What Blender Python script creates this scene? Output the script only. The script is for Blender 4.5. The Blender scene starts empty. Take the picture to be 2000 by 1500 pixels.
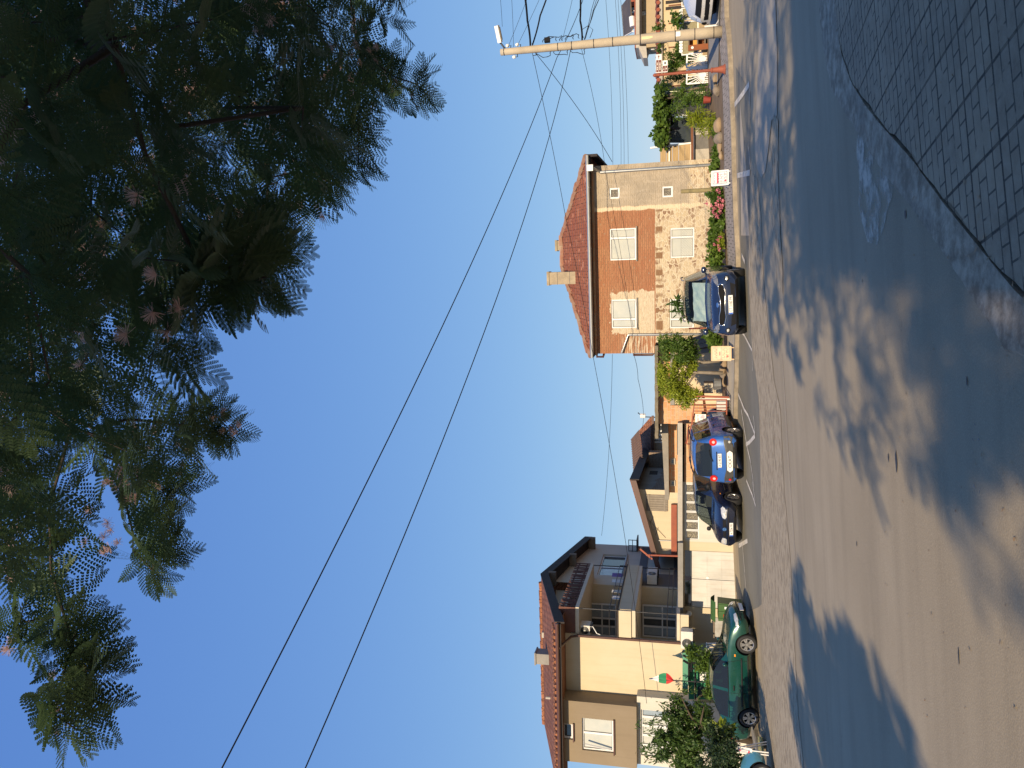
import bpy, bmesh, math, random
import numpy as np
from mathutils import Vector, Matrix
from mathutils.bvhtree import BVHTree
random.seed(7); RNG = np.random.default_rng(7)
S = bpy.context.scene; COL = S.collection
R = math.radians
# ---------------------------------------------------------------- camera, sky, sun, exposure
PITCH = R(12.8); FPX = 1500.0
CAMP = Vector((0, 0, 1.6))
cam = bpy.data.cameras.new("camera"); cam.sensor_fit = 'HORIZONTAL'; cam.sensor_width = 36; cam.lens = 27
cam.clip_start = 0.05; cam.clip_end = 5000
camo = bpy.data.objects.new("camera", cam); COL.objects.link(camo)
_F = Vector((0, math.cos(PITCH), math.sin(PITCH))); _U = Vector((0, -math.sin(PITCH), math.cos(PITCH))); _R = Vector((1, 0, 0))
# the photograph was taken with the phone turned on its side: image right is down
m3 = Matrix((-_U, _R, -_F)).transposed()
camo.matrix_world = Matrix.Translation(CAMP) @ m3.to_4x4()
S.camera = camo
SUN_EL = R(24.0); SUN_AX = 0.17          # light travels along (SUN_AX, 1, -tan)
SUN_SKY = 0.10
w = bpy.data.worlds.new("World"); S.world = w; w.use_nodes = True
nt = w.node_tree; bg = nt.nodes["Background"]; sky = nt.nodes.new("ShaderNodeTexSky")
sky.sky_type = 'NISHITA'; sky.sun_disc = False; sky.sun_elevation = SUN_EL
sky.sun_rotation = math.atan2(-SUN_AX, -1.0) % (2 * math.pi)
sky.altitude = 100; sky.air_density = 1.0; sky.dust_density = 0.0; sky.ozone_density = 4.0
# a clear sky with the gentle zenith-to-horizon range of the photograph: each channel's contrast is eased
_sp = nt.nodes.new("ShaderNodeSeparateColor"); _cb = nt.nodes.new("ShaderNodeCombineColor"); nt.links.new(sky.outputs[0], _sp.inputs[0])
for _i, (_c, _g) in enumerate(((.55, .62), (.634, .48), (.81, .20))):
    _m = nt.nodes.new("ShaderNodeMath"); _m.operation = 'MULTIPLY'; _m.inputs[1].default_value = .127; nt.links.new(_sp.outputs[_i], _m.inputs[0])
    _p = nt.nodes.new("ShaderNodeMath"); _p.operation = 'POWER'; _p.inputs[1].default_value = _g; nt.links.new(_m.outputs[0], _p.inputs[0])
    _k = nt.nodes.new("ShaderNodeMath"); _k.operation = 'MULTIPLY'; _k.inputs[1].default_value = _c / .127; nt.links.new(_p.outputs[0], _k.inputs[0]); nt.links.new(_k.outputs[0], _cb.inputs[_i])
nt.links.new(_cb.outputs[0], bg.inputs[0]); bg.inputs[1].default_value = SUN_SKY
sl = bpy.data.lights.new("sun", 'SUN'); sl.energy = 5.0; sl.angle = R(0.7); sl.color = (1.0, 0.80, 0.54)
so = bpy.data.objects.new("sun", sl); COL.objects.link(so)
_L = Vector((SUN_AX, 1, -math.tan(SUN_EL) * math.hypot(1, SUN_AX))).normalized()
so.rotation_euler = _L.to_track_quat('-Z', 'Y').to_euler(); so.location = (-4, -20, 14)
S.view_settings.view_transform = 'Standard'; S.view_settings.look = 'None'
S.view_settings.exposure = 0.35; S.view_settings.gamma = 1
# ---------------------------------------------------------------- measuring: photo pixel -> place
def ray(x, y):
    up = 1000 - x
    return Vector((750 - y, -up * math.sin(PITCH) + FPX * math.cos(PITCH), up * math.cos(PITCH) + FPX * math.sin(PITCH)))
def at(x, y, Y):
    d = ray(x, y); return CAMP + d * (Y / d.y)
def onz(x, y, z):
    d = ray(x, y); return CAMP + d * ((z - CAMP.z) / d.z)
def proj(p):
    q = Vector(p) - CAMP; f = q.dot(_F)
    if f < 0.05: return None
    return (1000 - FPX * q.dot(_U) / f, 750 - FPX * q.dot(_R) / f, f)
CY = [(-400, 0.1), (0, -0.1), (24, -0.17), (30, 0.2), (400, 0.2)]
def gz(x, y):
    z = 0.049 * max(-40, min(40, x))
    for (a, za), (b, zb) in zip(CY, CY[1:]):
        if y <= b or b == 400:
            return z + za + (zb - za) * (min(max(y, a), b) - a) / (b - a)
def gp(x, y, off=0.0):
    d = ray(x, y); lo, hi = 0.5, 60.0
    for _ in range(50):
        mid = (lo + hi) / 2; p = CAMP + d * (mid / d.y)
        if p.z > gz(p.x, p.y) + off: lo = mid
        else: hi = mid
    return CAMP + d * (lo / d.y)
class Fr:
    "upright frame on the ground: s to the right along a facade, d away from the viewer, z up"
    def __init__(s, ox, oy, deg):
        s.o = Vector((ox, oy, 0)); a = R(deg)
        s.e = Vector((math.cos(a), -math.sin(a), 0)); s.f = Vector((math.sin(a), math.cos(a), 0))
    def P(s, a, d, z): return s.o + s.e * a + s.f * d + Vector((0, 0, z))
    def hit(s, x, y, d=0.0):
        r = ray(x, y); c = CAMP - s.o
        p = CAMP + r * ((d - c.dot(s.f)) / r.dot(s.f)); q = p - s.o
        return q.dot(s.e), p.z
    def hits(s, x, y, a=0.0):
        r = ray(x, y); c = CAMP - s.o
        p = CAMP + r * ((a - c.dot(s.e)) / r.dot(s.e)); q = p - s.o
        return q.dot(s.f), p.z
    def rect(s, x0, y0, x1, y1, d=0.0):
        xm, ym = (x0 + x1) / 2, (y0 + y1) / 2
        return s.hit(xm, max(y0, y1), d)[0], s.hit(xm, min(y0, y1), d)[0], s.hit(max(x0, x1), ym, d)[1], s.hit(min(x0, x1), ym, d)[1]
def frame_at(p, deg): return Fr(p.x, p.y, deg)
# ---------------------------------------------------------------- object book-keeping
def tag(o, label=None, cat=None, group=None, kind=None):
    for k, v in (("label", label), ("category", cat), ("group", group), ("kind", kind)):
        if v: o[k] = v
    return o
def thing(name, label, cat, loc, group=None, rz=0.0):
    o = bpy.data.objects.new(name, None); o.empty_display_size = 0.2; COL.objects.link(o)
    o.location = loc; o.rotation_euler = (0, 0, rz); return tag(o, label, cat, group)
def base_of(o):
    while o.parent: o = o.parent
    return Vector(o.location)
def link_mesh(name, V, Fc, mats, parent=None, fm=None, smooth=False, uv=True, local=False):
    V = np.asarray(V, dtype=np.float64).reshape(-1, 3)
    if parent is not None and not local:
        V = V - np.array(base_of(parent))
    me = bpy.data.meshes.new(name)
    if isinstance(Fc, np.ndarray):
        n, k = Fc.shape
        me.vertices.add(len(V)); me.vertices.foreach_set("co", V.astype(np.float32).ravel())
        me.loops.add(n * k); me.loops.foreach_set("vertex_index", Fc.astype(np.int32).ravel())
        me.polygons.add(n); me.polygons.foreach_set("loop_start", np.arange(0, n * k, k, dtype=np.int32))
        if fm is not None: me.polygons.foreach_set("material_index", np.asarray(fm, dtype=np.int32))
        me.update(calc_edges=True)
    else:
        me.from_pydata([tuple(v) for v in V], [], Fc)
        if fm is not None: me.polygons.foreach_set("material_index", fm)
        if uv:
            ul = me.uv_layers.new(name="UVMap"); off = np.array(base_of(parent)) if parent is not None and not local else np.zeros(3)
            data = np.zeros((len(me.loops), 2))
            for p in me.polygons:
                n = p.normal
                h = Vector((-n.y, n.x, 0))
                if h.length < 0.05: u, v = Vector((1, 0, 0)), Vector((0, 1, 0))
                else:
                    u = h.normalized()
                    v = n.cross(u); 
                    if v.z < 0: v = -v
                for li in p.loop_indices:
                    c = Vector(V[me.loops[li].vertex_index] + off)
                    data[li] = (c.dot(u), c.dot(v))
            ul.data.foreach_set("uv", data.ravel())
    for m in (mats if isinstance(mats, (list, tuple)) else [mats]): me.materials.append(m)
    if smooth: me.polygons.foreach_set("use_smooth", [True] * len(me.polygons))
    me.validate(); me.update()
    o = bpy.data.objects.new(name, me); COL.objects.link(o)
    if parent is not None: o.parent = parent
    return o
_tc = {}
def text_geo(s):
    if s not in _tc:
        c = bpy.data.curves.new("lettering", 'FONT'); c.body = s; c.align_x = 'CENTER'; c.align_y = 'CENTER'; c.resolution_u = 3
        o = bpy.data.objects.new("lettering", c); COL.objects.link(o)
        dg = bpy.context.evaluated_depsgraph_get(); me = bpy.data.meshes.new_from_object(o.evaluated_get(dg))
        V = [v.co.copy() for v in me.vertices]; Fc = [tuple(p.vertices) for p in me.polygons]
        bpy.data.objects.remove(o); bpy.data.curves.remove(c); bpy.data.meshes.remove(me)
        xs = [v.x for v in V] or [0]; ys = [v.y for v in V] or [0]
        cx, cy = (max(xs) + min(xs)) / 2, (max(ys) + min(ys)) / 2
        _tc[s] = ([(v.x - cx, v.y - cy) for v in V], Fc, max(max(xs) - min(xs), 1e-3), max(max(ys) - min(ys), 1e-3))
    return _tc[s]
class MB:
    def __init__(s): s.v = []; s.f = []; s.m = []
    def poly(s, pts, m=0):
        i = len(s.v); s.v += [Vector(p) for p in pts]; s.f.append(tuple(range(i, i + len(pts)))); s.m.append(m)
    def box(s, F, a0, a1, d0, d1, z0, z1, m=0):
        c = [F.P(a, d, z) for z in (z0, z1) for d in (d0, d1) for a in (a0, a1)]
        i = len(s.v); s.v += c
        for q in ((0, 2, 3, 1), (4, 5, 7, 6), (0, 1, 5, 4), (2, 6, 7, 3), (0, 4, 6, 2), (1, 3, 7, 5)):
            s.f.append(tuple(i + k for k in q)); s.m.append(m)
    def prism(s, pts, vec, m=0, caps=True):
        vec = Vector(vec); n = len(pts); i = len(s.v)
        s.v += [Vector(p) for p in pts] + [Vector(p) + vec for p in pts]
        if caps: s.f += [tuple(range(i + n - 1, i - 1, -1)), tuple(range(i + n, i + 2 * n))]; s.m += [m, m]
        for k in range(n):
            l = (k + 1) % n; s.f.append((i + k, i + l, i + n + l, i + n + k)); s.m.append(m)
    def tube(s, pts, r, n=8, m=0, caps=True):
        pts = [Vector(p) for p in pts]; rs = r if isinstance(r, (list, tuple)) else [r] * len(pts)
        i0 = len(s.v); up = Vector((0.31, 0.17, 0.93))
        for k, p in enumerate(pts):
            t = (pts[min(k + 1, len(pts) - 1)] - pts[max(k - 1, 0)])
            if t.length < 1e-9: t = Vector((0, 0, 1))
            t.normalize(); a = t.cross(up)
            if a.length < 0.1: a = t.cross(Vector((1, 0, 0)))
            a.normalize(); b = t.cross(a)
            for j in range(n):
                q = 2 * math.pi * j / n; s.v.append(p + (a * math.cos(q) + b * math.sin(q)) * rs[k])
        for k in range(len(pts) - 1):
            for j in range(n):
                l = (j + 1) % n
                s.f.append((i0 + k * n + j, i0 + k * n + l, i0 + (k + 1) * n + l, i0 + (k + 1) * n + j)); s.m.append(m)
        if caps:
            s.f.append(tuple(i0 + j for j in range(n - 1, -1, -1))); s.m.append(m)
            e = i0 + (len(pts) - 1) * n; s.f.append(tuple(e + j for j in range(n))); s.m.append(m)
    def bar(s, p, q, wd, h=None, m=0, up=(0, 0, 1)):
        p, q = Vector(p), Vector(q); t = (q - p).normalized(); a = t.cross(Vector(up))
        if a.length < 1e-3: a = t.cross(Vector((0, 1, 0)))
        a.normalize(); b = a.cross(t); h = h or wd
        c = [p + a * (x * wd / 2) + b * (y * h / 2) for x, y in ((-1, -1), (1, -1), (1, 1), (-1, 1))]
        s.prism(c, q - p, m)
    def disc(s, c, nrm, r, n=16, m=0, th=0.01):
        nrm = Vector(nrm).normalized(); s.tube([Vector(c), Vector(c) + nrm * th], r, n, m)
    def text(s, st, c, right, up, h, wd=None, m=0):
        V, Fc, W, H = text_geo(st); right, up, c = Vector(right).normalized(), Vector(up).normalized(), Vector(c)
        k = h / H; kx = (wd / W) if wd else k; i = len(s.v)
        s.v += [c + right * (x * kx) + up * (y * k) for x, y in V]
        for f in Fc: s.f.append(tuple(i + j for j in f)); s.m.append(m)
    def grid(s, fn, nu, nv, m=0):
        i = len(s.v)
        for a in range(nu + 1):
            for b in range(nv + 1): s.v.append(Vector(fn(a / nu, b / nv)))
        for a in range(nu):
            for b in range(nv):
                k = i + a * (nv + 1) + b; s.f.append((k, k + nv + 1, k + nv + 2, k + 1)); s.m.append(m)
    def wall(s, F, d, a0, a1, z0, z1, holes=(), reveal=0.12, m=0, mr=None):
        "flat wall at depth d with rectangular openings (a0,a1,z0,z1) and their reveals"
        mr = m if mr is None else mr
        A = sorted({a0, a1} | {h[0] for h in holes} | {h[1] for h in holes}); Z = sorted({z0, z1} | {h[2] for h in holes} | {h[3] for h in holes})
        A = [a for a in A if a0 - 1e-6 <= a <= a1 + 1e-6]; Z = [z for z in Z if z0 - 1e-6 <= z <= z1 + 1e-6]
        for p, q in zip(A, A[1:]):
            for b, c in zip(Z, Z[1:]):
                x, y = (p + q) / 2, (b + c) / 2
                if any(h[0] < x < h[1] and h[2] < y < h[3] for h in holes): continue
                s.poly([F.P(p, d, b), F.P(q, d, b), F.P(q, d, c), F.P(p, d, c)], m)
        for h in holes:
            l, r, b, t = h[:4]; e = d + reveal
            s.poly([F.P(l, d, b), F.P(l, d, t), F.P(l, e, t), F.P(l, e, b)], mr); s.poly([F.P(r, d, b), F.P(r, e, b), F.P(r, e, t), F.P(r, d, t)], mr)
            s.poly([F.P(l, d, t), F.P(r, d, t), F.P(r, e, t), F.P(l, e, t)], mr); s.poly([F.P(l, d, b), F.P(l, e, b), F.P(r, e, b), F.P(r, d, b)], mr)
    def build(s, name, mats, parent=None, smooth=False, local=False):
        return link_mesh(name, [tuple(v) for v in s.v], s.f, mats, parent, s.m, smooth, True, local)
def one(name, mats, parent, fn, smooth=False, local=False):
    b = MB(); fn(b); return b.build(name, mats, parent, smooth, local)
# ---------------------------------------------------------------- materials
class NT:
    def __init__(s, name):
        s.mat = bpy.data.materials.new(name); s.mat.use_nodes = True; s.t = s.mat.node_tree
        s.b = s.t.nodes["Principled BSDF"]; s.out = s.t.nodes["Material Output"]
    def n(s, k, **kw):
        x = s.t.nodes.new("ShaderNode" + k)
        for a, v in kw.items(): setattr(x, a, v)
        return x
    def set(s, sock, v):
        if isinstance(v, bpy.types.NodeSocket): s.t.links.new(v, sock)
        elif v is not None:
            if isinstance(v, tuple) and len(v) == 3 and sock.type == 'RGBA': v = (*v, 1)
            sock.default_value = v
    def co(s, k="Object"): return s.n("TexCoord").outputs[k]
    def mapv(s, v, sc=(1, 1, 1), rot=(0, 0, 0), loc=(0, 0, 0)):
        x = s.n("Mapping"); s.set(x.inputs[0], v); x.inputs["Scale"].default_value = sc; x.inputs["Rotation"].default_value = rot; x.inputs["Location"].default_value = loc
        return x.outputs[0]
    def noise(s, v, scale, detail=4, rough=0.55, dist=0.0):
        x = s.n("TexNoise"); s.set(x.inputs["Vector"], v); x.inputs["Scale"].default_value = scale; x.inputs["Detail"].default_value = detail
        x.inputs["Roughness"].default_value = rough; x.inputs["Distortion"].default_value = dist; return x.outputs["Fac"]
    def voro(s, v, scale, out="Distance", feat='F1', rnd=1.0):
        x = s.n("TexVoronoi", feature=feat); s.set(x.inputs["Vector"], v); x.inputs["Scale"].default_value = scale; x.inputs["Randomness"].default_value = rnd; return x.outputs[out]
    def math(s, op, a, b=0.0, c=None, clamp=False):
        x = s.n("Math", operation=op); x.use_clamp = clamp; s.set(x.inputs[0], a); s.set(x.inputs[1], b)
        if c is not None: s.set(x.inputs[2], c)
        return x.outputs[0]
    def rng(s, v, a, b, c=0.0, d=1.0):
        x = s.n("MapRange"); x.clamp = True; s.set(x.inputs[0], v)
        for i, k in enumerate((a, b, c, d)): s.set(x.inputs[i + 1], k)
        return x.outputs[0]
    def mix(s, f, a, b, mode='MIX'):
        x = s.n("Mix", data_type='RGBA', blend_type=mode); s.set(x.inputs[0], f); s.set(x.inputs[6], a); s.set(x.inputs[7], b); return x.outputs[2]
    def xyz(s, v):
        x = s.n("SeparateXYZ"); s.set(x.inputs[0], v); return x.outputs
    def brick(s, v, c1, c2, mo, bw, rh, ms, off=0.5, bias=0.0):
        x = s.n("TexBrick"); s.set(x.inputs["Vector"], v); s.set(x.inputs["Color1"], c1); s.set(x.inputs["Color2"], c2); s.set(x.inputs["Mortar"], mo)
        x.inputs["Scale"].default_value = 1; x.inputs["Mortar Size"].default_value = ms; x.inputs["Brick Width"].default_value = bw; x.inputs["Row Height"].default_value = rh
        x.inputs["Bias"].default_value = bias; x.offset = off; return x.outputs["Color"], x.outputs["Fac"]
    def bump(s, h, st=0.3, dist=0.01):
        x = s.n("Bump"); x.inputs["Strength"].default_value = st; x.inputs["Distance"].default_value = dist; s.set(x.inputs["Height"], h)
        s.t.links.new(x.outputs[0], s.b.inputs["Normal"]); return x
    def fin(s, col=None, rough=None, metal=None, spec=None):
        for k, v in (("Base Color", col), ("Roughness", rough), ("Metallic", metal), ("Specular IOR Level", spec)): 
            if v is not None: s.set(s.b.inputs[k], v)
        return s.mat
def pm(name, c1, c2=None, scale=3.0, rough=0.75, bump=0.0, bs=None, metal=0.0, spec=0.3, co="Object", fine=True):
    "surface with soft large and fine variation of its own colour"
    t = NT(name); c2 = c2 or tuple(min(1, k * 0.82) for k in c1); v = t.co(co)
    a = t.noise(v, scale, 5, 0.6); col = t.mix(t.rng(a, 0.3, 0.7), c1, c2)
    if fine: col = t.mix(t.rng(t.noise(v, scale * 14, 3), 0.35, 0.75, 0, 0.35), col, tuple(k * 0.7 for k in c2))
    if bump: t.bump(t.noise(v, bs or scale * 12, 5), bump, 0.01)
    return t.fin(col, rough, metal, spec)
def flat(name, c, rough=0.5, metal=0.0, spec=0.5):
    t = NT(name); v = t.co(); col = t.mix(t.rng(t.noise(v, 9, 4), 0.35, 0.7, 0, 0.5), c, tuple(k * 0.8 for k in c)); return t.fin(col, rough, metal, spec)
def leafmat(name, c1, c2, tr=0.35, rough=0.5, c3=None):
    t = NT(name); g = t.n("NewGeometry"); r = g.outputs["Random Per Island"]
    col = t.mix(r, c1, c2); v = t.co(); cl = t.noise(v, 2.2, 3)
    col = t.mix(t.rng(cl, 0.35, 0.65, 0, 0.8), col, c3 or tuple(k * 0.55 for k in c1))
    t.fin(col, rough, 0, 0.3)
    d = t.n("BsdfTranslucent"); t.set(d.inputs[0], t.mix(0.5, col, tuple(min(1, k * 1.6) for k in c2)))
    mx = t.n("MixShader"); mx.inputs[0].default_value = tr; t.t.links.new(t.b.outputs[0], mx.inputs[1]); t.t.links.new(d.outputs[0], mx.inputs[2]); t.t.links.new(mx.outputs[0], t.out.inputs[0])
    return t.mat
def glassmat(name, tint, clear=0.45, base=(0.02, 0.025, 0.03)):
    "window glass: part see-through tint, glossy skin"
    t = NT(name); t.fin(base, 0.03, 0, 0.8)
    tr = t.n("BsdfTransparent"); t.set(tr.inputs[0], tint); mx = t.n("MixShader"); mx.inputs[0].default_value = clear
    t.t.links.new(t.b.outputs[0], mx.inputs[1]); t.t.links.new(tr.outputs[0], mx.inputs[2]); t.t.links.new(mx.outputs[0], t.out.inputs[0]); return t.mat
def worn(name, c, cover, scale=6, stretch=(1, 1, 1), edge=0.12, rough=0.8, c2=None):
    "thin paint or patch worn through to the surface below"
    t = NT(name); v = t.mapv(t.co(), stretch)
    n = t.noise(v, scale, 8, 0.65); f = t.rng(n, 1 - cover - edge, 1 - cover + edge)
    col = t.mix(t.noise(t.co(), 30, 4), c, c2 or tuple(k * 0.75 for k in c)); t.fin(col, rough, 0, 0.2)
    tr = t.n("BsdfTransparent"); mx = t.n("MixShader"); t.set(mx.inputs[0], f); t.t.links.new(tr.outputs[0], mx.inputs[1]); t.t.links.new(t.b.outputs[0], mx.inputs[2]); t.t.links.new(mx.outputs[0], t.out.inputs[0]); return t.mat
def carpaint(name, c, c2=None):
    t = NT(name); v = t.co(); col = t.mix(t.rng(t.noise(v, 2.5, 4), 0.4, 0.7, 0, 0.4), c, c2 or tuple(k * 0.8 for k in c))
    t.fin(col, t.rng(t.noise(v, 3, 2), 0.3, 0.7, 0.24, 0.30), 0.25, 0.5); t.b.inputs["Coat Weight"].default_value = 0.7; t.b.inputs["Coat Roughness"].default_value = 0.06
    return t.mat
def asphalt(name, c, c2, streak=0.4):
    t = NT(name); v = t.co(); a = t.noise(v, 0.35, 4); b = t.noise(t.mapv(v, (0.12, 1.6, 1)), 1.6, 4); sp = t.noise(v, 90, 3, 0.7); sp2 = t.voro(v, 70)
    col = t.mix(t.rng(a, 0.35, 0.65), c, c2); col = t.mix(t.rng(b, 0.45, 0.7, 0, streak), col, tuple(k * 0.72 for k in c))
    col = t.mix(t.rng(sp, 0.45, 0.78, 0, 0.42), col, tuple(k * 1.7 for k in c2)); col = t.mix(t.rng(sp2, 0.0, 0.3, 0.35, 0), col, tuple(k * 0.5 for k in c))
    cr = t.math('ABSOLUTE', t.math('SUBTRACT', t.noise(t.mapv(v, (0.25, 1.0, 1)), 0.9, 6, 0.6), 0.5)); crm = t.math('MULTIPLY', t.rng(cr, 0.0, 0.0022, 0.6, 0), t.rng(t.noise(v, 0.22, 2), 0.54, 0.6))
    col = t.mix(crm, col, tuple(k * 0.45 for k in c))
    t.bump(t.math('ADD', sp, sp2), 0.28, 0.005); return t.fin(col, 0.82, 0, 0.3)
# ---------------------------------------------------------------- shared materials
M = {}
M['asph'] = asphalt('asphalt', (0.285, 0.232, 0.155), (0.34, 0.28, 0.192), .45)
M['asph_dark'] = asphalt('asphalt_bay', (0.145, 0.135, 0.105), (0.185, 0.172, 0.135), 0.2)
M['conc'] = pm('concrete', (0.30, 0.28, 0.25), (0.22, 0.21, 0.19), 1.5, 0.85, 0.4)
M['conc_l'] = pm('pale_concrete', (0.46, 0.42, 0.36), (0.36, 0.33, 0.28), 1.2, 0.85, 0.3)
M['conc_d'] = pm('dark_concrete', (0.19, 0.18, 0.165), (0.12, 0.115, 0.11), 2.2, 0.9, 0.6)
M['strip'] = worn('broken_concrete_strip', (0.50, 0.41, 0.285), 0.60, 7, (0.5, 1.3, 1), 0.10, 0.9, (0.24, 0.20, 0.14))
M['patch'] = worn('smooth_patch', (0.40, 0.345, 0.265), 0.93, 4, (1, 1, 1), 0.05, 0.8, (0.36, 0.31, 0.24))
M['splash'] = worn('paint_splash', (0.70, 0.62, 0.50), 0.50, 3.4, (1, 1, 1), 0.10, 0.85, (0.45, 0.39, 0.31))
M['line'] = worn('road_paint', (0.72, 0.66, 0.56), 0.62, 9, (1, 1, 1), 0.12, 0.7)
M['seam'] = worn('seam_dust', (0.44, 0.38, 0.29), 0.5, 6, (0.4, 1.5, 1), 0.2, 0.9)
M['soil'] = pm('soil', (0.20, 0.145, 0.095), (0.13, 0.095, 0.065), 3, 0.95, 0.9)
M['earth'] = pm('dry_earth', (0.24, 0.20, 0.14), (0.17, 0.15, 0.10), 0.3, 0.95, 0.5)
M['white'] = flat('white_paint', (0.78, 0.77, 0.74), 0.45)
M['dkmetal'] = flat('dark_metal', (0.035, 0.035, 0.038), 0.45, 0.4)
M['zinc'] = flat('zinc', (0.40, 0.41, 0.41), 0.38, 0.75)
M['rust'] = pm('rust_red_metal', (0.33, 0.095, 0.05), (0.24, 0.07, 0.045), 5, 0.65)
M['black'] = flat('black_rubber', (0.014, 0.014, 0.015), 0.75)
M['brownmetal'] = flat('brown_metal', (0.085, 0.035, 0.025), 0.45)
M['void'] = flat('dark_interior', (0.02, 0.02, 0.022), 0.9)
M['bark'] = pm('bark', (0.11, 0.085, 0.06), (0.06, 0.045, 0.032), 8, 0.95, 0.8)
M['barkl'] = pm('pale_bark', (0.28, 0.24, 0.19), (0.18, 0.15, 0.12), 8, 0.95, 0.6)
M['wood'] = pm('weathered_wood', (0.23, 0.18, 0.13), (0.15, 0.115, 0.085), 6, 0.85, 0.5)
def slabmat():
    t = NT('grooved_paving_slabs'); v = t.mapv(t.co(), (1, 1, 1), (0, 0, R(-6)))
    c, f = t.brick(v, (0.48, 0.365, 0.24), (0.37, 0.285, 0.19), (0.07, 0.054, 0.038), 0.42, 0.42, 0.011, 0.0)
    c2, f2 = t.brick(v, (1, 1, 1), (1, 1, 1), (0, 0, 0), 0.21, 0.105, 0.0065, 0.5)
    g = t.math('MULTIPLY', f2, t.rng(t.noise(v, 5.5, 2), 0.36, 0.44))
    st = t.noise(t.co(), 1.3, 5, 0.65); col = t.mix(t.rng(st, 0.3, 0.7), c, (0.23, 0.18, 0.125))
    col = t.mix(t.math('MULTIPLY', t.math('SUBTRACT', 1.0, f), t.rng(t.noise(t.co(), 9, 5, 0.7), 0.4, 0.75, 0, 0.6)), col, (0.46, 0.375, 0.27))
    col = t.mix(t.math('MULTIPLY', g, 0.75), col, (0.03, 0.03, 0.028)); col = t.mix(t.rng(t.noise(t.co(), 120, 2), 0.55, 0.75, 0, 0.4), col, (0.38, 0.34, 0.29))
    h = t.math('SUBTRACT', t.math('MULTIPLY', t.noise(t.co(), 60, 4), 0.35), t.math('ADD', f, t.math('MULTIPLY', g, 0.7)))
    t.bump(h, 0.8, 0.012); return t.fin(col, 0.85, 0, 0.25)
M['slab'] = slabmat()
def pavermat():
    t = NT('block_pavers'); v = t.mapv(t.co(), (1, 1, 1), (0, 0, R(12)))
    c, f = t.brick(v, (0.34, 0.30, 0.27), (0.27, 0.245, 0.225), (0.10, 0.09, 0.08), 0.20, 0.45, 0.014, 0.5)
    col = t.mix(t.rng(t.noise(t.co(), 2, 4), 0.35, 0.7, 0, 0.6), c, (0.22, 0.20, 0.18)); t.bump(t.math('MULTIPLY', f, -1), 0.6, 0.01); return t.fin(col, 0.85, 0, 0.25)
M['paver'] = pavermat()
def kerbmat():
    t = NT('weathered_kerb'); v = t.co(); n = t.noise(v, 7, 7, 0.7); col = t.mix(t.rng(n, 0.4, 0.62), (0.24, 0.19, 0.135), (0.50, 0.415, 0.31))
    col = t.mix(t.rng(t.noise(v, 2, 4), 0.5, 0.7, 0, 0.5), col, (0.26, 0.225, 0.18)); t.bump(n, 0.9, 0.02); return t.fin(col, 0.9, 0, 0.2)
M['kerb'] = kerbmat()
# ---------------------------------------------------------------- ground, road, pavements
def sheet(name, pts, off, mat, kind='structure', label=None, parent=None, grid=None):
    bm = bmesh.new(); f = bm.faces.new([bm.verts.new((p[0], p[1], 0)) for p in pts])
    if f.normal.z < 0: f.normal_flip()
    bmesh.ops.triangulate(bm, faces=bm.faces[:])
    for co, no in ([((0, c[0], 0), (0, 1, 0)) for c in CY[1:-1]] + [((s, 0, 0), (1, 0, 0)) for s in (-40, 40)]):
        bmesh.ops.bisect_plane(bm, geom=bm.verts[:] + bm.edges[:] + bm.faces[:], plane_co=co, plane_no=no, dist=1e-4)
    for v in bm.verts: v.co.z = gz(v.co.x, v.co.y) + off
    bmesh.ops.recalc_face_normals(bm, faces=bm.faces[:])
    if sum(f.normal.z for f in bm.faces) < 0: bmesh.ops.reverse_faces(bm, faces=bm.faces[:])
    V = [v.co[:] for v in bm.verts]; bm.verts.index_update(); Fc = [tuple(v.index for v in f.verts) for f in bm.faces]; bm.free()
    return tag(link_mesh(name, V, Fc, mat, parent), label, None, None, kind)
def gpoly(name, px, off, mat, **k): return sheet(name, [gp(x, y)[:2] for x, y in px], off, mat, **k)
sheet('ground', [(-400, -400), (400, -400), (400, 400), (-400, 400)], -0.02, M['earth'])
sheet('road', [(-70, -30), (70, -30), (70, 30.2), (-70, 30.2)], 0.0, M['asph'])
def thick(pts, wd):
    L, Rr = [], []
    for i, p in enumerate(pts):
        a, b = pts[max(i - 1, 0)], pts[min(i + 1, len(pts) - 1)]; t = Vector((b[0] - a[0], b[1] - a[1], 0)).normalized(); n = Vector((-t.y, t.x, 0)) * wd / 2
        L.append((p[0] + n.x, p[1] + n.y)); Rr.append((p[0] - n.x, p[1] - n.y))
    return L + Rr[::-1]
# darker parking bays along the far kerb
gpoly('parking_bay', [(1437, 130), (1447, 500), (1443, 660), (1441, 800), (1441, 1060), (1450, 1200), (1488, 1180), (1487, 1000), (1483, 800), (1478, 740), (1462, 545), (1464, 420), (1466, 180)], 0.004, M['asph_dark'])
gpoly('gutter_strip', [(1505, 1560), (1493, 1480), (1490, 1300), (1488, 1150), (1487, 1000), (1484, 800), (1478, 740), (1470, 690), (1463, 545), (1464, 450), (1467, 400), (1471, 340), (1480, 350), (1487, 420), (1492, 545), (1502, 650), (1514, 750), (1525, 800), (1532, 950), (1545, 1100), (1550, 1200), (1560, 1400), (1571, 1500), (1577, 1560)], 0.008, M['strip'])
gpoly('asphalt_patch', [(1490, -80), (1488, 0), (1484, 60), (1480, 180), (1476, 240), (1475, 290), (1480, 330), (1488, 347), (1496, 335), (1502, 290), (1508, 235), (1519, 225), (1519, 100), (1516, 0), (1516, -80)], 0.012, M['patch'])
gpoly('asphalt_patch', [(1513, 222), (1521, 235), (1521, 345), (1525, 450), (1530, 530), (1530, 575), (1517, 560), (1508, 450), (1503, 345), (1508, 280)], 0.012, M['strip'])
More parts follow.
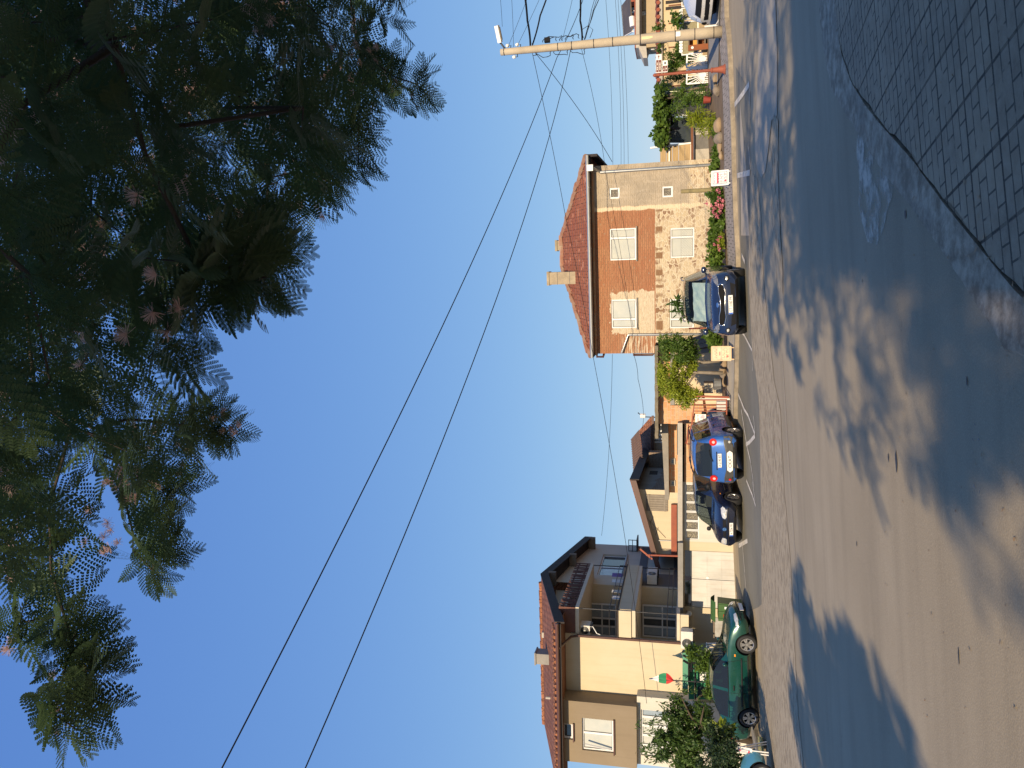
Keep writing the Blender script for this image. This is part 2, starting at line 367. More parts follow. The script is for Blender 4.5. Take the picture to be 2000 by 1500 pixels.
gpoly('asphalt_patch', [(1446, 198), (1447, 330), (1448, 460), (1464, 460), (1458, 330)], 0.008, M['patch'])
sheet('asphalt_seam', thick([gp(x, y) for x, y in ((1528, 690), (1533, 760), (1540, 880), (1548, 1000), (1555, 1100), (1562, 1200))], 0.10), 0.006, M['seam'])
sheet('asphalt_seam', thick([gp(x, y) for x, y in ((1521, 20), (1521, 240), (1525, 460), (1531, 600))], 0.05), 0.016, M['seam'])
gpoly('paint_splash', [(1676, 245), (1690, 255), (1702, 300), (1722, 320), (1750, 345), (1744, 385), (1734, 412), (1728, 445), (1714, 480), (1696, 472), (1684, 430), (1678, 400), (1680, 350), (1674, 300)], 0.006, M['splash'])
gpoly('paint_splash', [(1900, 820), (1925, 850), (1922, 930), (1912, 990), (1900, 960), (1905, 900), (1895, 850)], 0.006, worn('faint_paint', (0.3, 0.3, 0.3), 0.36, 16, (1, 1, 1), 0.06))
for seg, wd in (([(1449, 800), (1459.6, 869), (1474, 950)], .09), ([(1443, 770), (1455, 800), (1476, 849)], .10), ([(1473, 812), (1476, 848)], .09), ([(1476, 851), (1458, 868)], .12),
                ([(1459, 938), (1468, 961), (1477, 988)], .09), ([(1471, 940), (1476, 978)], .08), ([(1444, 1066), (1461, 1056)], .14), ([(1451, 1062), (1455, 1110), (1459, 1165)], .07),
                ([(1451, 650), (1470, 684), (1471, 724)], .09), ([(1450, 498), (1456, 512)], .12), ([(1464, 488), (1466, 522)], .07), ([(1441, 343), (1466, 337)], .14), ([(1464, 286), (1466, 322)], .07),
                ([(1436, 205), (1450, 186), (1465, 164)], .14), ([(1465, 173), (1465, 206)], .07)):
    P = [gp(x, y) for x, y in seg]
    sheet('road_marking', thick(P, wd), 0.018, M['line'])
KERB = [(1421, -60), (1424, 33), (1428, 66), (1431, 110), (1433, 165), (1435, 209), (1437, 264), (1438, 330), (1441, 420), (1446, 500), (1446, 560), (1444, 660), (1443, 730), (1441, 800), (1440, 830)]
def kerb(name, P, wd, h, mat, inn=0.0):
    b = MB(); n = len(P)
    D = []
    for i, p in enumerate(P):
        a, c = P[max(i - 1, 0)], P[min(i + 1, n - 1)]; t = Vector((c[0] - a[0], c[1] - a[1], 0)).normalized(); D.append(Vector((-t.y, t.x, 0)))
    prof = [(0, -0.03), (0.012, h - 0.015), (0.03, h), (wd, h), (wd, -0.03)]
    rows = [[Vector((p[0] + d.x * a, p[1] + d.y * a, gz(p[0], p[1]) + z)) for a, z in prof] for p, d in zip(P, D)]
    for r, q in zip(rows, rows[1:]):
        for k in range(len(prof) - 1): b.poly([r[k], q[k], q[k + 1], r[k + 1]])
    b.poly(rows[0][::-1]); b.poly(rows[-1])
    return tag(b.build(name, mat), None, None, None, 'structure'), [r[3] for r in rows]
kp = [gp(x, y) for x, y in KERB][::-1]
dense = []
for a, c in zip(kp, kp[1:]):
    for k in range(4): dense.append(a.lerp(c, k / 4))
dense.append(kp[-1])
M['kerb_far'] = pm('mottled_far_kerb', (0.36, 0.30, 0.22), (0.19, 0.16, 0.12), 3.5, .9, .6)
_, inner = kerb('kerb', dense, 0.16, 0.13, M['kerb_far'])
outer = [(p.x + 0.35 * min(1, max(0, p.x) * .1), p.y + 1.9) for p in inner]
i_split = min(range(len(inner)), key=lambda i: abs(proj(inner[i])[1] - 545))
sheet('pavement', [(p.x, p.y) for p in inner[:i_split + 1]] + outer[:i_split + 1][::-1], 0.125, M['conc_l'])
sheet('pavement', [(p.x, p.y) for p in inner[i_split:]] + outer[i_split:][::-1], 0.125, M['paver'])
sheet('garden_bed', outer + [(outer[-1][0] + 6, outer[-1][1] + 3), (outer[-1][0] + 6, 34), (outer[0][0], 34)], 0.13, M['soil'])
gpoly('pavement', [(1392, -50), (1393, 172), (1411, 182), (1417, -50)], .15, M['conc'])
lk = [gp(x, y) for x, y in ((1512, 1560), (1497, 1500), (1487, 1460), (1480, 1425), (1474, 1390))]
lkd = []
for a, c in zip(lk, lk[1:]):
    for k in range(4): lkd.append(a.lerp(c, k / 4))
_, li = kerb('kerb', lkd, 0.2, 0.12, M['conc_d'])
sheet('pavement', [(p.x, p.y) for p in li] + [(li[-1].x + .4, li[-1].y + 2.2), (li[0].x - 1, li[0].y + 2.6)], 0.11, M['conc'])
yk = [gp(x, y, .12) for x, y in ((1481, 1438), (1483, 1470), (1491, 1472), (1488, 1440))]
b = MB(); b.prism([p + Vector((0, 0, -.02)) for p in yk], (0, 0, .045)); tag(b.build('kerb_block', pm('faded_yellow', (0.42, 0.36, 0.13), (0.30, 0.27, 0.12), 6)), None, None, None, 'structure')
# near pavement, right foreground
OUT = [(1607, -60), (1615, 0), (1622, 90), (1635, 150), (1645, 185), (1675, 232), (1710, 282), (1750, 345), (1800, 402), (1850, 467), (1900, 540), (2000, 688)]
INN = [(1621, -60), (1628, 0), (1640, 100), (1662, 162), (1690, 207), (1720, 245), (1780, 312), (1840, 395), (1900, 470), (1950, 532), (2000, 592)]
PO = [gp(x, y) for x, y in OUT]; PI_ = [gp(x, y, .10) for x, y in INN]
PO = [Vector((14, PO[0].y + 2.2, 0))] + PO + [Vector((-.25, 2.6, 0)), Vector((-1.4, 0.2, 0)), Vector((-3.4, -5, 0))]
PI_ = [Vector((14, PI_[0].y + 1.9, 0))] + PI_ + [Vector((0.05, 2.6, 0)), Vector((-1.1, 0.2, 0)), Vector((-3.1, -5, 0))]
def resample(P, n):
    P = [Vector((p.x, p.y, 0)) for p in P]; L = [0]
    for a, c in zip(P, P[1:]): L.append(L[-1] + (c - a).length)
    out = []
    for k in range(n):
        t = L[-1] * k / (n - 1); i = max(j for j in range(len(L)) if L[j] <= t + 1e-9); i = min(i, len(P) - 2); out.append(P[i].lerp(P[i + 1], (t - L[i]) / max(L[i + 1] - L[i], 1e-9)))
    return out
A_, B_ = resample(PO, 150), resample(PI_, 150)
b = MB(); rr = random.Random(3); rows = []
for p, q in zip(A_, B_):
    j = rr.uniform(-.012, .012); k = rr.uniform(-.006, .006); g = gz(p.x, p.y); d = (q - p)
    rows.append([p + Vector((j, j, g - .03)), p + d * .05 + Vector((j, j, g + .085 + k)), p + d * .12 + Vector((j, j, g + .105 + k)), q + Vector((0, 0, g + .105)), q + Vector((0, 0, g - .02))])
for r, q in zip(rows, rows[1:]):
    for k in range(4): b.poly([r[k], r[k + 1], q[k + 1], q[k]])
tag(b.build('kerb', M['kerb']), None, None, None, 'structure')
gap = []
for i, q in enumerate(B_):
    a, c = B_[max(i - 1, 0)], B_[min(i + 1, len(B_) - 1)]; t = (c - a).normalized(); n = Vector((-t.y, t.x, 0)); gap.append(q + n * (.035 + .012 * math.sin(i * .9) + .01 * math.sin(i * 2.3)))
sheet('pavement_joint', [(p.x, p.y) for p in B_] + [(p.x, p.y) for p in gap][::-1], 0.055, M['soil'])
sheet('pavement', [(p.x, p.y) for p in gap] + [(14, -5)], 0.10, M['slab'])
# fallen leaves and dry blossoms caught on the slabs, in the joint and on the asphalt
V, Fq = [], []
def litter(x, y, z, s):
    a = random.uniform(0, 6.3); u = Vector((math.cos(a), math.sin(a), random.uniform(-.2, .3))) * s; v = Vector((-math.sin(a), math.cos(a), random.uniform(-.2, .3))) * s * .6
    p = Vector((x, y, z + s * .35)); i = len(V); V.extend([p - u, p - v, p + u, p + v]); Fq.append((i, i + 1, i + 2, i + 3))
for k in range(70):
    i = random.randrange(30, 140); p = B_[i].lerp(gap[i], random.uniform(-.3, 1.6)); litter(p.x, p.y, gz(p.x, p.y) + .105, random.uniform(.010, .026))
for k in range(45):
    p = gp(random.uniform(1640, 1990), random.uniform(0, 560)); litter(p.x, p.y, gz(p.x, p.y) + .102, random.uniform(.009, .022))
for k in range(60):
    p = gp(random.uniform(1700, 1990), random.uniform(640, 1480)); litter(p.x, p.y, gz(p.x, p.y) + .004, random.uniform(.007, .018))
tag(link_mesh('leaf_litter', V, Fq, leafmat('dry_leaf', (0.30, 0.19, 0.09), (0.42, 0.31, 0.18), .1)), None, None, None, 'stuff')
# flattened dark tar spots on the road
b = MB(); tar = flat('tar_spot', (0.03, 0.03, 0.032), 0.6)
for x, y, a, c in ((1750, 900, .09, .035), (1735, 893, .04, .02), (1872, 1280, .07, .012), (1888, 745, .03, .012), (1673, 1062, .03, .015), (1768, 418, .035, .025)):
    p = gp(x, y, .005); pts = [p + Vector((a * math.cos(t) * random.uniform(.7, 1.2), c * math.sin(t) * random.uniform(.7, 1.2), 0)) for t in [2 * math.pi * k / 14 for k in range(14)]]
    for q in pts: q.z = gz(q.x, q.y) + .005
    b.poly(pts)
tag(b.build('tar_spots', tar), None, None, None, 'structure')
# ---------------------------------------------------------------- wall and roof materials
def stucco(name, c, stain=(0.75, 0.7, 0.62), amt=0.45):
    t = NT(name); v = t.co(); a = t.noise(v, 0.9, 6, 0.62); col = t.mix(t.rng(a, 0.42, 0.72, 0, amt), c, tuple(x * y for x, y in zip(c, stain)))
    st = t.noise(t.mapv(v, (5, 5, 0.35)), 1.4, 5); col = t.mix(t.rng(st, 0.5, 0.75, 0, amt * 0.8), col, tuple(x * y * 0.9 for x, y in zip(c, stain)))
    t.bump(t.noise(v, 70, 4), 0.35, 0.006); return t.fin(col, 0.88, 0, 0.2)
M['cream'] = stucco('cream_stucco', (0.55, 0.47, 0.335), (0.86, 0.82, 0.74))
M['taupe'] = stucco('taupe_render', (0.245, 0.195, 0.135), (0.8, 0.78, 0.75))
M['sidegrey'] = stucco('shaded_render', (0.56, 0.485, 0.375), (0.85, 0.85, 0.85))
M['darkgrey'] = stucco('dark_grey_render', (0.15, 0.14, 0.135))
M['offwhite'] = stucco('offwhite_render', (0.56, 0.53, 0.46), (0.85, 0.83, 0.8))
def tilemat(name, c1, c2, mo, bw=0.24, rh=0.34):
    t = NT(name); uv = t.co("UV"); c, f = t.brick(uv, c1, c2, mo, bw, rh, 0.018, 0.5); o = t.co()
    col = t.mix(t.rng(t.noise(o, 1.6, 5, 0.65), 0.42, 0.68, 0, 0.6), c, tuple(k * 0.6 for k in c2))
    col = t.mix(t.rng(t.noise(o, 7, 5, 0.7), 0.55, 0.75, 0, 0.6), col, (0.34, 0.27, 0.20)); x = t.xyz(uv)
    row = t.math('FRACT', t.math('DIVIDE', x[1], rh)); wave = t.math('SINE', t.math('MULTIPLY', x[0], 2 * math.pi / bw))
    h = t.math('SUBTRACT', t.math('ADD', t.math('MULTIPLY', row, -0.7), t.math('MULTIPLY', wave, 0.35)), f)
    t.bump(h, 0.9, 0.05); return t.fin(col, 0.85, 0, 0.2)
M['tile'] = tilemat('clay_tiles', (0.28, 0.115, 0.068), (0.20, 0.08, 0.05), (0.07, 0.035, 0.027))
M['tile_o'] = tilemat('orange_tiles', (0.36, 0.15, 0.075), (0.28, 0.115, 0.062), (0.13, 0.06, 0.04))
def brickwall(name, c1, c2, mo, bw=0.25, rh=0.075, ms=0.012):
    t = NT(name); uv = t.co("UV"); c, f = t.brick(uv, c1, c2, mo, bw, rh, ms, 0.5, 0.1); o = t.co()
    col = t.mix(t.rng(t.noise(o, 2.2, 5, .65), 0.45, 0.7, 0, 0.5), c, mo); col = t.mix(t.rng(t.noise(o, 12, 3), 0.58, 0.7, 0, 0.5), col, tuple(k * .6 for k in c2))
    t.bump(t.math('MULTIPLY', f, -1), 0.7, 0.015); return t.fin(col, 0.9, 0, 0.2)
M['brick_o'] = brickwall('orange_hollow_brick', (0.56, 0.24, 0.11), (0.60, 0.34, 0.18), (0.50, 0.38, 0.25), 0.26, 0.145, 0.014)
M['brick_d'] = brickwall('dark_brick', (0.30, 0.19, 0.125), (0.20, 0.13, 0.095), (0.30, 0.26, 0.21))
M['pane'] = pm('window_pane_with_blind', (0.52, 0.52, 0.46), (0.43, 0.45, 0.42), 2, 0.08, spec=0.8, fine=False)
M['pane_d'] = pm('dark_window_pane', (0.055, 0.065, 0.075), (0.03, 0.04, 0.05), 2, 0.05, spec=0.9, fine=False)
M['pane_b'] = pm('pale_blue_pane', (0.34, 0.40, 0.45), (0.21, 0.26, 0.31), 2, 0.06, spec=0.9, fine=False)
M['gap_shadow'] = flat('grey_gap_shadow', (0.10, 0.10, 0.105), .7); M['bluewhite'] = flat('window_white', (0.72, 0.72, 0.71), 0.35)
M['eavewood'] = pm('stained_eave_wood', (0.22, 0.085, 0.04), (0.15, 0.06, 0.03), 4, 0.7)
M['eavedark'] = pm('dark_eave', (0.040, 0.032, 0.03), (0.025, 0.02, 0.02), 4, 0.7)
def window(parent, F, d, rect, mull=(), tr=(), pane='pane', fw=0.055, sill=True, recess=0.09, panes=None, frame='bluewhite', name='window', sillmat=None):
    a0, a1, z0, z1 = rect; e = d + recess
    b = MB(); th = 0.06
    b.box(F, a0, a1, e, e + th, z1 - fw, z1); b.box(F, a0, a1, e, e + th, z0, z0 + fw)
    b.box(F, a0, a0 + fw, e, e + th, z0 + fw, z1 - fw); b.box(F, a1 - fw, a1, e, e + th, z0 + fw, z1 - fw)
    cuts = [a0 + fw * .5] + [a0 + (a1 - a0) * k for k in mull] + [a1 - fw * .5]
    for c in cuts[1:-1]: b.box(F, c - fw * .7, c + fw * .7, e - .004, e + th, z0 + fw, z1 - fw)
    for k in tr: c = z0 + (z1 - z0) * k; b.box(F, a0 + fw, a1 - fw, e - .002, e + th, c - fw * .5, c + fw * .5)
    for p, q in zip(cuts, cuts[1:]):   # dark gasket strips that draw in the shadow gap round each pane
        l, r_ = p + fw * (.5 if p == cuts[0] else .7), q - fw * (.5 if q == cuts[-1] else .7); g_ = .016; y0, y1 = e + th * .35, e + th * .55
        b.box(F, l, r_, y0, y1, z1 - fw - g_, z1 - fw + .001, 1); b.box(F, l, r_, y0, y1, z0 + fw - .001, z0 + fw + g_, 1); b.box(F, l - .001, l + g_, y0, y1, z0 + fw + g_, z1 - fw - g_, 1); b.box(F, r_ - g_, r_ + .001, y0, y1, z0 + fw + g_, z1 - fw - g_, 1)
    o = b.build(name, [M[frame], M['gap_shadow']], parent)
    for i, (p, q) in enumerate(zip(cuts, cuts[1:])):
        pm_ = panes[i] if panes else pane
        bb = MB(); y = e + th * .6; bb.poly([F.P(p, y, z0 + fw * .5), F.P(q, y, z0 + fw * .5), F.P(q, y, z1 - fw * .5), F.P(p, y, z1 - fw * .5)]); bb.build('pane', M[pm_], o)
    if sill: one('sill', M[sillmat or 'conc_l'], o, lambda k: k.box(F, a0 - .06, a1 + .06, d - .07, e, z0 - .05, z0 - .003))
    return o
def hole(F, x0, y0, x1, y1, d=0.0): return F.rect(x0, y0, x1, y1, d)
# ================================================================ cream apartment house on the left
c0 = at(1300, 1250, 29.0); FA = frame_at(c0, 6.5)
HA = thing('apartment_house', 'cream rendered house with brown balcony rails and a tiled gable roof', 'house', FA.P(-2, 0, -.6))
zg = -1.0
zE = FA.hit(1093, 1252, -1.15)[1]; sL = FA.hit(1102, 1486, -.8)[0]; sPr = FA.hit(1150, 1372, -.8)[0]
zPb = FA.hit(1243, 1400, -.8)[1]
b = MB(); b.wall(FA, 0, sL, 0, zg, zE + .3); b.wall(FA, 4.2, -2.2, .37, zg, zE + .4, reveal=.1)
b.build('wall', M['cream'], HA)
w1 = FA.rect(1137, 1405, 1198, 1468, -.8); w2 = FA.rect(1098, 1414, 1119, 1444, -.8)
b = MB(); b.wall(FA, -.8, sL, sPr, zPb, zE + .25, [w1, w2]); b.poly([FA.P(sPr, -.8, zPb), FA.P(sPr, 0, zPb), FA.P(sPr, 0, zE + .25), FA.P(sPr, -.8, zE + .25)])
b.poly([FA.P(sL, -.8, zPb), FA.P(sL, 0, zPb), FA.P(sPr, 0, zPb), FA.P(sPr, -.8, zPb)]); b.poly([FA.P(sL, -.8, zPb), FA.P(sL, -.8, zE + .25), FA.P(sL, 9, zE + .25), FA.P(sL, 9, zPb)])
b.build('bay', M['taupe'], HA)
o = window(HA, FA, -.8, w1, (0.52,), sillmat='brownmetal')
one('open_casement', M['bluewhite'], o, lambda k: k.bar(FA.P(w1[0] + .12, -.78, w1[2] + .1), FA.P(w1[0] + .32, -.92, w1[3] - .12), .05, .05))
window(HA, FA, -.8, w2, (), pane='pane_d', fw=.07, sillmat='brownmetal')
# ground floor sun room below the bay
wl = FA.rect(1252, 1388, 1310, 1478, -.5)
b = MB(); b.wall(FA, -.5, sL, sPr + .25, zg, zPb - .002, [wl], .1); b.poly([FA.P(sPr + .25, -.5, zg), FA.P(sPr + .25, 0, zg), FA.P(sPr + .25, 0, zPb), FA.P(sPr + .25, -.5, zPb)]); b.build('wall', M['offwhite'], HA)
window(HA, FA, -.5, wl, (.2, .42, .63, .82), panes=['pane', 'pane', 'pane', 'pane', 'pane_b'], fw=.06)
# side wall and the recessed balcony corner
D2 = FA.hits(1200, 1064, .37)[0]; print('D2', D2); zs_floor = FA.hit(1338, 1260, 0)[1]
def hs(x0, y0, x1, y1, a):
    xm, ym = (x0 + x1) / 2, (y0 + y1) / 2
    return FA.hits(xm, max(y0, y1), a)[0], FA.hits(xm, min(y0, y1), a)[0], FA.hits(max(x0, x1), ym, a)[1], FA.hits(min(x0, x1), ym, a)[1]
class Side(Fr):
    "frame of a wall that runs away from the viewer: s along depth, d into the house"
    def __init__(s, F, a):
        s.F, s.a = F, a; s.o = F.P(a, 0, 0); s.e = F.f.copy(); s.f = -F.e.copy()
    def P(s, a, d, z): return s.o + s.e * a + s.f * d + Vector((0, 0, z))
SA = Side(FA, .37)
apex_d, apex_z = FA.hits(1062, 1122, .9); rear_z = FA.hits(1147, 1052, .9)[1]
gw1 = hs(1172, 1083, 1220, 1124, .37); gw2 = hs(1264, 1086, 1316, 1122, .37)
b = MB(); zt = min(zE + .3, rear_z - .2); b.wall(SA, 0, 4.2, D2, zg, zt, [(gw1[0], gw1[1], gw1[2], gw1[3])])
b.poly([SA.P(4.2, 0, zt), SA.P(D2, 0, zt), SA.P(D2, 0, rear_z - .1), SA.P(apex_d, 0, apex_z - .25), SA.P(4.2, 0, apex_z - .35)])
b.poly([FA.P(-.0, 0.0, zE + .3), FA.P(-.0, 4.2, zE + .3), FA.P(0, 4.2, apex_z - .4), FA.P(0, 0, zE + .3)]); b.build('wall', M['sidegrey'], HA)
window(HA, SA, 0, gw1, (.45,), panes=['pane_b', 'pane_d'], sill=True)
# dark rendered side of the lower storey with its window
gl = (gw2[0], gw2[1], gw2[2], gw2[3]); b = MB(); b.wall(SA, -.02, 4.35, D2 - .2, gl[2] - .35, gl[3] + .35, [gl], .1); b.build('wall', M['darkgrey'], HA)
window(HA, SA, -.02, gl, (.5,), panes=['pane_b', 'pane_d'], frame='bluewhite', sill=False)
# doors of the balconies on the back wall of the recess
for x0, y0, x1, y1, ml in ((1138, 1178, 1204, 1240, (.3, .55)), (1255, 1182, 1322, 1244, (.33, .6))):
    window(HA, FA, 4.1, FA.rect(x0, y0, x1, y1, 4.1), ml, (.42,), panes=['pane_b', 'pane_d', 'pane_b'], sill=False, recess=-.06, name='balcony_door')
BAL = 4.9; SO = 1.04
zz = lambda x: FA.hit(x, 1222, 0)[1]
def slab(z0, z1, name='slab', parent=None, m='sidegrey'): return one(name, M[m], parent, lambda k: k.box(FA, 0.012, SO, .002, BAL, z0, z1))
b0 = slab(zz(1131), zz(1124), 'balcony', HA); b1 = slab(zz(1241), zz(1233), 'balcony', HA); b2 = slab(zz(1328), zz(1322), 'balcony', HA)
for zt_, bb in ((zz(1131), b0), (zz(1241), b1), (zz(1328), b2)):   # floor inside the recess
    one('floor', M['sidegrey'], bb, lambda k: k.box(FA, -2.2, 0.008, .3, 4.19, zt_ + .02, zt_ + .16))
zp0, zp1 = zz(1233), zz(1208)
def parapet(k):
    k.box(FA, .012, SO, -.06, .04, zp0 + .003, zp1); k.box(FA, SO - .08, SO + .02, .042, BAL, zp0 + .003, zp1)
one('parapet', M['cream'], b1, parapet)
one('parapet', M['cream'], b2, lambda k: k.box(FA, .012, SO, -.06, .04, zz(1345), zz(1329)))
def cap(k): k.box(FA, .0, SO + .04, -.1, .07, zp1 + .003, zp1 + .05); k.box(FA, SO - .1, SO + .05, .072, BAL, zp1 + .003, zp1 + .05)
one('coping', M['eavedark'], b1, cap)
def slats(k):
    z0, z1 = zz(1122), zz(1094)
    for j in range(9): z = z0 + (z1 - z0) * j / 8; k.box(FA, .05, SO, -.03, -.008, z - .035, z + .035)
    for j in range(34):
        d = .12 + (BAL - .2) * j / 33; k.bar(FA.P(SO - .02, d + .05 * math.sin(j), z0 - .05), FA.P(SO - .02, d + .07 * math.sin(j * 2.3), z1 + .04), .05, .03, up=FA.e)
    for z in (z0 + .1, z1 - .1): k.box(FA, SO - .07, SO - .04, .1, BAL, z - .03, z + .03)
one('railing', pm('old_brown_slats', (0.17, 0.075, 0.055), (0.10, 0.05, 0.042), 6, 0.8), b0, slats)
def rails(zf, ztop, n):
    def fn(k):
        for j in range(n):
            z = zf + (ztop - zf) * (j + 1) / n; k.tube([FA.P(SO - .03, .02, z), FA.P(SO - .03, BAL, z)], .016, 6)
        for d in (.03, BAL * .5, BAL - .03): k.tube([FA.P(SO - .03, d, zf), FA.P(SO - .03, d, ztop)], .02, 6)
        k.tube([FA.P(.05, .0, ztop), FA.P(SO - .03, .0, ztop)], .018, 6)
    return fn
one('railing', M['dkmetal'], b2, rails(zz(1322), zz(1303), 2)); one('railing', M['dkmetal'], b1, rails(zp1, zz(1190), 2))
for za, zb_ in ((zz(1207), zz(1131)), (zz(1322), zz(1241))):
    for d in (.05, BAL - .1): one('balcony_post', M['dkmetal'], HA, lambda k: k.tube([FA.P(SO - .05, d, za), FA.P(SO - .05, d, zb_)], .022, 6))
# washing on the middle balcony
for j, (y, c) in enumerate(((1128, (0.20, 0.13, 0.32)), (1140, (0.7, 0.68, 0.66)), (1160, (0.66, 0.62, 0.55)), (1172, (0.55, 0.56, 0.6)))):
    d, z = FA.hits(1203, y, SO - .15); bb = MB()
    bb.grid(lambda u, v: FA.P(SO - .12 + .03 * math.sin(u * 9 + j), d + .42 * u, z + .18 - .45 * v), 6, 4)
    tag(bb.build('hanging_cloth', flat('cloth%d' % j, c, .9)), ['violet cloth drying on the middle balcony rail', 'white cloth drying next to the violet one on the middle balcony', 'beige cloth drying in the middle of the balcony rail', 'pale blue cloth nearest the corner on the middle balcony'][j], 'laundry', 'washing on the middle balcony')
# roof: front slope, back slope, barge boards, soffit, gutter, downpipe, ridge
sR = .9; sRL = sL - 1.2; rd = FA.hits(1150, 1049, .9)[0]
b = MB(); e0 = (-1.15, zE + .03); A = (apex_d, apex_z); B = (rd, rear_z)
for (da, za), (db, zb_) in ((e0, A), (A, B)):
    b.prism([FA.P(sRL, da, za), FA.P(sR, da, za), FA.P(sR, db, zb_), FA.P(sRL, db, zb_)], (0, 0, .12))
ro = b.build('roof', M['tile'], HA)
def humps(k):
    n = int((sR - sRL) / .235)
    for j in range(n):
        s = sRL + .12 + j * .235; k.tube([FA.P(s, e0[0] - .05, e0[1] + .13), FA.P(s, e0[0] + .6, e0[1] + .13 + .6 * (A[1] - e0[1]) / (A[0] - e0[0]))], .07, 6)
def ridge(k):
    for j in range(int((sR - sRL) / .38)):
        s = sRL + j * .38; k.tube([FA.P(s, A[0], A[1] + .12 + .01 * math.sin(j * 3)), FA.P(s + .37, A[0], A[1] + .14)], .10, 8)
one('eave_tiles', M['tile_o'], ro, humps); one('ridge_tiles', M['tile_o'], ro, ridge)
def barge(k):
    for (da, za), (db, zb_) in ((e0, A), (A, B)):
        k.prism([FA.P(sR - .03, da, za - .22), FA.P(sR - .03, da, za + .145), FA.P(sR - .03, db, zb_ + .145), FA.P(sR - .03, db, zb_ - .22)], FA.e * .06)
        k.prism([FA.P(.05, da, za - .05), FA.P(sR - .04, da, za - .05), FA.P(sR - .04, db, zb_ - .05), FA.P(.05, db, zb_ - .05)], (0, 0, -.03))
one('barge_board', M['eavedark'], ro, barge)
for q in (.05, .5, .97):
    d = A[0] + (B[0] - A[0]) * q; z = A[1] + (B[1] - A[1]) * q; one('purlin', M['wood'], ro, lambda k: k.box(FA, .38, sR + .04, d - .1, d + .1, z - .42, z - .1))
def soffit(k): k.box(FA, sRL, sR - .05, -1.12, -.002, zE - .03, zE + .0)
one('soffit', M['eavewood'], HA, soffit)
one('fascia', M['eavedark'], HA, lambda k: k.box(FA, sRL, sR - .05, -1.19, -1.125, zE - .06, zE + .14))
one('gutter', M['brownmetal'], HA, lambda k: k.tube([FA.P(sRL, -1.26, zE + .07), FA.P(sR, -1.26, zE + .07)], .065, 10))
one('downpipe', M['brownmetal'], HA, lambda k: k.tube([FA.P(-.05, -1.24, zE + .03), FA.P(-.05, -.2, zE - .28), FA.P(-.05, -.07, zE - .5), FA.P(-.05, -.07, zz(1335))], .05, 10))
cd = 1.2; s0, s1 = FA.hit(1060, 1298, cd)[0], FA.hit(1060, 1278, cd)[0]; zc1 = FA.hit(1044, 1288, cd)[1]; zc0 = zE + .3
def chim(k): k.box(FA, s0, s1, cd, cd + .5, zc0, zc1 - .06); k.box(FA, s0 - .04, s1 + .04, cd - .04, cd + .54, zc1 - .057, zc1)
one('chimney', M['conc'], ro, chim)
one('roof_vent', M['conc_l'], ro, lambda k: k.box(FA, FA.hit(1065, 1246, 3)[0], FA.hit(1065, 1236, 3)[0], 3, 3.3, zE + 1.2, FA.hit(1058, 1240, 3)[1]))
one('vent_pipe', M['conc_l'], ro, lambda k: k.tube([FA.P(FA.hit(1070, 1363, 1)[0], 1, zE + .6), FA.P(FA.hit(1070, 1363, 1)[0], 1, FA.hit(1066, 1363, 1)[1])], .05))
# little far balcony at the rear edge
fd, fz = FA.hits(1240, 1068, .37)
fz0, fz1 = FA.hits(1243, 1068, .6)[1], FA.hits(1228, 1068, .6)[1]
one('balcony', M['dkmetal'], HA, lambda k: [k.box(FA, .375, .95, D2 - .9, D2 - .05, fz0 - .06, fz0)] + [k.bar(FA.P(.4 + .27 * j, D2 - .9, fz0), FA.P(.4 + .27 * j, D2 - .9, fz1), .03) for j in range(3)] + [k.bar(FA.P(.37, D2 - .9, z), FA.P(.96, D2 - .9, z), .03) for z in ((fz0 + fz1) / 2, fz1)])
# air conditioners
def ac(label, F, x0, y0, x1, y1, d, dep, fan_left=True, side=False):
    a0, a1, z0, z1 = F.rect(x0, y0, x1, y1, d) if not side else side
    t = thing('air_conditioner', label, 'air conditioner', F.P((a0 + a1) / 2, d, z0), 'air conditioner units on the cream house')
    one('casing', flat('ac_casing', (0.62, 0.60, 0.55), .5), t, lambda k: k.box(F, a0, a1, d, d + dep, z0, z1))
    r = min(z1 - z0, a1 - a0) * .42; ca = a0 + r * 1.15
    def fan(k):
        c = F.P(ca, d - .004, (z0 + z1) / 2); k.disc(c, -F.f, r, 20, 0, .012); k.disc(c - F.f * .013, -F.f, r * .25, 12, 1, .01)
        for q in (.45, .7, .95): k.tube([c - F.f * .018 + F.e * (r * q * math.cos(2 * math.pi * j / 20)) + Vector((0, 0, r * q * math.sin(2 * math.pi * j / 20))) for j in range(21)], .006, 4, 1)
    one('fan_grille', [M['dkmetal'], M['zinc']], t, fan)
    for q in (a0 + .1, a1 - .1): one('bracket', M['dkmetal'], t, lambda k: k.box(F, q - .02, q + .02, d + .05, d + dep + .12, z0 - .06, z0 - .003))
    return t
ac('large white air conditioner under the downpipe at the corner of the cream house', FA, 1330, 1234, 1353, 1267, -.45, .32)
ac('small air conditioner at the left end of the middle balcony under the slatted rail', FA, 1132, 1222, 1152, 1240, .25, .45)
d_, z_ = FA.hits(1270, 1120, .9)
class Out(Fr):
    def __init__(s, F, a): s.o = F.P(a, 0, 0); s.e = F.f.copy(); s.f = -F.e.copy()
    def P(s, a, d, z): return s.o + s.e * a + s.f * d + Vector((0, 0, z))
ac('grey air conditioner on the dark side wall above the lower balcony', Out(FA, .37), 0, 0, 0, 0, -.45, .4, side=(d_, d_ + 1.0, FA.hits(1283, 1122, .8)[1], FA.hits(1264, 1122, .8)[1]))
one('pipe', M['white'], HA, lambda k: k.tube([FA.P(.3, -.02, zz(1150)), FA.P(.35, -.06, zz(1158)), FA.P(.1, -.08, zz(1166)), FA.P(.05, -.05, zz(1172))], .018, 6))
